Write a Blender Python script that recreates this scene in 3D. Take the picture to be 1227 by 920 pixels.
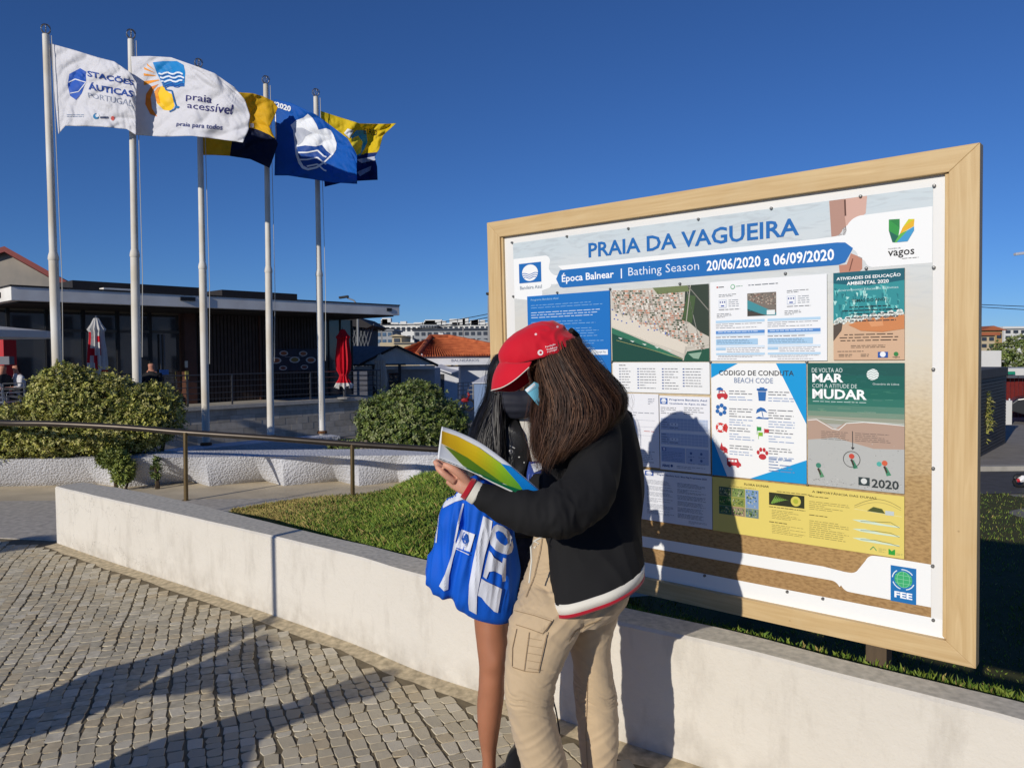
import bpy, bmesh, math, random
import numpy as np
from mathutils import Vector, Matrix, noise
from mathutils.bvhtree import BVHTree
rnd = random.Random(7)
for o in list(bpy.data.objects): bpy.data.objects.remove(o)
S = bpy.context.scene
COL = S.collection
PI = math.pi

# ---------------------------------------------------------------- camera, sky, sun, exposure
FPX, CX, CY = 921.0, 613.5, 460.0
PITCH, ROLL, EYE = math.radians(2.2), math.radians(0.56), 1.6
_r = Vector((1, 0, 0)); _u = Vector((0, math.sin(PITCH), math.cos(PITCH))); FW = Vector((0, math.cos(PITCH), -math.sin(PITCH)))
CR = _r*math.cos(ROLL) - _u*math.sin(ROLL); CU = _u*math.cos(ROLL) + _r*math.sin(ROLL)
CAM = Vector((0, 0, EYE))
cd = bpy.data.cameras.new('camera'); cam = bpy.data.objects.new('camera', cd); COL.objects.link(cam)
cam.matrix_world = Matrix(((CR.x, CU.x, -FW.x, 0), (CR.y, CU.y, -FW.y, 0), (CR.z, CU.z, -FW.z, EYE), (0, 0, 0, 1)))
cd.sensor_width = 36; cd.lens = FPX*36/1227.0; cd.clip_end = 5000; cd.clip_start = 0.05
S.camera = cam
def ray(px, py): return (FW + CR*((px-CX)/FPX) - CU*((py-CY)/FPX))
def at(px, py, Y):                       # point seen at a pixel of the photograph, Y metres ahead
    d = ray(px, py); return CAM + d*(Y/d.y)
def atz(px, py, z):
    d = ray(px, py); return CAM + d*((z-EYE)/d.z)

SUN_AZ, SUN_EL = math.radians(36), math.radians(19.5)   # the light travels towards this azimuth (from +y to +x)
LDIR = Vector((math.sin(SUN_AZ)*math.cos(SUN_EL), math.cos(SUN_AZ)*math.cos(SUN_EL), -math.sin(SUN_EL)))
sd = bpy.data.lights.new('sun', 'SUN'); sd.energy = 3.5; sd.angle = math.radians(0.53); sd.color = (1.0, 0.93, 0.82)
so = bpy.data.objects.new('sun', sd); COL.objects.link(so); so.rotation_euler = LDIR.to_track_quat('-Z', 'Y').to_euler()
W = bpy.data.worlds.new('World'); S.world = W; W.use_nodes = True
wn = W.node_tree; wn.nodes.clear()
sky = wn.nodes.new('ShaderNodeTexSky'); sky.sky_type = 'NISHITA'; sky.sun_disc = False
sky.sun_elevation = SUN_EL; sky.sun_rotation = PI + SUN_AZ; sky.altitude = 0; sky.air_density = 0.8; sky.dust_density = 0.0; sky.ozone_density = 8.0
hs = wn.nodes.new('ShaderNodeMix'); hs.data_type = 'RGBA'; hs.blend_type = 'MULTIPLY'; hs.inputs[0].default_value = 1; hs.inputs[7].default_value = (.72, .80, .95, 1)
bg = wn.nodes.new('ShaderNodeBackground'); bg.inputs['Strength'].default_value = 0.088
ow = wn.nodes.new('ShaderNodeOutputWorld')
wn.links.new(sky.outputs[0], hs.inputs[6]); wn.links.new(hs.outputs[2], bg.inputs[0]); wn.links.new(bg.outputs[0], ow.inputs[0])
S.view_settings.view_transform = 'Standard'; S.view_settings.look = 'None'; S.view_settings.exposure = 0.0; S.view_settings.gamma = 1
S.render.engine = 'CYCLES'

# ---------------------------------------------------------------- helpers
def lin(c):
    c /= 255.0
    return c/12.92 if c <= 0.04045 else ((c+0.055)/1.055)**2.4
def rgb(r, g, b, k=1.0): return (lin(r)*k, lin(g)*k, lin(b)*k, 1)
_M = {}
def mat(name, col, rough=0.8, var=0.12, scale=8.0, bump=0.0, bscale=40.0, metal=0.0, spec=0.3, col2=None, stretch=(1, 1, 1), sheen=0.0, trans=0.0, detail=6.0):
    if name in _M: return _M[name]
    m = bpy.data.materials.new(name); m.use_nodes = True; nt = m.node_tree; N = nt.nodes; L = nt.links
    b = N['Principled BSDF']; b.inputs['Roughness'].default_value = rough; b.inputs['Metallic'].default_value = metal
    b.inputs['Specular IOR Level'].default_value = spec
    if sheen: b.inputs['Sheen Weight'].default_value = sheen
    if trans: b.inputs['Subsurface Weight'].default_value = trans
    if len(col) == 3: col = (*col, 1)
    tc = N.new('ShaderNodeTexCoord'); mp = N.new('ShaderNodeMapping'); mp.inputs['Scale'].default_value = stretch
    L.new(tc.outputs['Object'], mp.inputs[0])
    if var > 0 or col2:
        n = N.new('ShaderNodeTexNoise'); n.inputs['Scale'].default_value = scale; n.inputs['Detail'].default_value = detail
        L.new(mp.outputs[0], n.inputs[0])
        cr = N.new('ShaderNodeValToRGB'); e = cr.color_ramp.elements; e[0].position = 0.32; e[1].position = 0.68
        if col2 is None:
            e[0].color = (col[0]*(1-var), col[1]*(1-var), col[2]*(1-var), 1); e[1].color = (min(1, col[0]*(1+var)), min(1, col[1]*(1+var)), min(1, col[2]*(1+var)), 1)
        else:
            e[0].color = col; e[1].color = (*col2[:3], 1)
        L.new(n.outputs['Fac'], cr.inputs[0]); L.new(cr.outputs[0], b.inputs['Base Color'])
    else: b.inputs['Base Color'].default_value = col
    if bump > 0:
        n2 = N.new('ShaderNodeTexNoise'); n2.inputs['Scale'].default_value = bscale; n2.inputs['Detail'].default_value = 5
        L.new(mp.outputs[0], n2.inputs[0])
        bp = N.new('ShaderNodeBump'); bp.inputs['Strength'].default_value = bump; bp.inputs['Distance'].default_value = 0.1/bscale
        L.new(n2.outputs['Fac'], bp.inputs['Height']); L.new(bp.outputs[0], b.inputs['Normal'])
    _M[name] = m; return m
def flat(c, rough=0.55):                 # plain printed ink
    c = tuple(round(x) for x in c); k = 'ink_%d_%d_%d' % c
    if k in _M: return _M[k]
    m = bpy.data.materials.new(k); m.use_nodes = True; b = m.node_tree.nodes['Principled BSDF']
    b.inputs['Base Color'].default_value = rgb(*c); b.inputs['Roughness'].default_value = rough; b.inputs['Specular IOR Level'].default_value = 0.25
    _M[k] = m; return m
def tag(o, label=None, cat=None, group=None, kind=None):
    if label: o['label'] = label
    if cat: o['category'] = cat
    if group: o['group'] = group
    if kind: o['kind'] = kind
    return o
def empty(name, loc, label=None, cat=None, group=None):
    o = bpy.data.objects.new(name, None); COL.objects.link(o); o.location = loc; o.empty_display_size = 0.1
    return tag(o, label, cat, group)
def link(name, me, parent=None, smooth=False):
    o = bpy.data.objects.new(name, me); COL.objects.link(o)
    if parent is not None:
        o.parent = parent; o.matrix_parent_inverse = world(parent).inverted()
    if smooth: me.shade_smooth()
    return o
def world(o):
    m = Matrix.LocRotScale(o.location, o.rotation_euler, o.scale)
    return world(o.parent) @ o.matrix_parent_inverse @ m if o.parent else m
class MB:                                # collects shapes, becomes ONE mesh
    def __init__(s): s.v = []; s.f = []; s.m = []; s.mats = []
    def mi(s, m):
        if m not in s.mats: s.mats.append(m)
        return s.mats.index(m)
    def add(s, vs, fs, m):
        o = len(s.v); s.v += [tuple(v) for v in vs]; k = s.mi(m)
        for f in fs: s.f.append([i+o for i in f]); s.m.append(k)
        return s
    def obox(s, c, ex, ey, ez, m):       # box from centre and three half-axis vectors
        c = Vector(c); ex = Vector(ex); ey = Vector(ey); ez = Vector(ez)
        vs = [c+ex*a+ey*b+ez*d for d in (-1, 1) for b in (-1, 1) for a in (-1, 1)]
        return s.add(vs, [(0, 2, 3, 1), (4, 5, 7, 6), (0, 1, 5, 4), (2, 6, 7, 3), (0, 4, 6, 2), (1, 3, 7, 5)], m)
    def box(s, x0, x1, y0, y1, z0, z1, m):
        return s.obox(((x0+x1)/2, (y0+y1)/2, (z0+z1)/2), ((x1-x0)/2, 0, 0), (0, (y1-y0)/2, 0), (0, 0, (z1-z0)/2), m)
    def tube(s, pts, r, m, n=10, cap=True):
        pts = [Vector(p) for p in pts]; rs = r if isinstance(r, (list, tuple)) else [r]*len(pts)
        vs = []; up = Vector((0.03, 0.02, 1))
        for i, p in enumerate(pts):
            t = (pts[min(i+1, len(pts)-1)]-pts[max(i-1, 0)]).normalized()
            a = t.cross(up if abs(t.z) < 0.95 else Vector((1, 0, 0))).normalized(); b = t.cross(a)
            for k in range(n):
                w = 2*PI*k/n; vs.append(p+(a*math.cos(w)+b*math.sin(w))*rs[i])
        fs = [(i*n+k, i*n+(k+1) % n, (i+1)*n+(k+1) % n, (i+1)*n+k) for i in range(len(pts)-1) for k in range(n)]
        if cap: fs += [tuple(range(n))[::-1], tuple(range((len(pts)-1)*n, len(pts)*n))]
        return s.add(vs, fs, m)
    def lathe(s, c, prof, m, n=20, ax=(0, 0, 1)):
        c = Vector(c); q = Vector((0, 0, 1)).rotation_difference(Vector(ax).normalized())
        vs = []
        for r, z in prof:
            for k in range(n):
                w = 2*PI*k/n; vs.append(c + q @ Vector((r*math.cos(w), r*math.sin(w), z)))
        fs = [(i*n+k, i*n+(k+1) % n, (i+1)*n+(k+1) % n, (i+1)*n+k) for i in range(len(prof)-1) for k in range(n)]
        return s.add(vs, fs, m)
    def prism(s, poly, off, m):          # polygon (3D points) extruded by a vector
        n = len(poly); off = Vector(off); vs = [Vector(p) for p in poly]+[Vector(p)+off for p in poly]
        fs = [tuple(range(n))[::-1], tuple(range(n, 2*n))]+[(i, (i+1) % n, n+(i+1) % n, n+i) for i in range(n)]
        return s.add(vs, fs, m)
    def build(s, name, parent=None, smooth=False, label=None, cat=None, group=None, kind=None, bevel=0):
        me = bpy.data.meshes.new(name); me.from_pydata(s.v, [], s.f)
        for m in s.mats: me.materials.append(m)
        me.polygons.foreach_set('material_index', s.m); me.update()
        if bevel or True:
            bm = bmesh.new(); bm.from_mesh(me); bmesh.ops.recalc_face_normals(bm, faces=bm.faces)
            if bevel: bmesh.ops.bevel(bm, geom=[e for e in bm.edges if e.is_manifold and e.calc_face_angle(0) > 0.5], offset=bevel, segments=2, affect='EDGES', profile=0.6)
            bm.to_mesh(me); bm.free()
        o = link(name, me, parent, smooth)
        if smooth and smooth != 'all':
            me.set_sharp_from_angle(angle=math.radians(40))
        return tag(o, label, cat, group, kind)
def npmesh(name, V, F, mats, mi=None, parent=None, smooth=False, attr=None, **kw):
    """fast mesh from arrays; F is (n,k)"""
    me = bpy.data.meshes.new(name); V = np.asarray(V, np.float32); F = np.asarray(F, np.int32); n, k = F.shape
    me.vertices.add(len(V)); me.vertices.foreach_set('co', V.ravel())
    me.loops.add(n*k); me.loops.foreach_set('vertex_index', F.ravel())
    me.polygons.add(n); me.polygons.foreach_set('loop_start', np.arange(n, dtype=np.int32)*k)
    for m in mats: me.materials.append(m)
    if mi is not None: me.polygons.foreach_set('material_index', np.asarray(mi, np.int32))
    me.update(calc_edges=True)
    if not smooth: me.shade_flat()
    o = link(name, me, parent, smooth)
    return tag(o, kw.get('label'), kw.get('cat'), kw.get('group'), kw.get('kind'))

# ---------------------------------------------------------------- flat print: polygons and lettering in 2D, laid on any surface
_T = {}
def glyphs(txt, bold=0.0, sx=1.0):
    k = (txt, bold)
    if k not in _T:
        cu = bpy.data.curves.new('t', 'FONT'); cu.body = txt; cu.resolution_u = 2; cu.offset = bold; cu.fill_mode = 'FRONT'
        o = bpy.data.objects.new('t', cu); COL.objects.link(o)
        dg = bpy.context.evaluated_depsgraph_get(); me = bpy.data.meshes.new_from_object(o.evaluated_get(dg))
        me.calc_loop_triangles()
        V = np.array([v.co[:2] for v in me.vertices]); T = [tuple(t.vertices) for t in me.loop_triangles]
        bpy.data.objects.remove(o); bpy.data.meshes.remove(me); bpy.data.curves.remove(cu)
        mn, mx = V.min(0), V.max(0)
        _T[k] = ((V-mn)/(mx-mn), T, (mx-mn)[0]/(mx-mn)[1])
    return _T[k]
class Print:
    def __init__(s): s.items = []
    def poly(s, pts, c, layer=0):
        s.items.append(([tuple(p) for p in pts], [tuple(range(len(pts)))], c, layer)); return s
    def rect(s, x0, y0, x1, y1, c, layer=0): return s.poly([(x0, y0), (x1, y0), (x1, y1), (x0, y1)], c, layer)
    def disc(s, x, y, rx, ry, c, layer=0, n=20, a0=0, a1=2*PI):
        return s.poly([(x+rx*math.cos(a0+(a1-a0)*i/n), y+ry*math.sin(a0+(a1-a0)*i/n)) for i in range(n if a1-a0 > 6.28 else n+1)], c, layer)
    def line(s, pts, w, c, layer=0):
        for a, b in zip(pts, pts[1:]):
            dx, dy = b[0]-a[0], b[1]-a[1]; l = math.hypot(dx, dy) or 1; nx, ny = -dy/l*w/2, dx/l*w/2
            s.poly([(a[0]-nx, a[1]-ny), (b[0]-nx, b[1]-ny), (b[0]+nx, b[1]+ny), (a[0]+nx, a[1]+ny)], c, layer)
        return s
    def text(s, t, quad, c, layer=1, bold=0.0):    # quad = bottom-left, bottom-right, top-right, top-left of the lettering
        V, T, _ = glyphs(t, bold); a, b, c2, d = [np.array(q, float) for q in quad]
        P = [tuple(a*(1-u)*(1-v)+b*u*(1-v)+c2*u*v+d*(1-u)*v) for u, v in V]
        s.items.append((P, T, c, layer)); return s
    def tbox(s, t, x0, y0, x1, y1, c, layer=1, bold=0.0):
        return s.text(t, [(x0, y0), (x1, y0), (x1, y1), (x0, y1)], c, layer, bold)
    def words(s, x0, y0, x1, y1, n, c, layer=1, fill=0.55, seed=1, center=False, gap=0.0):   # y0 is the top, lines run towards y1; text too small to read
        r = random.Random(seed); dy = (y1-y0)/n
        for i in range(n):
            if gap and r.random() < gap: continue
            full = x1-x0; w = full*(r.uniform(0.82, 1.0) if r.random() < 0.75 else r.uniform(0.3, 0.8))
            xa = x0+(full-w)/2 if center else x0; x = xa; yy = y0+dy*(i+0.2)
            while x < xa+w:
                l = abs(dy)*r.uniform(1.0, 3.6); xe = min(x+l, xa+w)
                s.rect(x, yy, xe, yy+dy*fill*.62, c, layer); x = xe+abs(dy)*0.5
        return s
    def build(s, name, fn, parent, step=None, **kw):
        V = []; Fs = []; M = []; mats = []
        for P, T, c, layer in s.items:
            m = flat(c) if not isinstance(c, bpy.types.Material) else c
            if m not in mats: mats.append(m)
            if step:
                bm = bmesh.new(); vs = [bm.verts.new((p[0], p[1], 0)) for p in P]
                for t in T:
                    try: bm.faces.new([vs[i] for i in t])
                    except ValueError: pass
                bmesh.ops.triangulate(bm, faces=bm.faces)
                for _ in range(6):
                    es = [e for e in bm.edges if e.calc_length() > step]
                    if not es: break
                    bmesh.ops.subdivide_edges(bm, edges=es, cuts=1); bmesh.ops.triangulate(bm, faces=[f for f in bm.faces if len(f.verts) > 3])
                bm.verts.index_update(); P = [(v.co.x, v.co.y) for v in bm.verts]; T = [tuple(v.index for v in f.verts) for f in bm.faces]; bm.free()
            Q = [fn(x, y, layer) for x, y in P]; o = len(V); ok = [q is not None for q in Q]
            V += [tuple(q) if q is not None else (0, 0, 0) for q in Q]
            for t in T:
                if all(ok[i] for i in t): Fs.append([i+o for i in t]); M.append(mats.index(m))
        me = bpy.data.meshes.new(name); me.from_pydata(V, [], Fs)
        for m in mats: me.materials.append(m)
        me.polygons.foreach_set('material_index', M); me.update()
        return tag(link(name, me, parent), **kw)
def drape(ob_or_bvh, eps=0.0015):        # lay print on a curved thing, following the sight line of the photograph
    bvh = ob_or_bvh
    def fn(x, y, layer):
        d = ray(x, y).normalized(); h, n, i, dist = bvh.ray_cast(CAM, d)
        if h is None: return None
        if n.dot(d) > 0: n = -n
        return h-d*(eps*(2+layer))
    return fn
def bvh_of(me, M=None):
    me.calc_loop_triangles(); M = M or Matrix()
    return BVHTree.FromPolygons([M @ v.co for v in me.vertices], [tuple(t.vertices) for t in me.loop_triangles])
# ---------------------------------------------------------------- ground, pavement, walls, lawn
M_earth = mat('dry_earth', rgb(150, 136, 108, .6), .95, .25, 14, .4, 60)
M_street = mat('street_paving', rgb(140, 136, 130, .8), .9, .12, 3, .2, 30)
M_asph = mat('asphalt', (0.075, 0.075, 0.08), .9, .15, 5, .3, 90)
M_slab = mat('path_concrete', rgb(196, 182, 156, 1.0), .9, .14, 2.5, .35, 90)
M_granite = mat('granite_band', rgb(196, 188, 174, .85), .85, .2, 16, .15, 60)

def sheet(name, pts, mm, kind='structure', **kw):
    b = MB(); b.add(pts, [tuple(range(len(pts)))], mm); return b.build(name, kind=kind, **kw)
# far ground runs to the horizon, a metre below the plaza
g = MB(); g.add([(-1500, 11.2, -1.05), (1500, 11.2, -1.05), (1500, 3000, -1.05), (-1500, 3000, -1.05)], [(0, 1, 2, 3)], M_street); 
g.add([(14, -60, -1.05), (1500, -60, -1.05), (1500, 11.2, -1.05), (14, 11.2, -1.05)], [(0, 1, 2, 3)], M_street)
g.build('ground', kind='structure')
bed = sheet('pavement', [(-30, -20, -.0038), (2.5, -20, -.0038), (2.6, .9, -.0038), (.2, 3.45, -.0038), (-1.6, 5.0, -.0038), (-3.9, 6.85, -.0038), (-3.6, 8.55, -.0038), (-30, 8.9, -.0038)], M_earth)
sheet('path', [(-30, 8.62, -.003), (-6.5, 8.62, -.003), (-2.2, 5.5, -.003), (-.9, 4.6, -.003), (1.5, 5.2, -.01), (1.5, 10.9, -.003), (-30, 10.9, -.003)], M_slab)
bandb = MB(); bandb.prism([(-9, 8.6, -.02), (-9, 7.4, -.02), (-5.4, 7.0, -.02), (-3.95, 6.7, -.02), (-3.3, 6.45, -.02), (-2.2, 5.55, -.02), (-2.0, 6.4, -.02), (-2.6, 8.0, -.02), (-1.2, 8.55, -.02), (-1.2, 8.62, -.02), (-9, 8.62, -.02)], (0, 0, .024), M_granite)
bandb.build('granite_path', kind='structure')
# the end of the raised plaza, a bank down to the street
g = MB(); g.add([(-30, 10.9, -.003), (1.5, 10.9, -.003), (1.5, 12.5, -1.05), (-30, 12.5, -1.05)], [(0, 1, 2, 3)], M_earth); g.build('bank', kind='structure')

# low white wall: front line and back line measured along its curve
WF = [(-3.96, 6.61), (-3.22, 6.02), (-2.22, 5.26), (-1.50, 4.70), (-.90, 4.21), (-.44, 3.79), (.03, 3.44), (.43, 3.11), (.68, 2.93), (.98, 2.69), (1.25, 2.46), (1.53, 2.21), (2.2, 1.55), (3.2, .4), (4.2, -.9)]
WB = [(-3.84, 6.84), (-2.98, 6.24), (-1.92, 5.35), (-1.36, 4.87), (-.88, 4.46), (-.44, 4.08), (.05, 3.66), (.47, 3.31), (.78, 3.08), (1.08, 2.81), (1.35, 2.57), (1.64, 2.32), (2.34, 1.66), (3.36, .5), (4.36, -.8)]
def dense(L, n=6):
    out = []
    for i in range(len(L)-1):
        p0 = L[max(i-1, 0)]; p1 = L[i]; p2 = L[i+1]; p3 = L[min(i+2, len(L)-1)]
        for k in range(n):
            t = k/n
            out.append(tuple(0.5*((2*p1[j])+(-p0[j]+p2[j])*t+(2*p0[j]-5*p1[j]+4*p2[j]-p3[j])*t*t+(-p0[j]+3*p1[j]-3*p2[j]+p3[j])*t**3) for j in range(len(p0))))
    out.append(tuple(L[-1])); return out
def stucco(name, base, dirt, amount=0.5):
    m = bpy.data.materials.new(name); m.use_nodes = True; nt = m.node_tree; N = nt.nodes; L = nt.links; b = N['Principled BSDF']
    b.inputs['Roughness'].default_value = .9; b.inputs['Specular IOR Level'].default_value = .15
    tc = N.new('ShaderNodeTexCoord')
    def noi(sc, det=6, st=None, rough=.6):
        n = N.new('ShaderNodeTexNoise'); n.inputs['Scale'].default_value = sc; n.inputs['Detail'].default_value = det; n.inputs['Roughness'].default_value = rough
        if st:
            mp = N.new('ShaderNodeMapping'); mp.inputs['Scale'].default_value = st; L.new(tc.outputs['Object'], mp.inputs[0]); L.new(mp.outputs[0], n.inputs[0])
        else: L.new(tc.outputs['Object'], n.inputs[0])
        return n
    def ramp(src, p0, p1):
        r = N.new('ShaderNodeMapRange'); r.inputs[1].default_value = p0; r.inputs[2].default_value = p1; L.new(src, r.inputs[0]); return r.outputs[0]
    def mix(f, a, c):
        x = N.new('ShaderNodeMix'); x.data_type = 'RGBA'
        L.new(f, x.inputs[0])
        for k, s in ((6, a), (7, c)):
            if isinstance(s, tuple): x.inputs[k].default_value = s
            else: L.new(s, x.inputs[k])
        return x.outputs[2]
    def mul(a, k):
        x = N.new('ShaderNodeMath'); x.operation = 'MULTIPLY'; L.new(a, x.inputs[0])
        if isinstance(k, float): x.inputs[1].default_value = k
        else: L.new(k, x.inputs[1])
        return x.outputs[0]
    n1 = noi(1.1, 5); n2 = noi(7, 8, (1, 1, .3), .7); n3 = noi(90, 3)
    c = mix(mul(ramp(n1.outputs[0], .42, .7), amount*.7), base, tuple(base[i]*.6+dirt[i]*.4 for i in range(3))+(1,))
    c = mix(mul(ramp(n2.outputs[0], .5, .8), amount), c, dirt)
    # dirt splashed up from the ground
    sx = N.new('ShaderNodeSeparateXYZ'); L.new(tc.outputs['Object'], sx.inputs[0])
    g = ramp(sx.outputs[2], .16, .0); n4 = noi(9, 5); c = mix(mul(mul(g, ramp(n4.outputs[0], .35, .7)), .55), c, dirt)
    v = N.new('ShaderNodeTexVoronoi'); v.feature = 'DISTANCE_TO_EDGE'; v.inputs['Scale'].default_value = 3.2
    dis = noi(3.5, 6); mp = N.new('ShaderNodeVectorMath'); mp.operation = 'MULTIPLY_ADD'; mp.inputs[1].default_value = (.45, .45, .45); L.new(dis.outputs['Color'], mp.inputs[0]); L.new(tc.outputs['Object'], mp.inputs[2]); L.new(mp.outputs[0], v.inputs['Vector'])
    lf = ramp(sx.outputs[0], -1.9, -3.2); cr = ramp(v.outputs['Distance'], .006, 0.0)
    c = mix(mul(mul(cr, lf), .55), c, (dirt[0]*.5, dirt[1]*.5, dirt[2]*.5, 1))
    L.new(c, b.inputs['Base Color'])
    bp = N.new('ShaderNodeBump'); bp.inputs['Strength'].default_value = .35; bp.inputs['Distance'].default_value = .004; L.new(n3.outputs[0], bp.inputs['Height'])
    bp2 = N.new('ShaderNodeBump'); bp2.inputs['Strength'].default_value = .5; bp2.inputs['Distance'].default_value = .012; n5 = noi(14, 5); L.new(n5.outputs[0], bp2.inputs['Height']); L.new(bp.outputs[0], bp2.inputs['Normal'])
    L.new(bp2.outputs[0], b.inputs['Normal']); return m
M_stucco = stucco('white_stucco', rgb(238, 232, 220, .80), rgb(160, 150, 134, .75), .42)
M_walltop = mat('weathered_wall_top', rgb(186, 180, 164, .95), .95, .3, 34, .25, 90, col2=rgb(216, 208, 190, 1.0))
def ribbon_wall(name, F, B, ztop, zbot, label, batter=.0, jig=0.004):
    F = dense(F); B = dense(B); n = len(F); vs = []; fs = []; mi = []
    jr = random.Random(3)
    for i in range(n):
        j = noise.noise(Vector((F[i][0]*3, F[i][1]*3, 0)))*jig
        f = F[i]; b_ = B[i]; bv = .012
        d = Vector((b_[0]-f[0], b_[1]-f[1])).normalized()
        vs += [(f[0], f[1], zbot), (f[0], f[1], ztop-bv+j), (f[0]+d.x*bv, f[1]+d.y*bv, ztop+j), (b_[0]-d.x*bv, b_[1]-d.y*bv, ztop+j), (b_[0], b_[1], ztop-bv+j), (b_[0], b_[1], zbot)]
    for i in range(n-1):
        a = i*6; c = a+6
        for k, m in ((0, 0), (1, 0), (2, 1), (3, 1), (4, 0)):
            fs.append((a+k, a+k+1, c+k+1, c+k)); mi.append(m)
    fs += [(0, 1, 2, 3), (0, 3, 4, 5)]; mi += [0, 0]
    me = bpy.data.meshes.new(name); me.from_pydata(vs, [], fs); me.materials.append(M_stucco); me.materials.append(M_walltop); me.polygons.foreach_set('material_index', mi)
    bm = bmesh.new(); bm.from_mesh(me); bmesh.ops.recalc_face_normals(bm, faces=bm.faces); bm.to_mesh(me); bm.free()
    return tag(link(name, me), label, 'wall')
ribbon_wall('low_wall', WF, WB, .5, -.06, 'long curving knee-high white plastered wall between the cobbles and the lawn')

# sandy strip along the foot of the wall
ds = dense(WF); b = MB(); vs = []; 
for i, p in enumerate(ds):
    q = ds[min(i+1, len(ds)-1)]; o = ds[max(i-1, 0)]; t = Vector((q[0]-o[0], q[1]-o[1])).normalized(); nrm = Vector((t.y, -t.x))
    w = .10+.03*noise.noise(Vector((p[0]*5, p[1]*5, 1)))
    vs += [(p[0]-nrm.x*-.0, p[1], .006), (p[0]+nrm.x*-w if False else p[0]-abs(nrm.x)*w, p[1]-abs(nrm.y)*w, -.004)]
b.add(vs, [(2*i, 2*i+1, 2*i+3, 2*i+2) for i in range(len(ds)-1)], mat('sandy_dirt', rgb(196, 180, 148, .95), .95, .3, 25, .8, 80))
tag(b.build('sand_strip', kind='stuff'))

# ---- cobblestones
def stone_mesh(seed):
    r = random.Random(seed); n = 4; ring = []
    cs = [(-.5, -.5), (.5, -.5), (.5, .5), (-.5, .5)]; out = []
    for i in range(4):
        a = cs[i]; c = cs[(i+1) % 4]
        out.append((a[0]+r.uniform(-.05, .05)+(.09*(1 if a[0]<0 else -1) if r.random()<.2 else 0), a[1]+r.uniform(-.05, .05)+(.12*(1 if a[1]<0 else -1) if r.random()<.2 else 0)))
        out.append(((a[0]+c[0])/2+r.uniform(-.05, .05), (a[1]+c[1])/2+r.uniform(-.05, .05)))
    V = []; 
    for k, (s, z) in enumerate(((1.0, -.010), (1.0, -.0016), (.965, .0003))):
        for x, y in out:
            q = .985 if (out.index((x, y)) % 2 == 0) else 1.0
            V.append((x*s*q, y*s*q, z+(r.uniform(-.0006, .0006) if k else 0)))
    V.append((r.uniform(-.1, .1), r.uniform(-.1, .1), .0005))
    F = []
    for k in range(2):
        for i in range(8): F.append((k*8+i, k*8+(i+1) % 8, (k+1)*8+(i+1) % 8)); F.append((k*8+i, (k+1)*8+(i+1) % 8, (k+1)*8+i))
    for i in range(8): F.append((16+i, 16+(i+1) % 8, 24))
    return np.array(V), np.array(F)
stones = [stone_mesh(i) for i in range(10)]
M_stones = [mat('limestone_%d' % i, c, .85, .16, 24, .35, 120, spec=.25) for i, c in enumerate([rgb(214, 202, 174, .86), rgb(206, 194, 166, .86), rgb(220, 210, 186, .88), rgb(198, 188, 164, .86), rgb(208, 192, 160, .86)])]
stone_me = {}
for i, (V, F) in enumerate(stones):
    for k, mm in enumerate(M_stones):
        me = bpy.data.meshes.new('cobble'); me.from_pydata([tuple(v) for v in V], [], [tuple(f) for f in F]); me.materials.append(mm); stone_me[i, k] = me
RD = Vector((-.37, .93)).normalized(); RN = Vector((RD.y, -RD.x))      # the rows run away from us, the rows' across direction
wl = [Vector(p) for p in dense(WF)]
def wall_side(p):
    best = 1e9; sgn = 1
    for a, c in zip(wl, wl[1:]):
        ab = c-a; t = max(0, min(1, (p-a).dot(ab)/ab.length_squared)); q = a+ab*t; d = (p-q).length
        if d < best: best = d; sgn = 1 if ab.x*(p.y-a.y)-ab.y*(p.x-a.x) < 0 else -1
    return best*sgn
st = []; rs = random.Random(11); pitch = .066
for i in range(-104, 88):
    s = rs.uniform(-.1, .1)
    while s < 13:
        L_ = rs.choice((.052, .062, .07, .078, .086, .10))*rs.uniform(.9, 1.1); sc = s+L_/2; s += L_
        wob = .07*noise.noise(Vector((sc*.5, i*.03, 2)))+.02*noise.noise(Vector((sc*2.2, i*.4, 5)))
        p = RN*(i*pitch+wob)+RD*(sc-1.0)
        if p.y < 1.9 or p.y > 8.6 or p.x < -9: continue
        if abs(p.x) > p.y*.70+.25: continue
        if p.y > 7.0+(-5.4-p.x)*.1 - (0 if p.x < -5.4 else (p.x+5.4)*.25): continue
        if p.x > -5 and wall_side(p) < .13: continue
        st.append((p, L_))
st.sort(key=lambda t: t[0].length)
rowang = math.atan2(RD.y, RD.x)
VV = []; FF = []; MI = []; off = 0; cnt = 0
for idx, (p, L_) in enumerate(st):
    k = rs.randrange(10); mk = rs.randrange(5); a = rowang+rs.uniform(-.12, .12); sx = L_*.94; sy = pitch*rs.uniform(.88, .97); z = rs.uniform(-.0009, .0009)
    dd = p.y
    infr = dd > 2.75
    if infr and cnt < 300:
        o = bpy.data.objects.new('cobble', stone_me[k, mk]); COL.objects.link(o); o.location = (p.x, p.y, z); o.rotation_euler = (0, 0, a); o.scale = (sx, sy, 1); o.parent = bed; cnt += 1
    else:
        V, F = stones[k]; c, s_ = math.cos(a), math.sin(a); X = V[:, 0]*sx; Y = V[:, 1]*sy
        VV.append(np.stack([p.x+X*c-Y*s_, p.y+X*s_+Y*c, V[:, 2]+z], 1)); FF.append(F+off); off += len(V); MI += [mk]*len(F)
npmesh('cobbles', np.concatenate(VV), np.concatenate(FF), M_stones, MI, parent=bed, kind='stuff')

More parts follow.
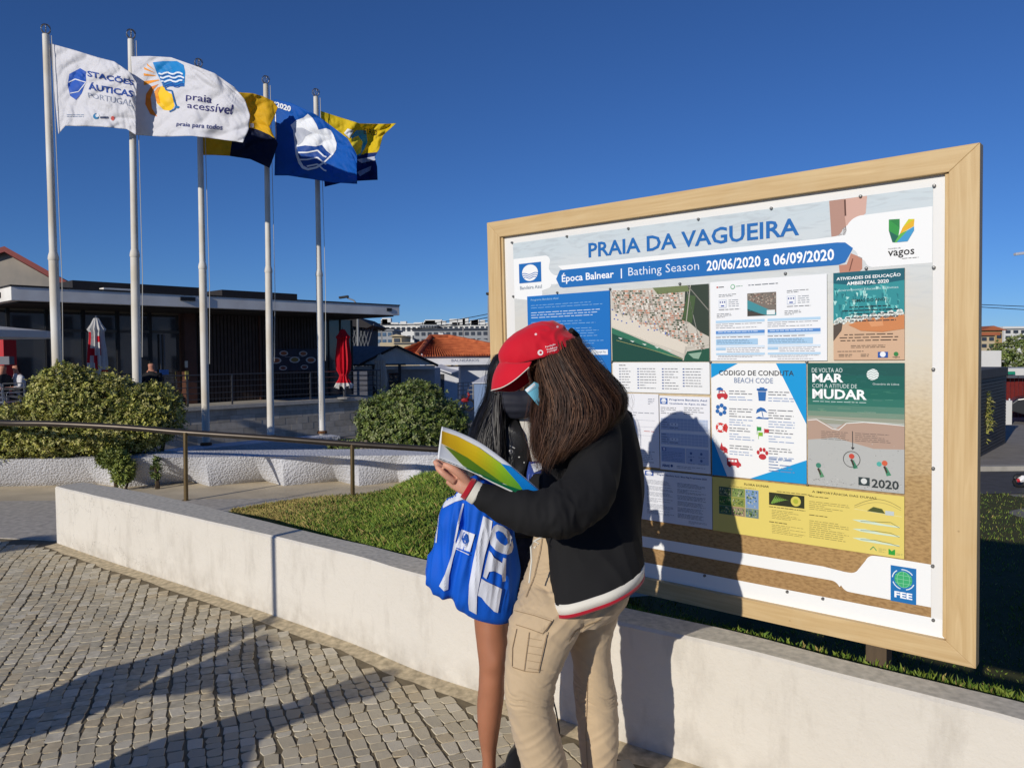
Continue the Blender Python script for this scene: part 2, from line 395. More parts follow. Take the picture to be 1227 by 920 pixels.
# ---- lawn
near = [(-2.35, 5.68, .03), (-1.9, 5.36, .12), (-1.36, 4.90, .3), (-.88, 4.49, .4), (-.44, 4.11, .42), (.47, 3.34, .42), (.9, 3.0, .42), (1.46, 2.52, .42), (1.7, 2.3, .42), (2.4, 1.64, .42), (3.5, .4, .42)]
far = [(-2.9, 7.9, .004), (-2.65, 8.1, .004), (-2.3, 8.4, .02), (-1.5, 8.75, .03), (-.8, 9.7, .12), (1.2, 12.2, -.4), (3.6, 14, -1.04), (6.5, 14, -1.04), (11, 14, -1.04), (14, 12, -1.04), (14.2, 4, -1.04)]
N1 = dense(near, 6); F1 = dense(far, 6); NT = 90
def lawn_pt(i, t):
    a, c = N1[i], F1[i]; x = a[0]+(c[0]-a[0])*t; y = a[1]+(c[1]-a[1])*t; z = a[2]+(c[2]-a[2])*t
    w = max(0, min(1, (a[0]-.35)/.6)); w = w*w*(3-2*w); q = max(0, min(1, (math.hypot(x-a[0], y-a[1])-.16)/1.15)); q = q*q*(3-2*q); z = z*(1-w)+w*(a[2]*(1-q)-1.04*q)
    return (x, y, z+.03*noise.noise(Vector((x*1.1, y*1.1, 0)))*min(1, 4*t))
V = [lawn_pt(i, j/NT) for i in range(len(N1)) for j in range(NT+1)]
F = [(i*(NT+1)+j, (i+1)*(NT+1)+j, (i+1)*(NT+1)+j+1, i*(NT+1)+j+1) for i in range(len(N1)-1) for j in range(NT)]
M_soil = mat('lawn_soil', rgb(70, 78, 38, .7), .95, .3, 6, .6, 50, col2=rgb(96, 92, 52, .6))
npmesh('lawn', V, F, [M_soil], smooth=True, kind='structure')
# grass blades
rg = np.random.RandomState(5)
def blades(name, n, tpow, i0, i1, hmin, hmax, wid, mats):
    I = rg.uniform(i0, i1, n); T = rg.uniform(0, 1, n)**tpow; Pn = np.array(N1); Pf = np.array(F1); k = np.minimum(I.astype(int), len(N1)-2); fr = (I-k)[:, None]
    A = Pn[k]*(1-fr)+Pn[k+1]*fr; B_ = Pf[k]*(1-fr)+Pf[k+1]*fr; P = A*(1-T[:, None])+B_*T[:, None]
    wq = np.clip((A[:, 0]-.35)/.6, 0, 1); wq = wq*wq*(3-2*wq); qq = np.clip((np.hypot(P[:, 0]-A[:, 0], P[:, 1]-A[:, 1])-.16)/1.15, 0, 1); qq = qq*qq*(3-2*qq); P[:, 2] = P[:, 2]*(1-wq)+wq*(A[:, 2]*(1-qq)-1.04*qq)
    cl = np.sin(P[:, 0]*5.1+np.sin(P[:, 1]*3.7)*2)*.5+np.sin(P[:, 1]*7.3+P[:, 0]*2.9)*.5
    H = rg.uniform(hmin, hmax, n)*.75*(1+.3*cl); a = rg.uniform(0, 2*PI, n); w = wid*rg.uniform(.6, 1.3, n)
    lean = rg.normal(0, .45, (n, 2))*H[:, None]
    D = np.stack([np.cos(a), np.sin(a)], 1)*w[:, None]
    V = np.zeros((n, 4, 3)); V[:, 0] = P; V[:, 1] = P; V[:, 2] = P; V[:, 3] = P
    V[:, 0, :2] -= D; V[:, 1, :2] += D; V[:, 0, 2] -= .02; V[:, 1, 2] -= .02
    V[:, 2, :2] += D*.6+lean*.4; V[:, 2, 2] += H*.6; V[:, 3, :2] += lean; V[:, 3, 2] += H
    q = np.arange(n)[:, None]*4; F = np.concatenate([q+np.array([0, 1, 2]), q+np.array([0, 2, 3])], 0)
    dry = (rg.uniform(0, 1, n) < np.clip((-1.4-P[:, 0])*.9+.12, .1, .85)); mi = np.where(dry, 2, rg.randint(0, 2, n)); mi = np.concatenate([mi, mi])
    return npmesh(name, V.reshape(-1, 3), F, mats, mi, kind='stuff', label='short green grass on the lawn behind the white wall' , cat='grass')
MG = [mat('grass_green', rgb(128, 146, 58, .95), .6, .3, 1.5, trans=.0), mat('grass_dark', rgb(92, 122, 44, .9), .6, .3, 1.5), mat('grass_dry', rgb(176, 158, 96, .9), .7, .2, 2)]
blades('grass', 70000, 1.0, 0, 26, .03, .075, .003, MG)
blades('grass', 60000, 1.35, 24, 52, .025, .05, .0042, MG)

# ---- planter: rough white curved wall, zig-zag foot
M_rough = None
def rough_render(name, base):
    m = bpy.data.materials.new(name); m.use_nodes = True; N = m.node_tree.nodes; L = m.node_tree.links; b = N['Principled BSDF']; b.inputs['Roughness'].default_value = .95; b.inputs['Base Color'].default_value = base; b.inputs['Specular IOR Level'].default_value = .1
    tc = N.new('ShaderNodeTexCoord'); v = N.new('ShaderNodeTexVoronoi'); v.inputs['Scale'].default_value = 42; L.new(tc.outputs['Object'], v.inputs[0])
    n = N.new('ShaderNodeTexNoise'); n.inputs['Scale'].default_value = 50; n.inputs['Detail'].default_value = 4; L.new(tc.outputs['Object'], n.inputs[0])
    a = N.new('ShaderNodeMath'); a.operation = 'MULTIPLY_ADD'; a.inputs[1].default_value = .6; L.new(n.outputs[0], a.inputs[0]); L.new(v.outputs['Distance'], a.inputs[2])
    bp = N.new('ShaderNodeBump'); bp.inputs['Strength'].default_value = .7; bp.inputs['Distance'].default_value = .014; bp.invert = True; L.new(a.outputs[0], bp.inputs['Height']); L.new(bp.outputs[0], b.inputs['Normal'])
    n3 = N.new('ShaderNodeTexNoise'); n3.inputs['Scale'].default_value = 1.3; n3.inputs['Detail'].default_value = 6; L.new(tc.outputs['Object'], n3.inputs[0]); cr = N.new('ShaderNodeValToRGB'); cr.color_ramp.elements[0].color = tuple(x*.8 for x in base[:3])+(1,); cr.color_ramp.elements[1].color = base; cr.color_ramp.elements[0].position = .35; cr.color_ramp.elements[1].position = .6
    L.new(n3.outputs[0], cr.inputs[0]); L.new(cr.outputs[0], b.inputs['Base Color']); return m
M_rough = rough_render('rough_cast_render', rgb(222, 223, 228, .85))
M_smooth_shade = mat('smooth_white_render', rgb(205, 208, 216, .62), .9, .1, 3, .2, 60)
pw = [(-9.5, 9.9), (-7.5, 9.85), (-6.6, 9.75), (-5.92, 9.80), (-5.3, 9.95), (-4.85, 9.50), (-4.15, 10.15), (-3.78, 9.52), (-3.2, 10.15), (-2.84, 9.46), (-2.25, 10.05), (-1.9, 9.36), (-1.45, 9.85), (-1.2, 9.32), (-.6, 9.5), (.1, 9.4), (1.4, 9.6)]
b = MB(); vs = []; n = 0
P2 = []
for i in range(len(pw)-1):
    for k in range(8): P2.append(tuple(pw[i][j]+(pw[i+1][j]-pw[i][j])*k/8 for j in (0, 1)))
P2.append(pw[-1])
for x, y in P2:
    y = 9.55+(y-9.55)*.62 if x < -.4 else y
    yt = 9.42 - .012*(x+3)**2*.3 + .0
    zt = .375
    for k in range(7):
        t = k/6; tt = t**.75
        vs.append((x, y*(1-tt)+yt*tt-.0, -.02+(zt+.02)*t))
    vs.append((x, yt+.6, zt+.01)); vs.append((x, yt+.6, .0))
K = 9
b.add(vs, [(i*K+k, (i+1)*K+k, (i+1)*K+k+1, i*K+k+1) for i in range(len(P2)-1) for k in range(K-1)], M_rough)
b.build('planter_wall', label='low rough-cast planter wall with a zigzag foot, behind the handrail', cat='wall')
# raised strip wall that carries the flagpoles
b = MB(); A = [(-7.8, 9.9), (-6.2, 10.15), (-5.15, 10.35), (-4.7, 11.35), (-3.95, 12.15), (-3.25, 12.75), (-3.02, 12.95)]; nn = []
for i, p in enumerate(A):
    d = Vector((A[min(i+1, 6)][0]-A[max(i-1, 0)][0], A[min(i+1, 6)][1]-A[max(i-1, 0)][1])).normalized(); nn.append((-d.y, d.x))
vs = []
for p, q in zip(A, nn): vs += [(p[0]-q[0]*.22, p[1]-q[1]*.22, -.9), (p[0]-q[0]*.22, p[1]-q[1]*.22, .27), (p[0]+q[0]*.22, p[1]+q[1]*.22, .27), (p[0]+q[0]*.22, p[1]+q[1]*.22, -.9)]
b.add(vs, [(i*4+k, i*4+4+k, i*4+5+k, i*4+1+k) for i in range(6) for k in range(3)]+[(0, 1, 2, 3), (27, 26, 25, 24)], M_rough)
b.build('flagpole_kerb_wall', label='low pale wall strip the five flagpoles stand in', cat='wall')
# soil in the planter
b = MB(); b.add([(-9.5, 9.7, .3), (-4.9, 9.95, .3), (-4.4, 11.0, .2), (-5.4, 10.3, .22), (-6.2, 10.1, .24), (-9.5, 10.1, .3)], [tuple(range(6))], M_earth); b.build('planter_soil', kind='structure')
b = MB(); b.add([(-4.9, 10.0, .30), (-1.0, 10.0, .25), (1.5, 10.1, .25), (1.5, 13.2, .0), (-2.9, 13.2, -.05), (-3.9, 12.0, -.02), (-4.7, 11.1, .02), (-5.2, 10.2, .1)], [tuple(range(8))], M_earth); b.build('planter_soil', kind='structure')

# right: road with kerb
M_kerb = mat('kerb_stone', rgb(190, 186, 176, .7), .9, .1, 6)
sheet('road', [(-3, 14.0, -1.035), (60, 14.0, -1.035), (60, 16.6, -1.035), (-3, 16.6, -1.035)], M_asph)
b = MB(); b.box(-3, 60, 16.6, 16.8, -1.05, -.93, M_kerb); b.build('kerb', kind='structure')
b = MB(); b.box(-3, 60, 16.8, 26, -1.05, -.945, mat('pavement_grey', rgb(158, 152, 144, .75), .9, .12, 2, .3, 40)); b.build('footpath', kind='structure')
# ---------------------------------------------------------------- the big information board
B0 = Vector((-0.0961, 4.0571, 0.5009)); BU = Vector((0.75755, -0.65277, 0.00097)); BV = Vector((-0.01546, -0.01645, 0.99975)); BN = Vector((-0.65259, -0.75738, -0.02255))
BW, BH = 2.2226, 1.7843
def bp_(u, v, d=0.0): return B0+BU*u+BV*v+BN*d       # d > 0 comes towards the viewer
def wood_mat():
    m = bpy.data.materials.new('light_pine'); m.use_nodes = True; N = m.node_tree.nodes; L = m.node_tree.links; b = N['Principled BSDF']; b.inputs['Roughness'].default_value = .55; b.inputs['Specular IOR Level'].default_value = .3
    uv = N.new('ShaderNodeAttribute'); uv.attribute_name = 'grain'; mp = N.new('ShaderNodeMapping'); mp.inputs['Scale'].default_value = (.8, 16, 16); L.new(uv.outputs['Vector'], mp.inputs[0])
    n = N.new('ShaderNodeTexNoise'); n.inputs['Scale'].default_value = 3; n.inputs['Detail'].default_value = 7; n.inputs['Distortion'].default_value = 1.2; L.new(mp.outputs[0], n.inputs[0])
    cr = N.new('ShaderNodeValToRGB'); e = cr.color_ramp.elements; e[0].position = .3; e[0].color = rgb(204, 172, 122, .88); e[1].position = .75; e[1].color = rgb(222, 194, 146, .9); L.new(n.outputs[0], cr.inputs[0])
    n2 = N.new('ShaderNodeTexNoise'); n2.inputs['Scale'].default_value = 7; n2.inputs['Detail'].default_value = 3; L.new(uv.outputs['Vector'], n2.inputs[0]); r2 = N.new('ShaderNodeMapRange'); r2.inputs[1].default_value = .5; r2.inputs[2].default_value = .85; r2.inputs[4].default_value = .35; L.new(n2.outputs[0], r2.inputs[0])
    x = N.new('ShaderNodeMix'); x.data_type = 'RGBA'; x.inputs[7].default_value = rgb(222, 202, 160, .9); L.new(r2.outputs[0], x.inputs[0]); L.new(cr.outputs[0], x.inputs[6])
    v = N.new('ShaderNodeTexVoronoi'); v.inputs['Scale'].default_value = 4.5; L.new(uv.outputs['Vector'], v.inputs[0]); kr = N.new('ShaderNodeMapRange'); kr.inputs[1].default_value = .035; kr.inputs[2].default_value = .02; L.new(v.outputs['Distance'], kr.inputs[0])
    y = N.new('ShaderNodeMix'); y.data_type = 'RGBA'; y.inputs[7].default_value = rgb(120, 84, 50); L.new(kr.outputs[0], y.inputs[0]); L.new(x.outputs[2], y.inputs[6]); L.new(y.outputs[2], b.inputs['Base Color'])
    bp = N.new('ShaderNodeBump'); bp.inputs['Strength'].default_value = .1; bp.inputs['Distance'].default_value = .003; L.new(n.outputs[0], bp.inputs['Height']); L.new(bp.outputs[0], b.inputs['Normal']); return m
M_wood = wood_mat(); M_white = mat('white_board', rgb(238, 238, 236, .9), .45, .02, 2, spec=.4)
sign = empty('information_board', (B0+BU*BW/2-Vector((0, 0, .12))), 'large beach information board with posters in a pale wooden frame', 'sign')
def rail(poly, d0, d1, axis, name='frame_rail', **kw):
    b = MB(); b.prism([bp_(u, v, d0) for u, v in poly], BN*(d1-d0), M_wood); o = b.build(name, sign, bevel=.0025)
    a = o.data.attributes.new('grain', 'FLOAT_VECTOR', 'POINT'); off = rnd.uniform(0, 30)
    for i, v in enumerate(o.data.vertices):
        p = v.co-B0; l = p.dot(BU), p.dot(BV), p.dot(BN); a.data[i].vector = ((l[0], l[1]+off, l[2]) if axis == 0 else (l[1], l[0]+off, l[2]))
    return tag(o, **kw)
t = .086; tr = .092
rail([(0, BH), (BW, BH), (BW-tr, BH-t+.004), (t, BH-t+.004)], -.055, 0, 0)
rail([(0, 0), (t, t-.01), (BW-tr, t-.01), (BW, 0)], -.055, -.001, 0)
rail([(0, 0), (0, BH), (t, BH-t+.004), (t, t-.01)], -.055, -.0005, 1)
rail([(BW, 0), (BW-tr, t-.01), (BW-tr, BH-t+.004), (BW, BH)], -.055, -.0005, 1)
# inner lip, a narrow strip right behind the frame
for poly, ax in (([(t, t-.01), (t, BH-t+.004), (t+.012, BH-t), (t+.012, t)], 1), ([(BW-tr-.014, t), (BW-tr-.014, BH-t), (BW-tr, BH-t+.004), (BW-tr, t-.01)], 1)):
    rail(poly, -.04, -.012, ax, 'inner_lip')
b = MB(); b.prism([bp_(*p, -.04) for p in ((.06, .05), (BW-.06, .05), (BW-.06, BH-.06), (.06, BH-.06))], BN*.014, M_white); b.build('backing_panel', sign)
D = -.024     # the printed sheet lies on the backing
# printed beach photograph, fading from shallow water at the top to wet sand
m = bpy.data.materials.new('printed_beach'); m.use_nodes = True; N = m.node_tree.nodes; L = m.node_tree.links; bb = N['Principled BSDF']; bb.inputs['Roughness'].default_value = .5; bb.inputs['Specular IOR Level'].default_value = .3
at_ = N.new('ShaderNodeAttribute'); at_.attribute_name = 'board'; sp = N.new('ShaderNodeSeparateXYZ'); L.new(at_.outputs['Vector'], sp.inputs[0])
mp = N.new('ShaderNodeMapping'); mp.inputs['Scale'].default_value = (2.2, 6, 1); L.new(at_.outputs['Vector'], mp.inputs[0]); n = N.new('ShaderNodeTexNoise'); n.inputs['Scale'].default_value = 1.6; n.inputs['Detail'].default_value = 6; n.inputs['Distortion'].default_value = 1.6; L.new(mp.outputs[0], n.inputs[0])
wr = N.new('ShaderNodeMapRange'); wr.inputs[1].default_value = .25; wr.inputs[2].default_value = 1.72; 
ma = N.new('ShaderNodeMath'); ma.operation = 'MULTIPLY_ADD'; ma.inputs[1].default_value = .18; L.new(n.outputs[0], ma.inputs[0]); L.new(sp.outputs[1], ma.inputs[2]); L.new(ma.outputs[0], wr.inputs[0])
cr = N.new('ShaderNodeValToRGB'); e = cr.color_ramp.elements; e[0].position = 0; e[0].color = rgb(170, 136, 92, .98)
e[1].position = 1; e[1].color = rgb(196, 208, 214)
for p, c in ((.12, rgb(176, 142, 94)), (.3, rgb(182, 152, 104)), (.48, rgb(206, 186, 150)), (.62, rgb(212, 204, 186)), (.78, rgb(205, 206, 202)), (.9, rgb(206, 212, 214))):
    x = e.new(p); x.color = c
L.new(wr.outputs[0], cr.inputs[0])
n3 = N.new('ShaderNodeTexNoise'); n3.inputs['Scale'].default_value = 120; n3.inputs['Detail'].default_value = 3; mp3 = N.new('ShaderNodeMapping'); mp3.inputs['Scale'].default_value = (.45, 1, 1); mp3.inputs['Rotation'].default_value = (0, 0, .5); L.new(at_.outputs['Vector'], mp3.inputs[0]); L.new(mp3.outputs[0], n3.inputs[0])
r3 = N.new('ShaderNodeMapRange'); r3.inputs[1].default_value = .42; r3.inputs[2].default_value = .68; L.new(n3.outputs[0], r3.inputs[0])
low = N.new('ShaderNodeMapRange'); low.inputs[1].default_value = 1.1; low.inputs[2].default_value = .55; low.inputs[4].default_value = .62; L.new(sp.outputs[1], low.inputs[0]); q = N.new('ShaderNodeMath'); q.operation = 'MULTIPLY'; L.new(r3.outputs[0], q.inputs[0]); L.new(low.outputs[0], q.inputs[1])
x = N.new('ShaderNodeMix'); x.data_type = 'RGBA'; x.inputs[7].default_value = rgb(122, 92, 56); L.new(q.outputs[0], x.inputs[0]); L.new(cr.outputs[0], x.inputs[6])
# ripples of foam near the top
mpw = N.new('ShaderNodeMapping'); mpw.inputs['Scale'].default_value = (1, 5, 1); mpw.inputs['Rotation'].default_value = (0, 0, -.12); L.new(at_.outputs['Vector'], mpw.inputs[0]); wv = N.new('ShaderNodeTexNoise'); wv.inputs['Scale'].default_value = 5; wv.inputs['Detail'].default_value = 4; wv.inputs['Distortion'].default_value = 2.5; L.new(mpw.outputs[0], wv.inputs[0])
wr2 = N.new('ShaderNodeMapRange'); wr2.inputs[1].default_value = .5; wr2.inputs[2].default_value = .72; L.new(wv.outputs[0], wr2.inputs[0]); hi = N.new('ShaderNodeMapRange'); hi.inputs[1].default_value = 1.15; hi.inputs[2].default_value = 1.5; hi.inputs[4].default_value = .55; L.new(sp.outputs[1], hi.inputs[0]); q2 = N.new('ShaderNodeMath'); q2.operation = 'MULTIPLY'; L.new(wr2.outputs[0], q2.inputs[0]); L.new(hi.outputs[0], q2.inputs[1])
x2 = N.new('ShaderNodeMix'); x2.data_type = 'RGBA'; x2.inputs[7].default_value = rgb(172, 180, 186); L.new(q2.outputs[0], x2.inputs[0]); L.new(x.outputs[2], x2.inputs[6]); L.new(x2.outputs[2], bb.inputs['Base Color'])
M_beach = m
def board_attr(o):
    a = o.data.attributes.new('board', 'FLOAT_VECTOR', 'POINT')
    for i, v in enumerate(o.data.vertices):
        p = v.co-B0; a.data[i].vector = (p.dot(BU), p.dot(BV), p.dot(BN))
def bfn(d0):
    return lambda x, y, layer: bp_(x, y, d0+layer*.0004)
WHT = (236, 238, 238); BLU = (38, 112, 178); BLK = (40, 42, 48)
pr = Print()
pr.poly([(.156, .141), (2.078, .141), (2.078, 1.664), (.156, 1.664)], M_beach, 0)
o = pr.build('printed_sheet', bfn(D), sign); board_attr(o)
# white printed bands on that sheet, with the title
pr = Print()
def arc(cx, cy, r, a0, a1, n=8): return [(cx+r*math.cos(math.radians(a0+(a1-a0)*i/n)), cy+r*math.sin(math.radians(a0+(a1-a0)*i/n))) for i in range(n+1)]
pr.poly([(.157, 1.584)]+arc(.36, 1.55, .034, 90, 15)+arc(.44, 1.54, .06, 200, 262)+arc(.47, 1.53, .05, 262, 270)[1:]+[(1.75, 1.48), (1.75, 1.44), (.44, 1.44), (.40, 1.44)]+arc(.37, 1.45, .03, 350, 300)+arc(.30, 1.40, .04, 20, -70)+[(.157, 1.384)], WHT, 1)
pr.poly([(.5, 1.48), (.44, 1.526), (1.70, 1.526), (1.76, 1.50), (1.78, 1.47)], WHT, 1)
pr.poly([(1.68, 1.49), (1.68, 1.526), (1.74, 1.528)]+arc(1.745, 1.56, .032, -80, -10)+arc(1.845, 1.535, .06, 150, 92)+[(2.077, 1.597), (2.077, 1.402)]+[(1.90, 1.402)]+arc(1.885, 1.432, .03, 260, 190)+arc(1.80, 1.445, .03, 0, 90)+[(1.77, 1.476)], WHT, 2)
pr.poly([(.428, 1.464)]+[(.452, 1.505), (1.755, 1.505), (1.785, 1.502), (1.813, 1.478), (1.785, 1.428), (1.76, 1.421), (.47, 1.419), (.45, 1.424)], (32, 108, 180), 3)
pr.text('PRAIA DA VAGUEIRA', [(.623, 1.549), (1.614, 1.547), (1.614, 1.616), (.623, 1.618)], (30, 104, 176), 4, .02)
pr.tbox('Época Balnear', .463, 1.436, .762, 1.489, (240, 244, 248), 4, .018)
pr.rect(.80, 1.44, .806, 1.484, (240, 244, 248), 4)
pr.tbox('Bathing Season', .84, 1.437, 1.19, 1.485, (225, 234, 244), 4, -.004)
pr.tbox('20/06/2020 a 06/09/2020', 1.225, 1.439, 1.745, 1.484, (244, 247, 250), 4, .022)
def blueflag(pr, x0, y0, x1, y1, bg_, fg, L0=4):
    pr.rect(x0, y0, x1, y1, bg_, L0); cx, cy, rx, ry = (x0+x1)/2, (y0+y1)/2, (x1-x0)*.36, (y1-y0)*.42
    pr.disc(cx, cy, rx, ry, fg, L0+1, 24)
    for k in range(3):
        y = cy-ry*(.12+.24*k); w = rx*math.sqrt(max(.05, 1-((y-cy)/ry)**2)); pts = [(cx-w+2*w*i/10, y+ry*.1*math.sin(i*.9+.4)) for i in range(11)]
        pr.line(pts, ry*.085, bg_, L0+2)
blueflag(pr, .193, 1.458, .336, 1.556, (28, 104, 178), WHT)
pr.tbox('Bandeira Azul', .197, 1.426, .338, 1.444, (110, 130, 150), 4)
# municipal V emblem and lettering
V1 = [(1.938, 1.566), (1.975, 1.566), (1.975, 1.50), (1.96, 1.482), (1.938, 1.52)]
pr.poly([(1.936, 1.568), (1.972, 1.566), (1.972, 1.535)], (38, 130, 66), 4); pr.poly([(1.936, 1.568), (1.972, 1.535), (1.968, 1.505), (1.936, 1.528)], (48, 148, 70), 4); pr.poly([(1.936, 1.528), (1.968, 1.505), (1.955, 1.484), (1.948, 1.486)], (24, 100, 84), 4)
pr.poly([(1.982, 1.535), (2.001, 1.562), (2.02, 1.56)], (200, 200, 40), 4); pr.poly([(1.972, 1.512), (1.982, 1.535), (2.02, 1.56), (2.018, 1.535)], (226, 176, 40), 4); pr.poly([(1.955, 1.484), (1.972, 1.512), (2.0, 1.524), (1.99, 1.484)], (90, 176, 74), 5); pr.poly([(1.962, 1.484), (2.0, 1.524), (2.019, 1.534), (2.019, 1.52), (1.998, 1.484)], (62, 150, 200), 6)
pr.tbox('município de', 1.934, 1.459, 1.975, 1.467, (70, 70, 74), 4); pr.tbox('vagos', 1.933, 1.428, 2.02, 1.456, (34, 34, 38), 4, .012); pr.words(1.98, 1.427, 2.035, 1.421, 1, (90, 90, 90), 4)
# bare feet in the photograph at the top
SK = (206, 168, 154)
pr.poly([(1.727, 1.663), (1.862, 1.663), (1.857, 1.60), (1.838, 1.588), (1.80, 1.56), (1.785, 1.53), (1.735, 1.528)], SK, 1); pr.poly([(1.727, 1.663), (1.782, 1.663), (1.783, 1.60), (1.79, 1.545), (1.785, 1.53), (1.735, 1.528)], (176, 138, 124), 2); pr.line([(1.784, 1.66), (1.786, 1.60)], .006, (96, 66, 58), 3)
pr.poly([(1.762, 1.42), (1.79, 1.42), (1.805, 1.46), (1.845, 1.44), (1.845, 1.40), (1.83, 1.385), (1.765, 1.388)], (186, 132, 112), 2); pr.line([(1.80, 1.395), (1.812, 1.44)], .004, (120, 76, 62), 3)
# white swooshes at the bottom
pr.poly([(.156, .262), (1.70, .262), (1.78, .255)]+arc(1.80, .29, .035, 270, 330)+arc(1.89, .30, .035, 160, 95)+[(1.92, .336), (2.078, .334), (2.078, .179), (1.82, .18)]+arc(1.80, .215, .035, 260, 205)+arc(1.73, .178, .035, 25, 85)+[(1.70, .213), (.156, .213)], WHT, 1)
pr.poly([(.108, .074), (2.12, .074), (2.12, .142), (.108, .142)], WHT, 1)
# FEE plate
pr.rect(1.944, .177, 2.03, .31, (26, 110, 176), 2); pr.disc(1.987, .263, .030, .030, (60, 170, 110), 3, 24)
for k in (-.5, 0, .5): pr.line([(1.987+.03*math.sin(k*1.6)*math.cos(a), .263+.03*math.sin(a)) for a in [i*PI/8-PI/2 for i in range(9)]], .0012, (150, 214, 180), 4)
for k in (-.015, 0, .015): pr.line([(1.958+.002, .263+k), (2.014, .263+k)], .0012, (150, 214, 180), 4)
for a0, a1 in ((100, 35), (175, 125), (200, 255), (-20, -75)): pr.line(arc(1.987, .263, .037, a0, a1, 6), .0035, (220, 232, 240), 4)
pr.tbox('FEE', 1.957, .193, 2.017, .216, (240, 244, 248), 3, .035)
pr.build('printed_lettering', bfn(D), sign)

def poster(x0, y0, x1, y1, col, thick=.003, label=None, d=None, z=0):
    d = (D+.0045+z) if d is None else d
    b = MB(); b.prism([bp_(*p, d) for p in ((x0, y0), (x1, y0), (x1, y1), (x0, y1))], BN*thick, flat(col, .4)); o = b.build('poster', sign)
    if label: o['label'] = label
    pr = Print(); w, h = x1-x0, y1-y0
    class Q:                            # local 0..1 coordinates, origin top-left
        @staticmethod
        def X(x): return x0+x*w
        @staticmethod
        def Y(y): return y1-y*h
        def rect(s, a, b_, c, d_, col, l=1): pr.rect(Q.X(a), Q.Y(d_), Q.X(c), Q.Y(b_), col, l); return s
        def poly(s, pts, col, l=1): pr.poly([(Q.X(a), Q.Y(b_)) for a, b_ in pts], col, l); return s
        def line(s, pts, wd, col, l=2): pr.line([(Q.X(a), Q.Y(b_)) for a, b_ in pts], wd, col, l); return s
        def disc(s, x, y, r, col, l=2, n=14, ry=None): pr.disc(Q.X(x), Q.Y(y), r, ry or r, col, l, n); return s
        def t(s, txt, a, b_, c, d_, col, l=3, bold=0.0): pr.tbox(txt, Q.X(a), Q.Y(d_), Q.X(c), Q.Y(b_), col, l, bold); return s
        def words(s, a, b_, c, d_, n, col, l=3, fill=.5, seed=1, center=False, gap=0.0): pr.words(Q.X(a), Q.Y(b_), Q.X(c), Q.Y(d_), n, col, l, fill, seed, center, gap); return s
        def done(s): pr.build('printing', bfn(d+thick+.0003), o); return o
    q = Q(); q.pr = pr; return q
# 1 blue programme sheet
q = poster(.247, .60, .741, 1.389, (34, 112, 188), label='blue text poster'); q.t('Programa Bandeira Azul', .05, .018, .40, .034, (150, 196, 236), bold=.01)
yy = .055
for k, (n, c) in enumerate(((2, .9), (3, .9), (2, .9), (4, .9), (2, .9), (3, .9), (3, .8))):
    q.words(.05, yy, .93, yy+n*.0155, n, (128, 176, 224) if k != 1 else (214, 230, 246), fill=.36, seed=k+4); yy += n*.0155+.015
q.rect(.60, .345, .76, .375, (40, 50, 64), 2).rect(.78, .345, .97, .375, (226, 232, 238), 2).t('Google Play', .84, .353, .95, .367, (60, 80, 100)).t('App Store', .65, .353, .74, .367, (230, 230, 230)); q.words(.6, .33, .78, .34, 1, (200, 220, 240), fill=.6)
for k in range(4): q.words(.55, .41+k*.05, .93, .41+k*.05+.04, 3, (120, 172, 226), fill=.36, seed=30+k)
q.done()
# 2 aerial photograph
q = poster(.750, 1.061, 1.235, 1.386, (196, 190, 178), label='aerial photograph of the town and shore'); r = random.Random(4)
q.poly([(0, .52), (.2, .63), (.45, .78), (.74, .96), (.76, 1), (0, 1)], (26, 72, 62), 1); q.poly([(0, .52), (.12, .585), (.3, .69), (.6, .87), (.72, .955), (.6, .93), (.3, .76), (0, .6)], (50, 112, 88), 2); q.poly([(.79, .87), (1, .83), (1, 1), (.74, 1)], (34, 84, 66), 1)
for k in range(5): q.poly([(.07+k*.13, .66+k*.045), (.12+k*.13, .675+k*.045), (.1+k*.13, .69+k*.045)], (206, 216, 208), 3)
q.poly([(.80, .9), (.93, .88), (.9, .97), (.85, .96)], (140, 170, 150), 2)
q.poly([(.78, 0), (1, 0), (1, .68), (.92, .62), (.76, .42)], (52, 64, 54), 2); q.poly([(.80, .12), (.88, .15), (.84, .5), (.74, .45)], (70, 92, 58), 3); q.poly([(.45, 0), (.8, 0), (.82, .08), (.5, .09)], (112, 124, 84), 3); q.line([(.8, 0), (1, .34)], .004, (130, 128, 120), 4); q.line([(.83, 0), (.76, .75)], .004, (176, 170, 160), 4)
q.poly([(0, .28), (.15, .33), (.45, .55), (.8, .78), (.76, .9), (.4, .72), (0, .5)], (214, 206, 192), 1)
for i in range(46):
    for j in range(26):
        a = i/46*.86+.01; bb_ = j/26*.86
        x = a+bb_*.12; y = bb_*.9+a*.10
        lim = .30+x*.62
        if y > lim-.02 or x > .98: continue
        if x > .74+.02*r.random() and y < .62+.0*x and x > .70: 
            if not (x < .8 and y > .2): continue
        if y < .08 and x > .45: continue
        if r.random() < .12: continue
        c = r.choice([(202, 150, 126), (190, 132, 108), (222, 214, 204), (206, 196, 184), (176, 166, 156), (84, 92, 72), (62, 76, 56), (232, 228, 220), (150, 130, 118)])
        s = r.uniform(.006, .012); q.poly([(x-s, y-s), (x+s, y-s*.6), (x+s*.8, y+s*1.4), (x-s, y+s)], c, 2)
for k in range(9): q.line([(k*.1, .0+k*.01), (k*.1+.13, .38+k*.06)], .0028, (150, 148, 142), 3)
for k in range(18): x = r.random()*.7; y = .3+x*.5+r.uniform(-.05, .08); q.rect(x, y, x+.014, y+.016, (84, 104, 176), 4)
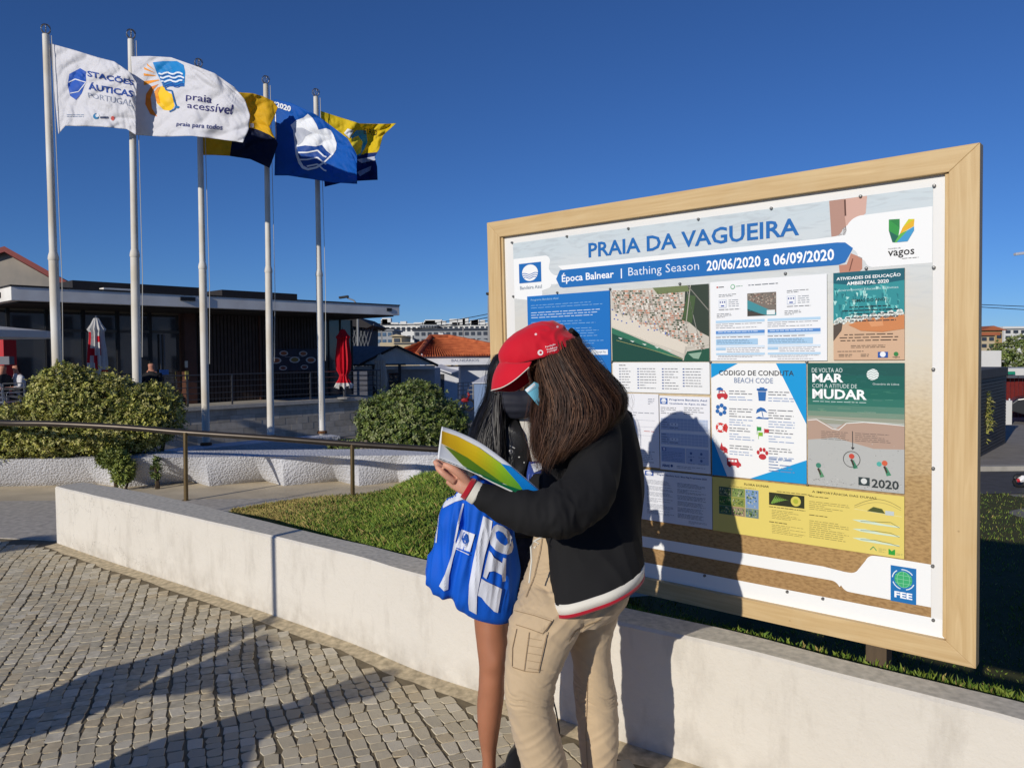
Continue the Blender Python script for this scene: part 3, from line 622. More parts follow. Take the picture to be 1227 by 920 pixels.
q.line([(.02, .52), (.3, .66), (.75, .93)], .0014, (226, 222, 206), 4); q.line([(.05, .70), (.4, .83), (.74, .97)], .0012, (200, 192, 120), 4); q.line([(.78, .80), (.75, .99)], .006, (190, 184, 172), 4); q.line([(.78, .82), (1, .78)], .005, (200, 194, 182), 4)
q.done()
# 3 legend
q = poster(.752, .921, 1.236, 1.056, (232, 234, 235), label='white legend of the aerial photograph'); q.words(.07, .07, .15, .12, 1, (60, 64, 72), fill=.7)
for c in range(4):
    for k in range(8 - (c == 3)):
        x = (.07, .27, .53, .74)[c]; y = .19+k*.092; q.rect(x, y, x+.018, y+.035, (60, 90, 150) if c else (120, 130, 150), 2); q.words(x+.028, y-.005, x+(.13, .21, .17, .2)[c], y+.045, 1, (96, 100, 110), fill=.62, seed=c*9+k)
q.done()
# 4 water quality profile sheet
q = poster(1.243, 1.062, 1.720, 1.391, (234, 236, 238), label='white sheet with small photo and blue tables'); q.words(.35, .06, .68, .085, 1, (96, 104, 116), fill=.6, seed=2); q.rect(.06, .06, .075, .078, (190, 60, 50), 2).words(.08, .06, .13, .085, 1, BLK, fill=.6); q.disc(.21, .075, .010, (90, 170, 120), 2).disc(.21, .075, .007, (234, 236, 238), 3); q.words(.24, .065, .30, .085, 1, (90, 150, 120))
q.poly([(.34, .17), (.59, .17), (.59, .45), (.34, .45)], (120, 112, 104), 2); q.poly([(.34, .25), (.5, .36), (.59, .42), (.59, .45), (.52, .45), (.34, .38)], (66, 140, 150), 3); r = random.Random(8)
for k in range(120): x = r.uniform(.345, .58); y = r.uniform(.175, .24+(x-.34)*.45); q.rect(x, y, x+.01, y+.009, r.choice([(170, 150, 136), (90, 84, 78), (200, 186, 170), (150, 112, 100)]), 3)
q.poly([(.34, .36), (.5, .45), (.34, .45)], (70, 66, 62), 3); q.rect(.51, .385, .58, .44, (226, 232, 232), 4)
for x in (.08, .68):
    q.words(x, .16, x+.19, .2, 2, (90, 96, 106), seed=int(x*50)); q.rect(x, .23, x+.07, .33, (176, 190, 212), 2).rect(x+.004, .235, x+.066, .325, (232, 235, 238), 3); 
    for k in range(3): q.rect(x+.01+k*.02, .25, x+.02+k*.02, .27, (70, 84, 150), 4)
    q.rect(x+.02, .30, x+.05, .315, (60, 90, 170), 4); q.words(x+.09, .23, x+.19, .33, 4, (150, 156, 166), seed=9); q.words(x, .345, x+.2, .37, 1, (110, 114, 124)); q.words(x-.02, .40, x+.12, .46, 3, (90, 94, 104), seed=3)
for x, x2 in ((.05, .49), (.515, .95)):
    q.rect(x, .49, x2, .52, (176, 208, 232), 2); q.words(x, .53, x2, .60, 3, (120, 128, 142), seed=5, fill=.4); q.rect(x, .62, x2, .66, (86, 140, 204), 2).words(x+.02, .628, x2-.05, .65, 1, (210, 225, 240), 3, .6); q.rect(x, .665, x2, .685, (200, 222, 240), 2); q.words(x, .69, x2, .72, 1, (120, 128, 142), fill=.5, seed=6)
    q.rect(x, .725, x2-.06, .80, (164, 200, 228), 2).words(x+.01, .73, x2-.1, .79, 3, (90, 116, 150), 3, .4, 7); q.rect(x, .81, x2, .83, (206, 224, 240), 2); q.rect(x, .835, x+.09, .865, (164, 200, 228), 2); q.words(x+.1, .835, x2, .90, 3, (130, 136, 150), seed=8, fill=.4); q.rect(x, .90, x2, .925, (176, 208, 232), 2); q.words(x+.02, .93, x2, .96, 2, (110, 116, 130), fill=.45)
q.words(.06, .97, .25, .985, 1, (130, 130, 140)); q.words(.6, .97, .9, .985, 1, (130, 130, 140)); q.done()
# 5 environmental education
q = poster(1.744, 1.064, 1.990, 1.391, (206, 172, 142), label='turquoise and sand coloured poster'); q.poly([(0, 0), (1, 0), (1, .50), (.85, .47), (.65, .49), (.5, .53), (.38, .50), (.2, .56), (0, .58)], (44, 140, 146), 1); r = random.Random(5)
q.poly([(0, 0), (1, 0), (1, .13), (.5, .17), (0, .12)], (18, 92, 108), 2)
for k in range(90):
    x = r.uniform(0, .93); y = r.uniform(.15, .5); q.poly([(x, y), (x+r.uniform(.02, .06), y+.01), (x+r.uniform(.01, .03), y+r.uniform(.03, .1))], r.choice([(120, 200, 196), (84, 176, 176), (30, 116, 126), (180, 224, 218)]), 2)
for k in range(40): x = k/40; y = .56-.08*x+.02*math.sin(k*1.3); q.disc(min(max(x, .04), .96), y, .008, (226, 232, 226), 3, 8)
q.poly([(.22, .60), (.5, .53), (.98, .50), (1, .52), (1, .66), (.7, .69), (.4, .67), (.3, .63)], (200, 130, 82), 3); q.poly([(0, .60), (.14, .56), (.12, .66), (0, .78)], (84, 74, 66), 3); q.poly([(.5, .56), (.7, .55), (.72, .62), (.55, .63)], (214, 150, 104), 4)
q.t('ATIVIDADES DE EDUCAÇÃO', .05, .045, .95, .095, (244, 248, 248), 5, .02).t('AMBIENTAL 2020', .2, .11, .79, .15, (244, 248, 248), 5, .02).t('Environmental Education Activities', .08, .19, .92, .215, (200, 230, 232), 5)
q.t('TEMAS DO ANO!', .27, .31, .76, .345, (20, 50, 60), 5, .02)
for k in range(5): q.words(.1+.02*k, .39+k*.04, .95, .412+k*.04, 1, (24, 44, 56), 5, .8, seed=k, center=True)
q.words(.06, .70, .95, .80, 3, (60, 44, 40), 5, .4, center=True, seed=2); q.words(.25, .83, .75, .87, 2, (60, 44, 40), 5, .4, center=True); q.words(.06, .895, .45, .91, 1, (70, 60, 60), 5, .6); q.words(.08, .93, .28, .97, 2, BLK, 5, .45); q.words(.4, .93, .52, .97, 2, BLK, 5, .45)
q.rect(.64, .91, .78, .975, (40, 84, 160), 4).disc(.71, .938, .010, (232, 236, 240), 5).disc(.89, .935, .008, (50, 130, 70), 5).t('vagos', .84, .965, .94, .98, BLK, 5); q.done()
# 6 beach code
CY_, = ((16, 150, 212),)
q = poster(1.243, .579, 1.641, 1.052, (236, 238, 238), label='beach code poster with blue corners')
q.poly([(0, 0), (.30, 0), (0, .13)], CY_); q.poly([(.70, 0), (1, 0), (1, .5)], CY_); q.poly([(0, .66), (.17, 1), (0, 1)], CY_); q.poly([(.42, 1), (1, .80), (1, 1)], CY_)
q.t('CÓDIGO DE CONDUTA', .09, .05, .88, .105, (50, 52, 60), 3, .01).t('BEACH CODE', .26, .125, .67, .17, (96, 120, 160), 3)
RD_ = (190, 52, 60); BL_ = (44, 104, 172)
for i, y in enumerate((.235, .39, .56, .715)):
    for x, s in ((.20, i), (.62, i+4)):
        n1 = (2, 4, 2, 2)[i] if x < .5 else (2, 4, 2, 3)[i]; q.words(x, y, x+.26, y+n1*.022, n1, (104, 108, 118), 3, .5, seed=s); q.words(x, y+n1*.022+.008, x+.27, y+n1*.022+.008+(2, 3, 3, 2)[i]*.022, (2, 3, 3, 2)[i], (140, 160, 196), 3, .5, seed=s+20)
q.words(.62, .80, .9, .93, 5, (110, 134, 176), 3, .5, seed=50)
# car under a parasol
q.poly([(.055, .235), (.075, .215), (.105, .21), (.135, .225), (.13, .24)], BL_, 3).line([(.095, .22), (.085, .26)], .003, BL_, 3).poly([(.065, .275), (.085, .265), (.10, .24), (.15, .24), (.17, .265), (.185, .275), (.185, .30), (.065, .30)], RD_, 3).poly([(.092, .265), (.105, .247), (.122, .247), (.122, .265)], (236, 238, 238), 4).poly([(.128, .265), (.128, .247), (.146, .247), (.158, .265)], (236, 238, 238), 4).disc(.09, .30, .008, RD_, 4).disc(.16, .30, .008, RD_, 4)
q.poly([(.51, .225), (.60, .225), (.59, .32), (.52, .32)], BL_, 3).rect(.50, .215, .61, .232, BL_, 3).rect(.53, .205, .58, .215, BL_, 3).line([(.51, .24), (.60, .24)], .0015, (236, 238, 238), 4)
for k in range(6): a = k*PI/3+.4; q.pr.disc(q.X(.11)+.018*math.cos(a), q.Y(.41)+.018*math.sin(a), .009, .009, BL_, 3, 10)
q.poly([(.49, .43), (.50, .395), (.54, .375), (.58, .385), (.61, .42), (.55, .405)], BL_, 3).line([(.55, .40), (.565, .46)], .003, BL_, 3).poly([(.49, .47), (.52, .455), (.56, .465), (.62, .462), (.62, .475), (.49, .475)], BL_, 3)
q.disc(.10, .57, .021, (206, 62, 58), 3, 20).disc(.10, .57, .011, (236, 238, 238), 4, 16).poly([(.14, .54), (.165, .53), (.185, .56), (.17, .61), (.145, .60)], (206, 62, 58), 3)
for k in range(4): a = k*PI/2+.7; q.pr.disc(q.X(.10)+.016*math.cos(a), q.Y(.57)+.016*math.sin(a), .0035, .0035, (236, 238, 238), 5, 8)
for x, y, c in ((.50, .545, (52, 150, 72)), (.58, .56, RD_), (.515, .59, (130, 180, 50))): q.rect(x, y, x+.045, y+.033, c, 3)
q.line([(.50, .54), (.50, .61)], .002, (52, 150, 72)).line([(.575, .555), (.575, .60)], .002, RD_).line([(.515, .59), (.515, .65)], .002, (130, 180, 50))
q.poly([(.09, .76), (.11, .70), (.125, .735), (.155, .74), (.16, .765), (.12, .775)], RD_, 3).line([(.13, .795), (.18, .78)], .003, RD_).line([(.13, .78), (.18, .795)], .003, RD_).disc(.155, .765, .009, RD_, 3)
q.poly([(.17, .835), (.29, .835), (.30, .86), (.325, .88), (.325, .90), (.17, .90)], RD_, 3).disc(.20, .90, .007, RD_, 4).disc(.29, .90, .007, RD_, 4)
for k in range(3): q.rect(.185+k*.035, .847, .21+k*.035, .867, (236, 238, 238), 4)
q.disc(.555, .80, .016, RD_, 3, 14, .012)
for dx, dy in ((-.05, -.03), (-.02, -.055), (.02, -.055), (.05, -.03)): q.disc(.555+dx*.9, .795+dy, .0065, RD_, 3, 10, .009)
q.done()
# 7 back to the sea
q = poster(1.646, .580, 1.991, 1.053, (176, 176, 172), label='green sea and pale beach poster'); r = random.Random(12)
bands = [(0, (22, 84, 80)), (.1, (20, 92, 84)), (.2, (26, 100, 88)), (.28, (44, 112, 98)), (.34, (80, 128, 112)), (.39, (116, 142, 124)), (.43, (150, 154, 138))]
for k, (y, c) in enumerate(bands): q.rect(0, y, 1, bands[k+1][0] if k < 6 else .49, c, 1)
for k in range(80): x = r.random()*.85; y = r.uniform(0, .42); q.line([(x, y), (x+r.uniform(.03, .14), y+r.uniform(-.006, .006))], .0012, tuple(int(v+r.uniform(6, 22)) for v in bands[min(6, int(y*14))][1]), 2)
q.poly([(0, .46), (.1, .455), (.2, .49), (.3, .53), (.4, .48), (.6, .47), (.8, .465), (1, .48), (1, .66), (.7, .67), (.3, .60), (0, .63)], (176, 150, 134), 2); q.poly([(0, .63), (.3, .60), (.7, .67), (1, .66), (1, 1), (0, 1)], (178, 180, 178), 2)
q.line([(0, .47), (.1, .46), (.2, .50), (.27, .53), (.34, .535), (.42, .48), (.6, .465), (.8, .47), (1, .478)], .003, (226, 228, 224), 4); q.line([(0, .455), (.15, .45), (.5, .46), (1, .465)], .002, (200, 206, 200), 4)
for k in range(260): x = r.random()*.98; y = r.uniform(.63, .97) if k < 140 else r.uniform(.93, .99); s = r.uniform(.002, .006); q.rect(x, y, x+s*2, y+s, r.choice([(150, 150, 150), (200, 200, 198), (126, 124, 122)] if k > 120 else [(190, 190, 188), (164, 166, 166)]), 3)
q.t('DE VOLTA AO', .05, .04, .38, .075, (214, 228, 226), 5).t('MAR', .055, .085, .39, .155, (242, 246, 246), 5, .03).t('COM A ATITUDE DE', .055, .168, .53, .20, (206, 222, 220), 5).t('MUDAR', .055, .21, .63, .29, (242, 246, 246), 5, .03); q.words(.06, .305, .64, .322, 1, (190, 212, 208), 5, .5)
q.disc(.69, .09, .021, (228, 236, 234), 5, 24); 
for k in range(5): q.line([(.63+.012*i, .055+k*.018+.006*math.sin(i*1.3)) for i in range(11)], .0014, (22, 96, 88), 6)
q.t('Oceanário de Lisboa', .69, .155, .95, .17, (214, 228, 226), 5)
q.words(.15, .55, .46, .625, 5, (90, 84, 82), 5, .35, seed=3); q.words(.51, .55, .87, .625, 5, (90, 84, 82), 5, .35, seed=5); q.line([(.484, .54), (.486, .68)], .0028, (60, 62, 64), 5).poly([(.465, .668), (.507, .668), (.486, .69)], (60, 62, 64), 5)
q.pr.line([(q.X(.475)+.030*math.cos(a), q.Y(.765)+.030*math.sin(a)) for a in [i*PI/14 for i in range(29)]], .0022, (52, 54, 56), 5)
for x, y, c1, c2 in ((.475, .74, (196, 74, 58), (60, 130, 100)), (.81, .775, (206, 96, 66), (66, 136, 104)), (.12, .835, (60, 130, 110), (84, 140, 104))):
    q.disc(x, y, .010, c1, 6, 10).poly([(x-.01, y+.03), (x+.02, y+.03), (x+.065, y+.09), (x+.02, y+.10)], c2, 5).poly([(x-.015, y+.03), (x+.005, y+.02), (x+.03, y+.07), (x+.02, y+.08)], (66, 52, 48), 6)
q.disc(.755, .785, .009, (80, 170, 160), 6, 10); q.rect(.545, .90, .66, .965, (48, 62, 64), 5).disc(.602, .93, .011, (210, 214, 212), 6).t('2020', .68, .905, .95, .975, (52, 60, 62), 5, .025); q.done()
# 8, 9, 10 paper sheets
q = poster(.993, .581, 1.235, .909, (230, 232, 238), label='white table sheet headed with a blue flag emblem'); blueflag(q.pr, q.X(.02), q.Y(.11), q.X(.17), q.Y(.03), (34, 90, 168), (230, 234, 240), 2); q.t('Programa Bandeira Azul', .21, .035, .95, .065, (54, 84, 140), 3, .01).t('Qualidade da Água do Mar', .21, .085, .95, .112, (54, 84, 140), 3, .01); q.words(.03, .15, .35, .25, 4, (80, 84, 96), 3, .4); q.words(.5, .14, .95, .25, 4, (90, 94, 106), 3, .4, seed=4)
for y in (.30, .50):
    q.rect(.03, y, .96, y+.155, (176, 190, 216), 2)
    for k in range(13): q.line([(.03+.0715*(k+.5), y), (.03+.0715*(k+.5), y+.155)], .001, (226, 230, 238), 3)
    for k in range(3): q.line([(.03, y+.04*(k+1)), (.96, y+.04*(k+1))], .001, (226, 230, 238), 3)
    q.rect(.22, y+.06, .38, y+.10, (226, 230, 238), 4); q.rect(.25, y+.07, .27, y+.085, (70, 90, 160), 5); q.rect(.32, y+.07, .34, y+.085, (70, 90, 160), 5); q.words(.04, y+.01, .2, y+.14, 4, (100, 110, 140), 4, .35, 6); q.words(.2, y+.115, .4, y+.14, 1, (100, 110, 140), 4, .5)
q.rect(.03, .69, .51, .89, (160, 178, 212), 2); q.words(.05, .75, .5, .88, 6, (110, 128, 168), 3, .4); blueflag(q.pr, q.X(.05), q.Y(.74), q.X(.13), q.Y(.70), (60, 90, 160), (226, 230, 238), 3); q.rect(.53, .69, .97, .89, (176, 190, 216), 2)
for a in range(2):
    for c in range(2): q.disc(.63+a*.2, .75+c*.09, .006, (90, 110, 160), 3); q.words(.57+a*.2, .79+c*.09, .70+a*.2, .81+c*.09, 1, (110, 124, 160), 3, .5)
q.t('ABAE', .04, .925, .2, .96, (60, 96, 150), 3, .02); q.disc(.24, .94, .006, (60, 96, 150)); q.words(.34, .93, .92, .97, 2, (110, 118, 140), 3, .4); q.done()
q = poster(.80, .585, .989, .915, (228, 230, 236), label='plain white sheet mostly behind the two people'); q.words(.72, .06, .9, .15, 4, (90, 100, 124), 3, .4); q.words(.1, .25, .9, .32, 2, (120, 126, 140), 3, .35); q.rect(.1, .36, .9, .363, (150, 156, 170)).rect(.1, .45, .9, .453, (150, 156, 170)).rect(.1, .57, .9, .573, (150, 156, 170)); q.words(.6, .5, .9, .53, 1, (180, 80, 80), 3, .4); q.words(.2, .78, .9, .95, 7, (110, 116, 130), 3, .35); q.done()
q = poster(.80, .343, 1.240, .572, (222, 225, 232), label='white two column sheet at the bottom left'); blueflag(q.pr, q.X(.26), q.Y(.11), q.X(.36), q.Y(.02), (60, 90, 160), (226, 230, 238), 2); q.t('Programa Bandeira Azul / Blue Flag Programme 2020', .4, .055, .95, .095, (60, 80, 130), 3, .01)
for x in (.28, .63):
    for k in range(6): q.words(x, .19+k*.118, x+.31, .19+k*.118+.09, 4, (90, 98, 116), 3, .4, seed=int(x*10)+k)
q.words(.75, .90, .95, .96, 3, (110, 116, 130), 3, .4); q.done()
# 11 dune poster
YL = (226, 208, 118)
q = poster(1.243, .341, 1.991, .571, (222, 204, 112), label='yellow dune plants poster'); q.t('FLORA DUNAR', .19, .055, .33, .095, (86, 78, 44), 3, .012).t('A IMPORTÂNCIA DAS DUNAS', .56, .05, .875, .095, (86, 78, 44), 3, .012); r = random.Random(3)
for i in range(3):
    for j in range(3):
        x, y, w_, h_ = .04+i*.078, .165+j*.17, .075, .165
        if i == 2 and j < 2: h_ = .335 if j == 0 else 0
        if h_ == 0: continue
        base = [(84, 104, 84), (120, 140, 80), (120, 150, 190), (60, 110, 60), (130, 140, 70), 0, (70, 110, 90), (150, 130, 110), (110, 130, 130)][j*3+i]
        q.rect(x, y, x+w_, y+h_, base, 2)
        for k in range(34):
            a = x+r.uniform(.002, w_-.012); b_ = y+r.uniform(.01, h_-.05); q.poly([(a, b_+.03), (a+.004, b_), (a+.008, b_+.035)], r.choice([(60, 96, 50), (150, 170, 90), (36, 60, 36), (190, 190, 150), (96, 130, 70)]), 3)
q.words(.1, .13, .26, .155, 1, (110, 100, 60), 3, .5)
q.words(.37, .13, .56, .16, 1, (90, 82, 50), 3, .6, center=True); q.rect(.33, .17, .52, .39, (44, 48, 30), 2); q.disc(.475, .28, .020, (206, 196, 90), 3, 16).disc(.475, .28, .010, (170, 176, 60), 4, 12)
for k in range(9): a = .34+k*.009; q.poly([(a, .36-k*.012), (a+.03, .20+k*.01), (a+.012, .37-k*.012)], (120, 160, 70), 3)
q.words(.33, .415, .53, .44, 1, (80, 72, 40), 3, .7); q.words(.345, .47, .5, .64, 6, (120, 110, 66), 3, .35, 2); q.words(.33, .68, .43, .71, 1, (80, 72, 40), 3, .7); q.words(.345, .73, .53, .90, 6, (120, 110, 66), 3, .35, 3)
q.words(.545, .15, .65, .18, 1, (80, 72, 40), 3, .6).words(.545, .24, .75, .40, 5, (120, 110, 66), 3, .35, 5).words(.545, .47, .64, .50, 1, (80, 72, 40), 3, .6).words(.545, .57, .75, .88, 9, (120, 110, 66), 3, .35, 6)
q.line([(.77+.024*i, .24-.15*math.sin(i/9*PI*.9)) for i in range(10)], .0016, (120, 110, 70)); q.line([(.77+.024*i, .27-.13*math.sin(i/9*PI*.9)) for i in range(10)], .0012, (150, 140, 90)); q.poly([(.83, .30), (.86, .22), (.90, .24), (.915, .31)], (74, 84, 44), 3); q.rect(.915, .26, .955, .33, (190, 200, 200), 3)
for k in range(3): y = .47+k*.15; q.poly([(.76, y), (.82, y-.02), (.9, y+.01), (.98, y+.02), (.98, y+.04), (.88, y+.04), (.8, y+.03)], (204, 222, 200), 3); q.line([(.80, y+.01), (.87, y-.01), (.94, y-.03+.02*k), (.98, y+.04)], .0016, (84, 96, 60), 4)
q.line([(.77, .29), (.99, .33)], .001, (226, 226, 190)); q.line([(.845, .93), (.86, .87), (.875, .93)], .003, (70, 150, 90)); q.words(.885, .88, .92, .95, 4, (110, 130, 90), 3, .35); q.rect(.93, .87, .96, .96, (50, 156, 60), 3).poly([(.935, .87), (.945, .90), (.955, .87)], (222, 204, 112), 4); q.words(.965, .92, .995, .96, 2, (110, 130, 90), 3, .35); q.done()
# screws
M_screw = mat('grey_screw', (.22, .22, .22), .45, 0, metal=.8)
for u, v in ((.152, 1.668), (.50, 1.662), (.845, 1.660), (1.19, 1.66), (1.505, 1.664), (1.84, 1.664), (2.082, 1.666), (2.082, 1.385), (2.082, 1.03), (2.083, .68), (2.083, .33), (2.086, .135), (1.56, .135), (1.2, .135), (.152, 1.395), (.435, 1.397), (.742, 1.395), (1.10, 1.395), (1.238, 1.057), (1.642, 1.057), (1.642, .577), (1.56, 1.404), (1.86, 1.40), (1.242, .575), (.745, 1.06), (1.70, .135)):
    b = MB(); b.lathe(bp_(u, v, D+.006), [(0, .004), (.004, .0035), (.0058, .001), (.006, -.008)], M_screw, 10, BN); b.build('screw', sign, True)
# posts
M_grim = mat('weathered_post_timber', rgb(112, 96, 78, .6), .9, .3, 5, .3, 60, stretch=(4, 4, .6))
for u in (.32, 1.89):
    b = MB(); c = bp_(u, .8, -.095); b.obox(c+Vector((0, 0, -.95)), BU*.037, BN*.037, (0, 0, 1.65), M_grim); b.build('post', sign, bevel=.003)
b = MB(); 
for v in (.5, 1.3): b.obox(bp_(BW/2, v, -.048), BU*(BW/2-.1), BN*.0075, BV*.045, M_grim)
b.build('back_batten', sign)
# ---------------------------------------------------------------- flagpoles and flags
M_pole = mat('painted_pole', rgb(228, 226, 220, .95), .6, .12, 3, .1, 50, col2=rgb(212, 202, 184, .92), stretch=(1, 1, .6))
M_rust = mat('rust', rgb(120, 84, 56, .7), .9, .3, 20)
M_steel = mat('dull_steel', (.30, .29, .28), .4, .1, 10, metal=.9)
M_rope = mat('white_rope', rgb(214, 210, 200, .8), .8, 0)
POLES = [((55, 40), (72, 545), 10.4, .062, 'far left white flagpole with its foot hidden in the big shrub'),
         ((157, 46), (165.5, 533), 10.5, .058, 'white flagpole behind the right end of the big shrub'),
         ((238, 80), (247, 531), 11.6, .056, 'white flagpole under the yellow and navy flag, in front of the dark cladding'),
         ((318.5, 100), (324.5, 522), 12.4, .056, 'white flagpole carrying the bright blue gull flag'),
         ((378.5, 115), (386, 517), 13.0, .056, 'far right white flagpole carrying the yellow flag')]
for k, (a, c, Y, r, lab) in enumerate(POLES):
    top, bot = at(*a, Y), at(*c, Y)
    e = empty('flagpole', bot, lab, 'flagpole', 'row of flagpoles')
    ax = (top-bot); L_ = ax.length; ax.normalize()
    b = MB(); s1 = L_*.47
    b.lathe(bot, [(0, -.05), (r, -.05), (r, 1.25), (r*.98, s1), (r*.80, s1+.08), (r*.76, L_*.62), (r*.72, L_-.02), (0, L_)], M_pole, 18, ax); b.build('shaft', e, True)
    b = MB(); b.lathe(bot, [(r*1.03, s1-.02), (r*1.12, s1), (r*1.03, s1+.04), (r*.8, s1+.09)], M_pole, 18, ax)
    b.build('joint_collar', e, True)
    b = MB(); b.lathe(bot, [(r*1.5, -.03), (r*1.5, .0035), (r*1.02, .018)], M_rust, 16, ax); b.build('base_plate', e)
    b = MB()
    for q in range(3):
        w = q*PI/3; d1 = Vector((math.cos(w), math.sin(w), 0)); b.tube([top+d1*.062*math.sin(t_*PI/8)*(1)+ax*(.055-.062*math.cos(t_*PI/8)) for t_ in range(17)], .006, M_steel, 6)
    b.build('finial_ring', e, True)
    b = MB(); o_ = Vector((r*1.5, -.02, 0)); b.tube([top+o_*.9-ax*.04, top+o_*1.1-ax*L_*.3, bot+o_*1.3+ax*L_*.42, bot+o_+ax*1.2], .005, M_rope, 5); b.build('halyard', e)

def cloth_mat(name, col, rough=.6, tr=.25):
    m = bpy.data.materials.new(name); m.use_nodes = True; N = m.node_tree.nodes; L = m.node_tree.links; b = N['Principled BSDF']; b.inputs['Base Color'].default_value = col; b.inputs['Roughness'].default_value = rough; b.inputs['Specular IOR Level'].default_value = .2
    t_ = N.new('ShaderNodeBsdfTranslucent'); t_.inputs[0].default_value = col; x = N.new('ShaderNodeMixShader'); x.inputs[0].default_value = tr; out = N['Material Output']
    tc = N.new('ShaderNodeTexCoord'); n = N.new('ShaderNodeTexNoise'); n.inputs['Scale'].default_value = 6; n.inputs['Detail'].default_value = 4; n.inputs['Distortion'].default_value = 1.5; L.new(tc.outputs['Object'], n.inputs[0]); bp = N.new('ShaderNodeBump'); bp.inputs['Strength'].default_value = .35; bp.inputs['Distance'].default_value = .05; L.new(n.outputs[0], bp.inputs['Height']); L.new(bp.outputs[0], b.inputs['Normal']); L.new(bp.outputs[0], t_.inputs['Normal'])
    L.new(b.outputs[0], x.inputs[1]); L.new(t_.outputs[0], x.inputs[2]); L.new(x.outputs[0], out.inputs[0]); return m
F_white = cloth_mat('flag_white', rgb(238, 238, 243, .95)); F_blue = cloth_mat('flag_blue', rgb(20, 96, 190)); F_yel = cloth_mat('flag_yellow', rgb(244, 200, 46), .6, .4); F_navy = cloth_mat('flag_navy', rgb(24, 34, 66)); F_lemon = cloth_mat('flag_lemon', rgb(248, 222, 50), .6, .45); F_dblue = cloth_mat('flag_deep_blue', rgb(26, 52, 118))
def polyline(P):
    P = [np.array(p, float) for p in P]; d = [0]
    for a, c in zip(P, P[1:]): d.append(d[-1]+np.linalg.norm(c-a))
    d = np.array(d)/d[-1]; P = np.array(P)
    return lambda t: np.array([np.interp(t, d, P[:, j]) for j in range(P.shape[1])])
def flag(name, top, bot, left, right, Y0, fly, amp, freq, ph, colfn, mats, label, nu=84, nv=56, skew=.7):
    T, B_, L_, R_ = polyline(top), polyline(bot), polyline(left), polyline(right); V = []; mi = []
    P00, P10, P01, P11 = T(0), T(1), B_(0), B_(1)
    for i in range(nu+1):
        u = i/nu
        for j in range(nv+1):
            v = j/nv; c = (1-v)*T(u)+v*B_(u)+(1-u)*L_(v)+u*R_(v)-((1-u)*(1-v)*P00+u*(1-v)*P10+(1-u)*v*P01+u*v*P11)
            a = amp*(u**.7)*math.sin(freq*u*2*PI+ph+skew*v*2.2)+amp*.35*u*math.sin(freq*2.3*u*2*PI+ph*2-v*4)+amp*.18*noise.noise(Vector((u*6, v*5, ph)))*2*min(1, u*6)+min(1, u*5)*(.030*(1-abs(noise.noise(Vector((u*5+v*4+ph, v*2.4-u*1.5, ph)))*2.4))+.012*(1-abs(noise.noise(Vector((u*11-v*7, v*5+u*4, ph+3)))*2.4)))
            V.append(at(c[0], c[1], Y0+fly*u+a))
    F = [(i*(nv+1)+j, (i+1)*(nv+1)+j, (i+1)*(nv+1)+j+1, i*(nv+1)+j+1) for i in range(nu) for j in range(nv)]
    mi = [colfn(i/nu, j/nv) for i in range(nu) for j in range(nv)]
    o = npmesh(name, V, F, mats, mi, smooth=True, label=label, cat='flag', group='flags flying in a row')
    md = o.modifiers.new('thick', 'SOLIDIFY'); md.thickness = .002
    return o, drape(bvh_of(o.data), .0035)
W0 = lambda u, v: 0
NAVB = (34, 72, 150); NV2 = (24, 44, 110)
fl, fn = flag('flag', [(59, 52), (88, 60), (117, 69), (137, 74), (156, 87), (164, 100)], [(70, 161), (78.5, 151), (121, 152), (152, 155), (163, 162)], [(59, 52), (64, 95), (67, 130), (70, 161)], [(164, 100), (162.5, 130), (163, 162)], 10.42, -.26, .03, 1.0, 0, W0, [F_white], 'white flag reading Estações Náuticas with a blue map emblem, on the leftmost pole')
pr = Print(); pr.poly([(83, 89), (96, 82), (103, 86), (103, 97), (98, 112), (91, 120), (84, 115), (81, 102)], (36, 86, 180), 0); pr.line([(82, 99), (90, 95), (103, 99)], 1.2, (226, 230, 238), 1).line([(84, 112), (94, 110), (102, 100)], 1.0, (226, 230, 238), 1)
pr.text('STAÇÕES', [(105, 93.5), (159.5, 104), (160.5, 95), (104, 83)], NAVB, 1, .03).text('ÁUTICAS', [(106, 107.5), (159.5, 117), (160, 107), (105, 98)], NAVB, 1, .03).text('PORTUGAL', [(106, 117), (158, 128), (159, 120), (105, 111)], (150, 158, 178), 1)
pr.words(80, 137, 101, 141, 2, (120, 140, 170), 1); pr.disc(115, 139.5, 3.6, 3.6, (40, 120, 170), 1, 12).disc(116.5, 138.5, 2.2, 2.2, (220, 224, 230), 2, 10); pr.words(120, 139, 130, 143, 1, (60, 70, 100), 1, .9); pr.disc(135, 142, 2.2, 2.8, (206, 92, 84), 1, 10)
pr.build('print', fn, fl, step=.9)
fl, fn = flag('flag', [(157, 68), (178.6, 67.5), (205, 69), (232, 78.5), (257, 88), (281, 105)], [(162, 162), (196, 164), (230, 163), (262, 167), (291, 171)], [(157, 68), (160, 110), (162, 162)], [(281, 105), (293.5, 120), (299.5, 138), (298, 155), (291, 171)], 10.46, -.5, .09, 1.0, .6, W0, [F_white], 'white flag reading praia acessível with orange sun and blue waves')
OR = (236, 152, 44)
pr = Print(); pr.poly([(183, 75), (195, 73.5), (212, 73.5), (220, 78), (222, 87), (221, 104), (210, 104), (196, 104), (188, 88)], (20, 130, 200), 0)
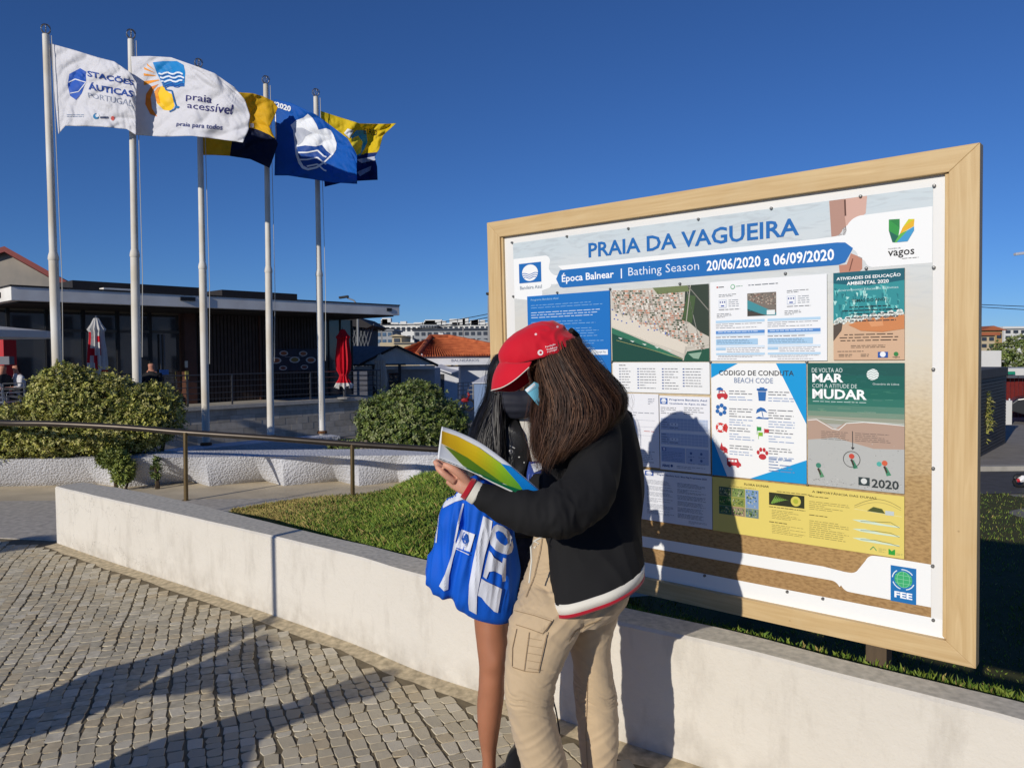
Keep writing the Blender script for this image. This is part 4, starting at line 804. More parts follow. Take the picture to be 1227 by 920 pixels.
for k in range(4):
    y = 88+k*4.6; pr.line([(190+k*1.6+i*3.6, y+1.3*math.sin(i*1.7)) for i in range(int((31-k*1.6)/3.6)+1)], 1.8, (228, 234, 240) if k < 3 else (24, 70, 150), 1)
    pr.line([(190.5+k*1.6+i*3.6, y+2.1+1.3*math.sin(i*1.7)) for i in range(int((31-k*1.6)/3.6)+1)], 1.0, (24, 70, 150), 1)
for (x0, y0, x1, y1, w_) in ((176, 77.5, 184, 84, 2.6), (172.5, 82, 184, 87, 2.8), (172, 89.5, 186, 91, 3.0), (172, 100, 190, 96, 5)): pr.poly([(x0, y0-w_*.5), (x1, y1-.4), (x1+1, y1+.5), (x0+.3, y0+w_*.5)], OR, 0)
pr.poly([(190, 101), (181, 104), (175, 113), (174, 125), (180, 137), (188.5, 140), (182, 130), (180.5, 117), (184, 107)], (228, 130, 40), 0); pr.poly([(185, 110), (189, 105), (195, 103), (202, 111), (206, 113), (209, 127), (205, 133), (196, 132), (188, 124)], (244, 198, 40), 0); pr.poly([(185, 110), (189, 105), (192, 104), (189, 112), (192, 124), (188, 124)], OR, 1)
pr.line([(195, 98), (199, 108), (206, 109), (208, 118), (211, 127), (209, 131), (203, 134)], 1.8, (20, 96, 160), 2).disc(212.5, 128.5, 2.4, 1.6, (20, 110, 176), 2, 8)
pr.text('praia', [(222.5, 121.5), (253, 127), (254, 115), (223, 112)], (44, 42, 110), 1, .0035).text('acessível', [(224, 129.5), (277, 137.5), (279.5, 125.5), (224.5, 122.5)], (44, 42, 110), 1, .0035).text('praia para todos', [(211, 152), (266, 158), (267, 149.5), (212, 146)], (44, 54, 120), 1, .01)
pr.build('print', fn, fl, step=.9)
fl, fn = flag('flag', [(239, 92), (262, 100), (287, 111), (303, 112), (315, 115.5), (327.5, 121.5), (333, 129)], [(237.4, 186), (255, 186), (274.5, 187), (300, 191), (323, 201.5)], [(239, 92), (238, 140), (237.4, 186)], [(333, 129), (328, 142), (323, 152), (328, 163), (333, 172), (328, 188), (323, 201.5)], 11.62, .3, .10, 1.1, 2.2, lambda u, v: (0 if u > .42 else 1) if v < .52 else (0 if u < .42 else 1), [F_yel, F_navy], 'yellow and navy quartered flag behind the white praia acessível flag')
pr = Print(); pr.rect(300, 148, 304, 153, (190, 196, 206), 1); pr.build('print', fn, fl, step=.9)
fl, fn = flag('flag', [(328.5, 119), (348.7, 123.6), (378, 137), (399.5, 153), (416.5, 166), (424, 178.6), (428, 187)], [(329, 210.5), (345, 210.5), (365.6, 213.6), (399.5, 219), (428, 220.5)], [(328.5, 119), (330, 160), (329, 210.5)], [(428, 187), (427.5, 204), (428, 220.5)], 12.42, -.45, .10, .9, 3.6, W0, [F_blue], 'bright blue flag with a white gull over waves and the year 2020')
pr = Print(); X = lambda x: 230+x*.2119; Yy = lambda y: 60+y*.2119
def zp(pr, pts, c, l): pr.poly([(X(a), Yy(b_)) for a, b_ in pts], c, l)
WB_ = (232, 236, 242)
zp(pr, [(558, 425), (590, 398), (630, 384), (655, 362), (682, 385), (702, 418), (716, 452), (758, 443), (785, 455), (800, 480), (818, 528), (814, 566), (795, 596), (752, 636), (706, 668), (655, 680), (622, 668), (604, 640), (588, 590), (582, 540), (578, 500), (572, 455)], WB_, 0)
zp(pr, [(592, 548), (640, 540), (700, 546), (735, 537), (760, 570), (786, 590), (745, 630), (700, 660), (655, 668), (630, 655), (610, 620), (600, 590)], (16, 70, 150), 1)
zp(pr, [(575, 440), (625, 440), (680, 470), (640, 490), (625, 520), (600, 540), (586, 520)], (186, 192, 206), 1)
pr.line([(X(a), Yy(b_)) for a, b_ in ((585, 545), (590, 590), (606, 640), (626, 668), (656, 678), (706, 666), (752, 634))], 1.5, WB_, 3)
for dy in (0, 40, 78): pr.line([(X(a), Yy(b_+dy)) for a, b_ in ((600, 580), (650, 580), (710, 568), (745, 600), (760, 606)) if not (dy > 50 and a < 620)], 1.7, WB_, 2)
pr.text('2020', [(330.5, 128.5), (348, 134.5), (349, 127.5), (331, 122)], WB_, 1, .04); pr.line([(329.3, 122), (330.3, 160), (329.8, 175)], 1.6, WB_, 1)
pr.build('print', fn, fl, step=.9)
fl, fn = flag('flag', [(383.6, 133), (410, 141.6), (431, 148), (459, 148.6), (474.7, 148)], [(389, 224), (410, 219), (428, 217), (452.5, 215.7)], [(383.6, 133), (386, 180), (389, 224)], [(474.7, 148), (466, 156), (459, 163), (454.6, 178.7), (449, 188), (452, 200), (452.5, 215.7)], 13.05, .4, .13, 1.3, 1.0, lambda u, v: 0 if v < (.60 - .06*u) else 1, [F_lemon, F_dblue], 'yellow and deep blue flag on the far right pole, half behind the blue gull flag')
pr = Print(); pr.poly([(X(a), Yy(b_)) for a, b_ in ((900, 490), (930, 455), (985, 455), (992, 520), (975, 560), (950, 600), (925, 590))], (40, 150, 200), 0); pr.poly([(X(a), Yy(b_)) for a, b_ in ((905, 500), (940, 485), (965, 520), (955, 585), (920, 600), (905, 540))], (226, 206, 60), 1); pr.poly([(X(a), Yy(b_)) for a, b_ in ((860, 470), (880, 445), (915, 455), (890, 500))], WB_, 1)
pr.text('EIRO', [(X(972), Yy(475)), (X(1046), Yy(486)), (X(1048), Yy(452)), (X(972), Yy(442))], (60, 60, 50), 1)
pr.poly([(X(a), Yy(b_)) for a, b_ in ((935, 690), (1015, 655), (1010, 680), (950, 715))], (150, 160, 190), 1); pr.poly([(X(a), Yy(b_)) for a, b_ in ((930, 620), (1040, 600), (1042, 622), (960, 640))], (176, 184, 206), 1)
pr.build('print', fn, fl, step=.9)
# ---------------------------------------------------------------- shrubs
M_leaf = [mat('leaf_olive', rgb(178, 176, 84, .84), .5, .25, 3, spec=.4), mat('leaf_mid', rgb(130, 138, 62, .8), .5, .25, 3, spec=.4), mat('leaf_pale', rgb(198, 192, 120, .82), .55, .2, 3, spec=.3), mat('leaf_dark', rgb(84, 98, 50, .7), .5, .25, 3, spec=.4)]
M_leafg = [mat('leaf_green', rgb(124, 142, 66, .82), .45, .25, 3, spec=.5), mat('leaf_green_dark', rgb(78, 100, 46, .75), .45, .25, 3, spec=.5), mat('leaf_silvery', rgb(160, 168, 112, .68), .5, .2, 3, spec=.4), mat('leaf_moss', rgb(140, 150, 70, .72), .5, .25, 3)]
M_bark = mat('bark', rgb(96, 80, 62, .5), .9, .3, 12, .5, 40)
def shrub(lobes, n, leaf, mats, w, label, zmin, sprays=140, cat='shrub', seed=1, stems=6):
    rg = np.random.RandomState(seed); lobes = np.array([[*p, *r] for p, r in lobes], float); vol = (lobes[:, 3]*lobes[:, 4]*lobes[:, 5])**.66; vol /= vol.sum()
    # rosettes of leaves spread close under the surface of the lobes
    nr = n//9; L_ = rg.choice(len(lobes), nr, p=vol); d = rg.normal(size=(nr, 3)); d /= np.linalg.norm(d, axis=1)[:, None]
    rad = 1-np.abs(rg.normal(0, .16, nr)); rad = np.where(rg.uniform(size=nr) < .06, 1+rg.uniform(.02, .12, nr), rad); rad = np.where(rg.uniform(size=nr) < .12, rad*rg.uniform(.4, 1, nr), rad)
    lump = np.array([1+.13*noise.noise(Vector(x*3.1)+Vector((k*3., 0, seed)))+.10*noise.noise(Vector(x*7)+Vector((k*5., 1, seed))) for x, k in zip(d, L_)])
    C = lobes[L_, :3]+d*lobes[L_, 3:]*(rad*lump)[:, None]; keep = C[:, 2] > zmin; C = C[keep]; d = d[keep]; nr = len(C)
    m = 9; A = d*.8+rg.normal(0, .5, (nr, 3)); A[:, 2] += .5; A /= np.linalg.norm(A, axis=1)[:, None]
    Ar = np.repeat(A, m, 0); Cr = np.repeat(C, m, 0); q = rg.normal(size=(nr*m, 3)); q -= (q*Ar).sum(1)[:, None]*Ar; q /= np.linalg.norm(q, axis=1)[:, None]
    D = Ar*rg.uniform(.1, 1.0, (nr*m, 1))+q; D /= np.linalg.norm(D, axis=1)[:, None]; N_ = np.cross(D, np.cross(Ar, D)); N_ /= np.linalg.norm(N_, axis=1)[:, None]; Sd = np.cross(D, N_)
    ll = leaf*rg.uniform(.6, 1.25, (nr*m, 1)); ww = w*ll; base = Cr+rg.normal(0, leaf*.25, (nr*m, 3))
    P = np.stack([base, base+D*ll*.5+Sd*ww, base+D*ll-N_*ll*.12, base+D*ll*.5-Sd*ww], 1)
    F = np.arange(nr*m*4).reshape(-1, 4); cl = rg.randint(0, 3, nr); mi = np.repeat(cl, m); mi = np.where(rg.uniform(size=nr*m) < .25, rg.randint(0, 4, nr*m), mi)
    e = empty('shrub', (lobes[0, 0], lobes[0, 1], zmin), label, cat)
    npmesh('foliage', P.reshape(-1, 3), F, mats, mi, parent=e, kind='stuff')
    b = MB(); r = random.Random(seed)
    for k in range(stems):
        l = lobes[k % len(lobes)]; x0 = l[0]+r.uniform(-.3, .3)*l[3]; y0 = l[1]+r.uniform(-.2, .2)*l[4]
        b.tube([(x0, y0, zmin-.05), (x0+r.uniform(-.1, .1), y0, zmin+l[5]*.6), (l[0]+r.uniform(-.6, .6)*l[3], l[1]+r.uniform(-.4, .4)*l[4], l[2]+l[5]*.5)], [.03, .02, .008], M_bark, 6)
    b.build('stem', e, True); return e
shrub([(at(118, 492, 9.9), (.60, .5, .50)), (at(78, 480, 9.8), (.42, .45, .46)), (at(180, 496, 10.0), (.42, .4, .40)), (at(20, 520, 9.7), (.52, .45, .38)), (at(-40, 528, 9.7), (.5, .45, .36)), (at(65, 520, 9.6), (.5, .4, .30)), (at(160, 515, 9.8), (.42, .35, .30)), (at(120, 520, 9.6), (.5, .35, .25))], 130000, .040, M_leaf, .26, 'big olive green shrub spilling over the planter on the far left', .36, seed=3, stems=9)
shrub([(at(495, 500, 11.3), (.58, .5, .50)), (at(460, 505, 11.2), (.40, .4, .38)), (at(530, 512, 11.3), (.40, .4, .40)), (at(492, 520, 11.1), (.62, .4, .3)), (at(500, 475, 11.4), (.36, .35, .24))], 90000, .042, M_leafg, .24, 'round green shrub left of the two people, behind the handrail', .17, seed=8)
shrub([(at(420, 535, 11.6), (.35, .2, .10)), (at(445, 530, 11.5), (.25, .2, .12))], 5000, .04, M_leafg, .3, 'low dark creeping plant at the foot of the round green shrub', .10, seed=12, stems=2, cat='plant')
shrub([(at(147, 563, 9.28), (.13, .10, .17)), (at(135, 550, 9.3), (.18, .12, .12))], 5200, .045, [M_leafg[0], M_leafg[3], M_leafg[3], M_leaf[1]], .2, 'small fresh green plant hanging down the planter wall under the big shrub', .02, seed=5, stems=2, cat='plant')
shrub([(at(187, 562, 9.36), (.05, .04, .15))], 700, .035, M_leafg, .25, 'thin dark trailing sprig on the planter wall left of the handrail post', .05, seed=6, stems=1, cat='plant')
# wooden log edging by the round shrub
M_log = mat('grey_log', rgb(150, 138, 118, .65), .9, .3, 8, .3, 40, stretch=(3, 3, .5))
e = empty('log_edging', at(455, 536, 10.9), 'row of short upright grey logs in front of the round shrub', 'edging')
for k in range(12):
    p = at(434+k*5.0, 542, 10.9); b = MB(); b.lathe((p.x, p.y, .12), [(.027, 0), (.027, .26+.02*math.sin(k*2.3)), (.02, .27+.02*math.sin(k*2.3)), (0, .272+.02*math.sin(k*2.3))], M_log, 10); b.build('log', e, True)
# handrail
M_rail = mat('brown_steel_rail', rgb(96, 88, 80, .6), .38, .15, 6, metal=.6); M_railp = mat('brass_coloured_post', rgb(150, 128, 92, .7), .35, .1, 6, metal=.7)
e = empty('handrail', at(222, 599, 8.56), 'dark tubular handrail on thin posts between the path and the planter', 'handrail')
b = MB(); pts = [at(-160, 492, 9.6), at(-60, 500, 9.1), at(0, 506.5, 8.85), at(60, 507.5, 8.75), at(150, 512, 8.66), at(222, 518, 8.59), at(320, 524.5, 8.53), at(422, 532, 8.49), at(520, 538, 8.46), at(700, 548, 8.44)]
b.tube([p for p in dense([tuple(x) for x in pts], 4)], .034, M_rail, 12); b.build('rail', e, True)
for px, Y in ((222, 8.56), (422, 8.48), (-110, 9.3), (640, 8.44)):
    bt = atz(px, 599, 0) if px > 0 else at(px, 590, Y); bt = Vector((at(px, 560, Y).x, Y, 0)); py = {222: 518, 422: 532, -110: 496, 640: 545}[px]; tp = at(px, py, Y)
    b = MB(); b.tube([bt, (tp.x, tp.y, tp.z)], .024, M_railp, 12); b.lathe(bt, [(.045, 0), (.045, .008), (.026, .01)], M_railp, 14); b.build('post', e, True)
# ---------------------------------------------------------------- the cafe building on its terrace
E1 = Vector((.676, .737, 0)); E2 = Vector((-.737, .676, 0)); OB = Vector((-11.6, 17.9, 0))
def bl(s, t, z): return OB+E1*s+E2*t+Vector((0, 0, z))
def bbox_(mb, s0, s1, t0, t1, z0, z1, m): return mb.obox(bl((s0+s1)/2, (t0+t1)/2, (z0+z1)/2), E1*(abs(s1-s0)/2), E2*(abs(t1-t0)/2), Vector((0, 0, abs(z1-z0)/2)), m)
M_fascia = mat('white_fascia', rgb(232, 230, 224, 1.0), .8, .08, 2, .1, 30, col2=rgb(214, 210, 204, 1.0)); M_clad = mat('black_cladding', (.05, .036, .031), .6, .2, 4); M_brown = mat('brown_panel', rgb(104, 70, 58, .6), .5, .15, 3)
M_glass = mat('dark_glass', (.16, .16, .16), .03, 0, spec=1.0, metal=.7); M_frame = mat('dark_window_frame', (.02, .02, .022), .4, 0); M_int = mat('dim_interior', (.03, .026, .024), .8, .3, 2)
M_roofblk = mat('roof_membrane', (.03, .028, .03), .8, .1); M_white = _M['white_board']; M_metal = mat('rail_steel', (.13, .13, .135), .35, .05, metal=.7); M_cop = mat('terrace_coping', rgb(190, 184, 172, .9), .9, .1)
M_greyw = mat('grey_render', rgb(158, 156, 154, .8), .9, .08, 1.5); M_redtrim = mat('dark_red_trim', rgb(128, 44, 40, .8), .6, .1)
ZT = .2
cafe = empty('cafe_building', bl(4, 3, ZT), 'long low cafe with a white flat roof and black cladding on the left', 'building')
b = MB(); bbox_(b, 0, 11.5, 0, 9, 2.97, 3.29, M_fascia); b.build('roof_slab', cafe, bevel=.01)
b = MB(); bbox_(b, -.02, 11.52, -.02, 9, 3.292, 3.33, M_roofblk); b.build('roof_edging', cafe)
for s0, s1, z1 in ((1.6, 5.0, 3.60), (5.6, 8.1, 3.58)):
    b = MB(); bbox_(b, s0, s1, .9, 2.4, 3.33, z1, M_roofblk); b.build('parapet', cafe)
b = MB(); bbox_(b, 2.2, 2.9, .5, .8, 3.33, 3.42, M_fascia); b.build('roof_vent', cafe)
b = MB(); bbox_(b, 10.95, 11.15, -.03, 0, 3.1, 3.2, M_frame); b.build('lamp', cafe)
b = MB(); bbox_(b, 3.95, 4.35, -.05, 0, 3.14, 3.24, M_frame); b.build('lamp', cafe)
b = MB(); bbox_(b, 4.68, 4.74, -.03, .0, 2.97, 3.27, M_white); b.build('rain_pipe', cafe)
b = MB(); bbox_(b, -.05, 0, .8, 1.1, 3.08, 3.2, M_frame); b.build('spotlight', cafe)
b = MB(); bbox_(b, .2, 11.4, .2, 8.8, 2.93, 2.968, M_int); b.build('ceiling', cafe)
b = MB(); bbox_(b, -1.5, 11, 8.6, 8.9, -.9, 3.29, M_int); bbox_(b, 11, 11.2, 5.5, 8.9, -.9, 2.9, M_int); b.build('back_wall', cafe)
# black ribbed cladding
b = MB(); bbox_(b, 5.4, 9.85, 2.4, 2.6, ZT, 2.93, M_clad); b.build('wall', cafe)
for k in range(37):
    b = MB(); s = 5.42+k*.12; bbox_(b, s, s+.085, 2.36, 2.398, ZT+.02, 2.92, M_clad); b.build('cladding_board', cafe)
for s in (5.05, 7.55):
    b = MB(); bbox_(b, s, s+(.34 if s < 6 else .05), 2.2 if s < 6 else 2.3, 2.6, ZT, 2.93, M_brown); b.build('brown_panel', cafe)
# glazed front left of it
for k in range(6):
    s = -.35+k*.9; b = MB(); bbox_(b, s+.04, s+.86, 2.5, 2.53, ZT+.05, 2.88, M_glass); w = b.build('window_pane', cafe)
    b = MB(); bbox_(b, s-.04, s+.04, 2.44, 2.56, ZT, 2.93, M_frame); b.build('mullion', cafe)
b = MB(); bbox_(b, -.4, 5.0, 2.44, 2.56, 2.33, 2.41, mat('transom_grey', rgb(110, 108, 106, .6), .5, 0)); b.build('transom', cafe)
b = MB(); bbox_(b, 4.40, 4.44, 2.40, 2.44, .8, 2.3, M_metal); bbox_(b, 4.50, 4.54, 2.40, 2.44, .8, 2.3, M_metal); b.build('door_handle', cafe)
b = MB(); bbox_(b, 4.36, 4.62, 2.38, 2.40, 1.1, 1.25, flat((40, 80, 150))); b.build('door_sticker', cafe)
b = MB(); bbox_(b, 5.02, 5.10, 2.15, 2.19, 1.3, 1.5, flat((190, 190, 180))); bbox_(b, 5.02, 5.12, 2.15, 2.19, .95, 1.2, flat((170, 160, 90))); b.build('notice', cafe)
# right glazing
for k in range(3):
    s = 9.9+k*.5; b = MB(); bbox_(b, s, s+.46, 2.6+k*.0, 2.63, ZT, 2.9, mat('green_glass', (.06, .10, .11), .08, .3, 1.2, spec=.9, col2=(.16, .10, .07))); b.build('window_pane', cafe)
    b = MB(); bbox_(b, s+.46, s+.5, 2.56, 2.66, ZT, 2.9, M_frame); b.build('mullion', cafe)
# menu board with pictures of dishes
b = MB(); bbox_(b, 7.9, 9.75, 2.30, 2.35, 1.12, 1.86, mat('menu_board', rgb(52, 52, 68, .8), .5, .2, 4)); mb_ = b.build('menu_board', cafe)
pr = Print(); r = random.Random(2)
def mfn(x, y, l): return bl(7.9+x*1.85, 2.298-.002*(l+1), 1.12+y*.74)
for x, y, rx in ((.28, .80, .09), (.68, .78, .09), (.12, .48, .11), (.50, .50, .11), (.84, .48, .11), (.26, .14, .08), (.70, .16, .08)):
    pr.disc(x, y, rx, rx*1.3, (186, 182, 180), 0, 14); pr.disc(x, y, rx*.72, rx*.9, r.choice([(150, 90, 60), (130, 110, 60), (120, 70, 60)]), 1, 10)
pr.words(.3, .62, .7, .66, 1, (160, 160, 165), 0); pr.build('printing', mfn, mb_)
# upper gable house behind
gh = empty('gable_house', bl(-2, 10, 0), 'pale house with a dark red gable edge above the left end of the cafe', 'building')
gy = 27
def gp(px, py): return at(px, py, gy)
b = MB(); b.prism([gp(-60, 372), gp(100, 372), gp(100, 346), gp(12, 301), gp(-60, 322)], (-3.6, 5.5, 0), mat('gable_wall', rgb(176, 166, 152, .8), .9, .16, .8, .1, 20, col2=rgb(140, 136, 130, .8))); b.build('gable_wall', gh)
b = MB(); b.prism([gp(12, 296.5)+Vector((0, -.3, 0)), gp(104, 348)+Vector((0, -.3, 0)), gp(98, 351)+Vector((0, -.3, 0)), gp(12, 303)+Vector((0, -.3, 0)), gp(-62, 326)+Vector((0, -.3, 0)), gp(-62, 318)+Vector((0, -.3, 0))], (-3.6, 5.5, 0), M_redtrim); b.build('roof_edge', gh)
# terrace: floor, coping, wall of grey blocks
ter = empty('terrace', bl(5, 1, ZT), 'raised cafe terrace faced with grey concrete blocks', 'terrace')
b = MB(); bbox_(b, -8, 11.2, .75, 9.5, .05, ZT, M_cop); b.build('floor', ter)
b = MB(); bbox_(b, -8, 11.25, .48, .75, .10, ZT+.02, M_cop); b.build('coping', ter, bevel=.01)
M_blk = [mat('grey_block_%d' % i, rgb(c, c-8, c-22, .95), .95, .12, 6, .5, 60) for i, c in enumerate((178, 186, 170, 192))]
b = MB(); bbox_(b, -8, 11.2, .62, .9, -1.05, .10, M_blk[2]); b.build('core_wall', ter)
for row in range(6):
    z0 = -.10-row*.2+.0; s = 1.4+(row % 2)*.2
    while s < 11.18:
        s1 = min(s+.4, 11.2); b = MB(); r_ = rnd.uniform(0, .012); bbox_(b, s+.0025, s1-.0025, .585+r_*.5, .618, z0+.0025, z0+.1975, M_blk[rnd.randrange(4)]); b.build('block', ter); s += .4
# terrace railing
rl = empty('terrace_railing', bl(4, .6, ZT), 'dark metal railing with five bars along the terrace edge', 'railing')
for k in range(9):
    s = .4+k*1.32; b = MB(); bbox_(b, s-.02, s+.02, .58, .62, ZT, ZT+.9, M_metal); b.build('post', rl)
for z in (.90, .72, .55, .38, .21):
    b = MB(); rr = .022 if z == .90 else .012; b.tube([bl(-3, .6, ZT+z), bl(11.1, .6, ZT+z)], rr, M_metal, 6); b.tube([bl(11.1, .6, ZT+z), bl(11.1, 5, ZT+z)], rr, M_metal, 6); b.build('rail', rl, True)
# umbrellas
def closed_umbrella(p, h, r, c1, c2, label, base=0.0, spots=False, foot=True):
    e = empty('closed_parasol', p, label, 'parasol'); n = 24; vs = []
    prof = [(.0, h), (.2*r, h-.015), (.42*r, h-.07*h), (r*.62, h*.885), (r*.5, h*.86), (r*.5, h*.82), (r*.54, h*.76), (r*.6, h*.70), (r*.64, h*.63), (r*.68, h*.56), (r*.66, h*.49), (r*.60, h*.42), (r*.42, h*.36), (r*.35, h*.335), (r*.42, h*.29), (r*.65, h*.23), (r*.85, h*.17)]
    b = MB()
    for i, (rr, z) in enumerate(prof):
        for k in range(n):
            w = 2*PI*k/n; q = rr*(1+(.22 if k % 2 else -.16)*(min(1, i/3))); vs.append((p.x+q*math.cos(w), p.y+q*math.sin(w), p.z+z+(.03*h*math.sin(k*1.9) if i == len(prof)-1 else 0)))
    mats = [c1, c2]; b.add(vs, [(i*n+k, i*n+(k+1) % n, (i+1)*n+(k+1) % n, (i+1)*n+k) for i in range(len(prof)-1) for k in range(n)], c1)
    if spots:
        k2 = b.mi(c2); r9 = random.Random(4)
        for j in range(len(b.f)):
            if j//n > 3 and noise.noise(Vector(((j % n)*.55, (j//n)*.33, 4))) > .16: b.m[j] = k2
        for j in range(len(b.f)):
            if j//n > 12: b.m[j] = k2 if (j % n) % 3 else 0
    elif c2:
        k2 = b.mi(c2)
        for j in range(len(b.f)):
            if j//n > 14: b.m[j] = k2
    b.build('canopy', e, True); b = MB(); b.lathe(p, [(.022, 0), (.022, h+.04), (0, h+.05)], M_metal, 8); b.build('pole', e, True)
    b = MB(); b.lathe(p, [(r*.40, h*.325), (r*.42, h*.345), (r*.40, h*.365)], c1, 12); b.build('tie_strap', e)
    if foot: b = MB(); b.lathe(p, [(.22, 0), (.22, .05), (.03, .07)], M_greyw, 14); b.build('foot', e)
C_red = cloth_mat('parasol_red', rgb(206, 26, 46)); C_wht = cloth_mat('parasol_white', rgb(222, 220, 216, .9)); C_crm = cloth_mat('parasol_cream', rgb(206, 204, 196, .8))
p = at(412, 462, 25.2); p.z = ZT; closed_umbrella(p, 2.28, .32, C_red, C_wht, 'closed red parasol at the right end of the terrace')
p = at(117, 440, 17.6); p.z = ZT+.0; closed_umbrella(p, 2.33, .27, C_wht, C_red, 'closed white and red parasol behind the big shrub', spots=True)
p = at(456, 460, 27); p.z = -.3; closed_umbrella(p, 1.95, .30, C_crm, None, 'small closed cream parasol left of the round shrub')
# open white umbrella on the far left
p = at(-18, 440, 16.2); p.z = ZT; e = empty('open_parasol', p, 'open white parasol at the left edge of the picture', 'parasol'); b = MB(); vs = [(p.x, p.y, 2.28)]; n = 8
top = at(-18, 389, 16.2).z; rim = at(-18, 404, 16.2).z; R_ = at(57, 400, 16.2).x-p.x
vs = [(p.x, p.y, top)]
for k in range(n): w = 2*PI*k/n; vs.append((p.x+R_*math.cos(w), p.y+R_*math.sin(w), rim+.12))
for k in range(n): w = 2*PI*k/n; vs.append((p.x+R_*math.cos(w), p.y+R_*math.sin(w), rim-.02))
b.add(vs, [(0, 1+k, 1+(k+1) % n) for k in range(n)]+[(1+k, 9+k, 9+(k+1) % n, 1+(k+1) % n) for k in range(n)], C_wht); b.build('canopy', e); b = MB(); b.lathe(p, [(.03, 0), (.03, top-ZT)], M_metal, 8); b.build('pole', e)
for k in range(n): w = 2*PI*k/n; b = MB(); b.tube([(p.x, p.y, top-.06), (p.x+R_*.98*math.cos(w), p.y+R_*.98*math.sin(w), rim+.08)], .012, M_metal, 5); b.build('rib', e)
# red advertising panel and grey box at the very edge
def place_box(px0, px1, py0, py1, Y, depth, m, name, label, cat, z0=None):
    a, c = at(px0, py1, Y), at(px1, py0, Y); b = MB(); b.box(a.x, c.x, Y, Y+depth, (a.z if z0 is None else z0), c.z, m); return b.build(name, label=label, cat=cat, bevel=.01)
place_box(-14, 4, 407, 470, 19.2, .5, flat((190, 40, 50)), 'drinks_fridge', 'red drinks cabinet at the left edge under the open parasol', 'fridge', ZT)
place_box(-6, 11, 427, 437, 18.9, .2, flat((110, 112, 120)), 'notice_panel', 'small grey panel hanging beside the red cabinet', 'panel')
# chairs and tables on the terrace, left
def cafe_chair(p, rz, label=None):
    e = empty('terrace_chair', p, label, 'chair', 'metal chairs on the terrace'); c, s = math.cos(rz), math.sin(rz)
    def T(x, y, z): return Vector((p.x+x*c-y*s, p.y+x*s+y*c, p.z+z))
    b = MB(); b.prism([T(-.2, -.2, .44), T(.2, -.2, .44), T(.2, .2, .44), T(-.2, .2, .44)], (0, 0, .025), C_al); b.build('seat', e)
    for x in (-.2, .2):
        b = MB(); b.tube([T(x, -.22, 0), T(x, -.2, .45), T(x, -.18, .64), T(x, .1, .66)], .013, C_al, 6); b.build('leg', e, True)
        b = MB(); b.tube([T(x, .25, 0), T(x, .2, .45), T(x, .24, .86)], .013, C_al, 6); b.build('leg', e, True)
    for z in (.86, .76, .66, .56): b = MB(); b.tube([T(-.2, .2+(z-.45)*.1, z), T(.2, .2+(z-.45)*.1, z)], .014, C_al, 6); b.build('back_slat', e)
C_al = mat('aluminium', (.42, .43, .45), .3, 0, metal=.85)
for px, Y, rz, lab in ((6, 17.2, 2.8, 'aluminium chair nearest the left edge of the terrace'), (17, 17.5, -2.6, 'aluminium chair just left of the big shrub'), (28, 18.6, 1.4, 'aluminium chair behind the seated person in white')):
    q = at(px, 470, Y); q.z = ZT; cafe_chair(q, rz, lab)
def cafe_table(p, label):
    e = empty('terrace_table', p, label, 'table'); b = MB(); b.lathe(p, [(0, .70), (.36, .70), (.36, .73), (0, .732)], M_frame, 18); b.build('table_top', e); b = MB(); b.lathe(p, [(.24, 0), (.24, .02), (.03, .04), (.03, .70)], M_frame, 12); b.build('pedestal', e)
q = at(26, 470, 17.8); q.z = ZT; cafe_table(q, 'dark round table in front of the seated person in white')
q = at(190, 470, 19.6); q.z = ZT; cafe_table(q, 'dark round table by the cafe door, right of the big shrub')
def seated(p, face, shirt, hair, label, skin=(186, 130, 108)):
    """small seated figure grown from a jointed skeleton"""
    f = Vector((math.cos(face), math.sin(face), 0)); s = Vector((-f.y, f.x, 0)); H = lambda a, b_, z: p+f*a+s*b_+Vector((0, 0, z))
    J = [(H(0, 0, .50), .14), (H(0, 0, .75), .14), (H(.02, 0, .95), .15), (H(.04, 0, 1.08), .06), (H(.07, 0, 1.20), .095), (H(.08, 0, 1.27), .08)]
    E_ = [(0, 1), (1, 2), (2, 3), (3, 4), (4, 5)]
    for d in (-1, 1):
        i = len(J); J += [(H(.02, d*.18, .97), .06), (H(.08, d*.23, .74), .045), (H(.30, d*.14, .72), .035), (H(.38, d*.10, .73), .035)]; E_ += [(2, i), (i, i+1), (i+1, i+2), (i+2, i+3)]
        i = len(J); J += [(H(.05, d*.1, .48), .09), (H(.44, d*.12, .50), .065), (H(.44, d*.12, .10), .045), (H(.56, d*.13, .05), .04)]; E_ += [(0, i), (i, i+1), (i+1, i+2), (i+2, i+3)]
    me = skin_mesh('body', J, E_, 1); ms = [flat(shirt, .8), flat(skin, .6), flat((40, 44, 60), .8), flat(hair, .8)]
    for m_ in ms: me.materials.append(m_)
    for pl in me.polygons:
        c = pl.center-p; up = c.z; a = c.dot(f)
        pl.material_index = 1 if (up > 1.04 or (a > .22 and up > .62)) else (2 if up < .56 else 0)
        if up > 1.24 or (up > 1.1 and a < .05): pl.material_index = 3
    e = empty('person', p, label, 'person'); link('body', me, e, True); return e
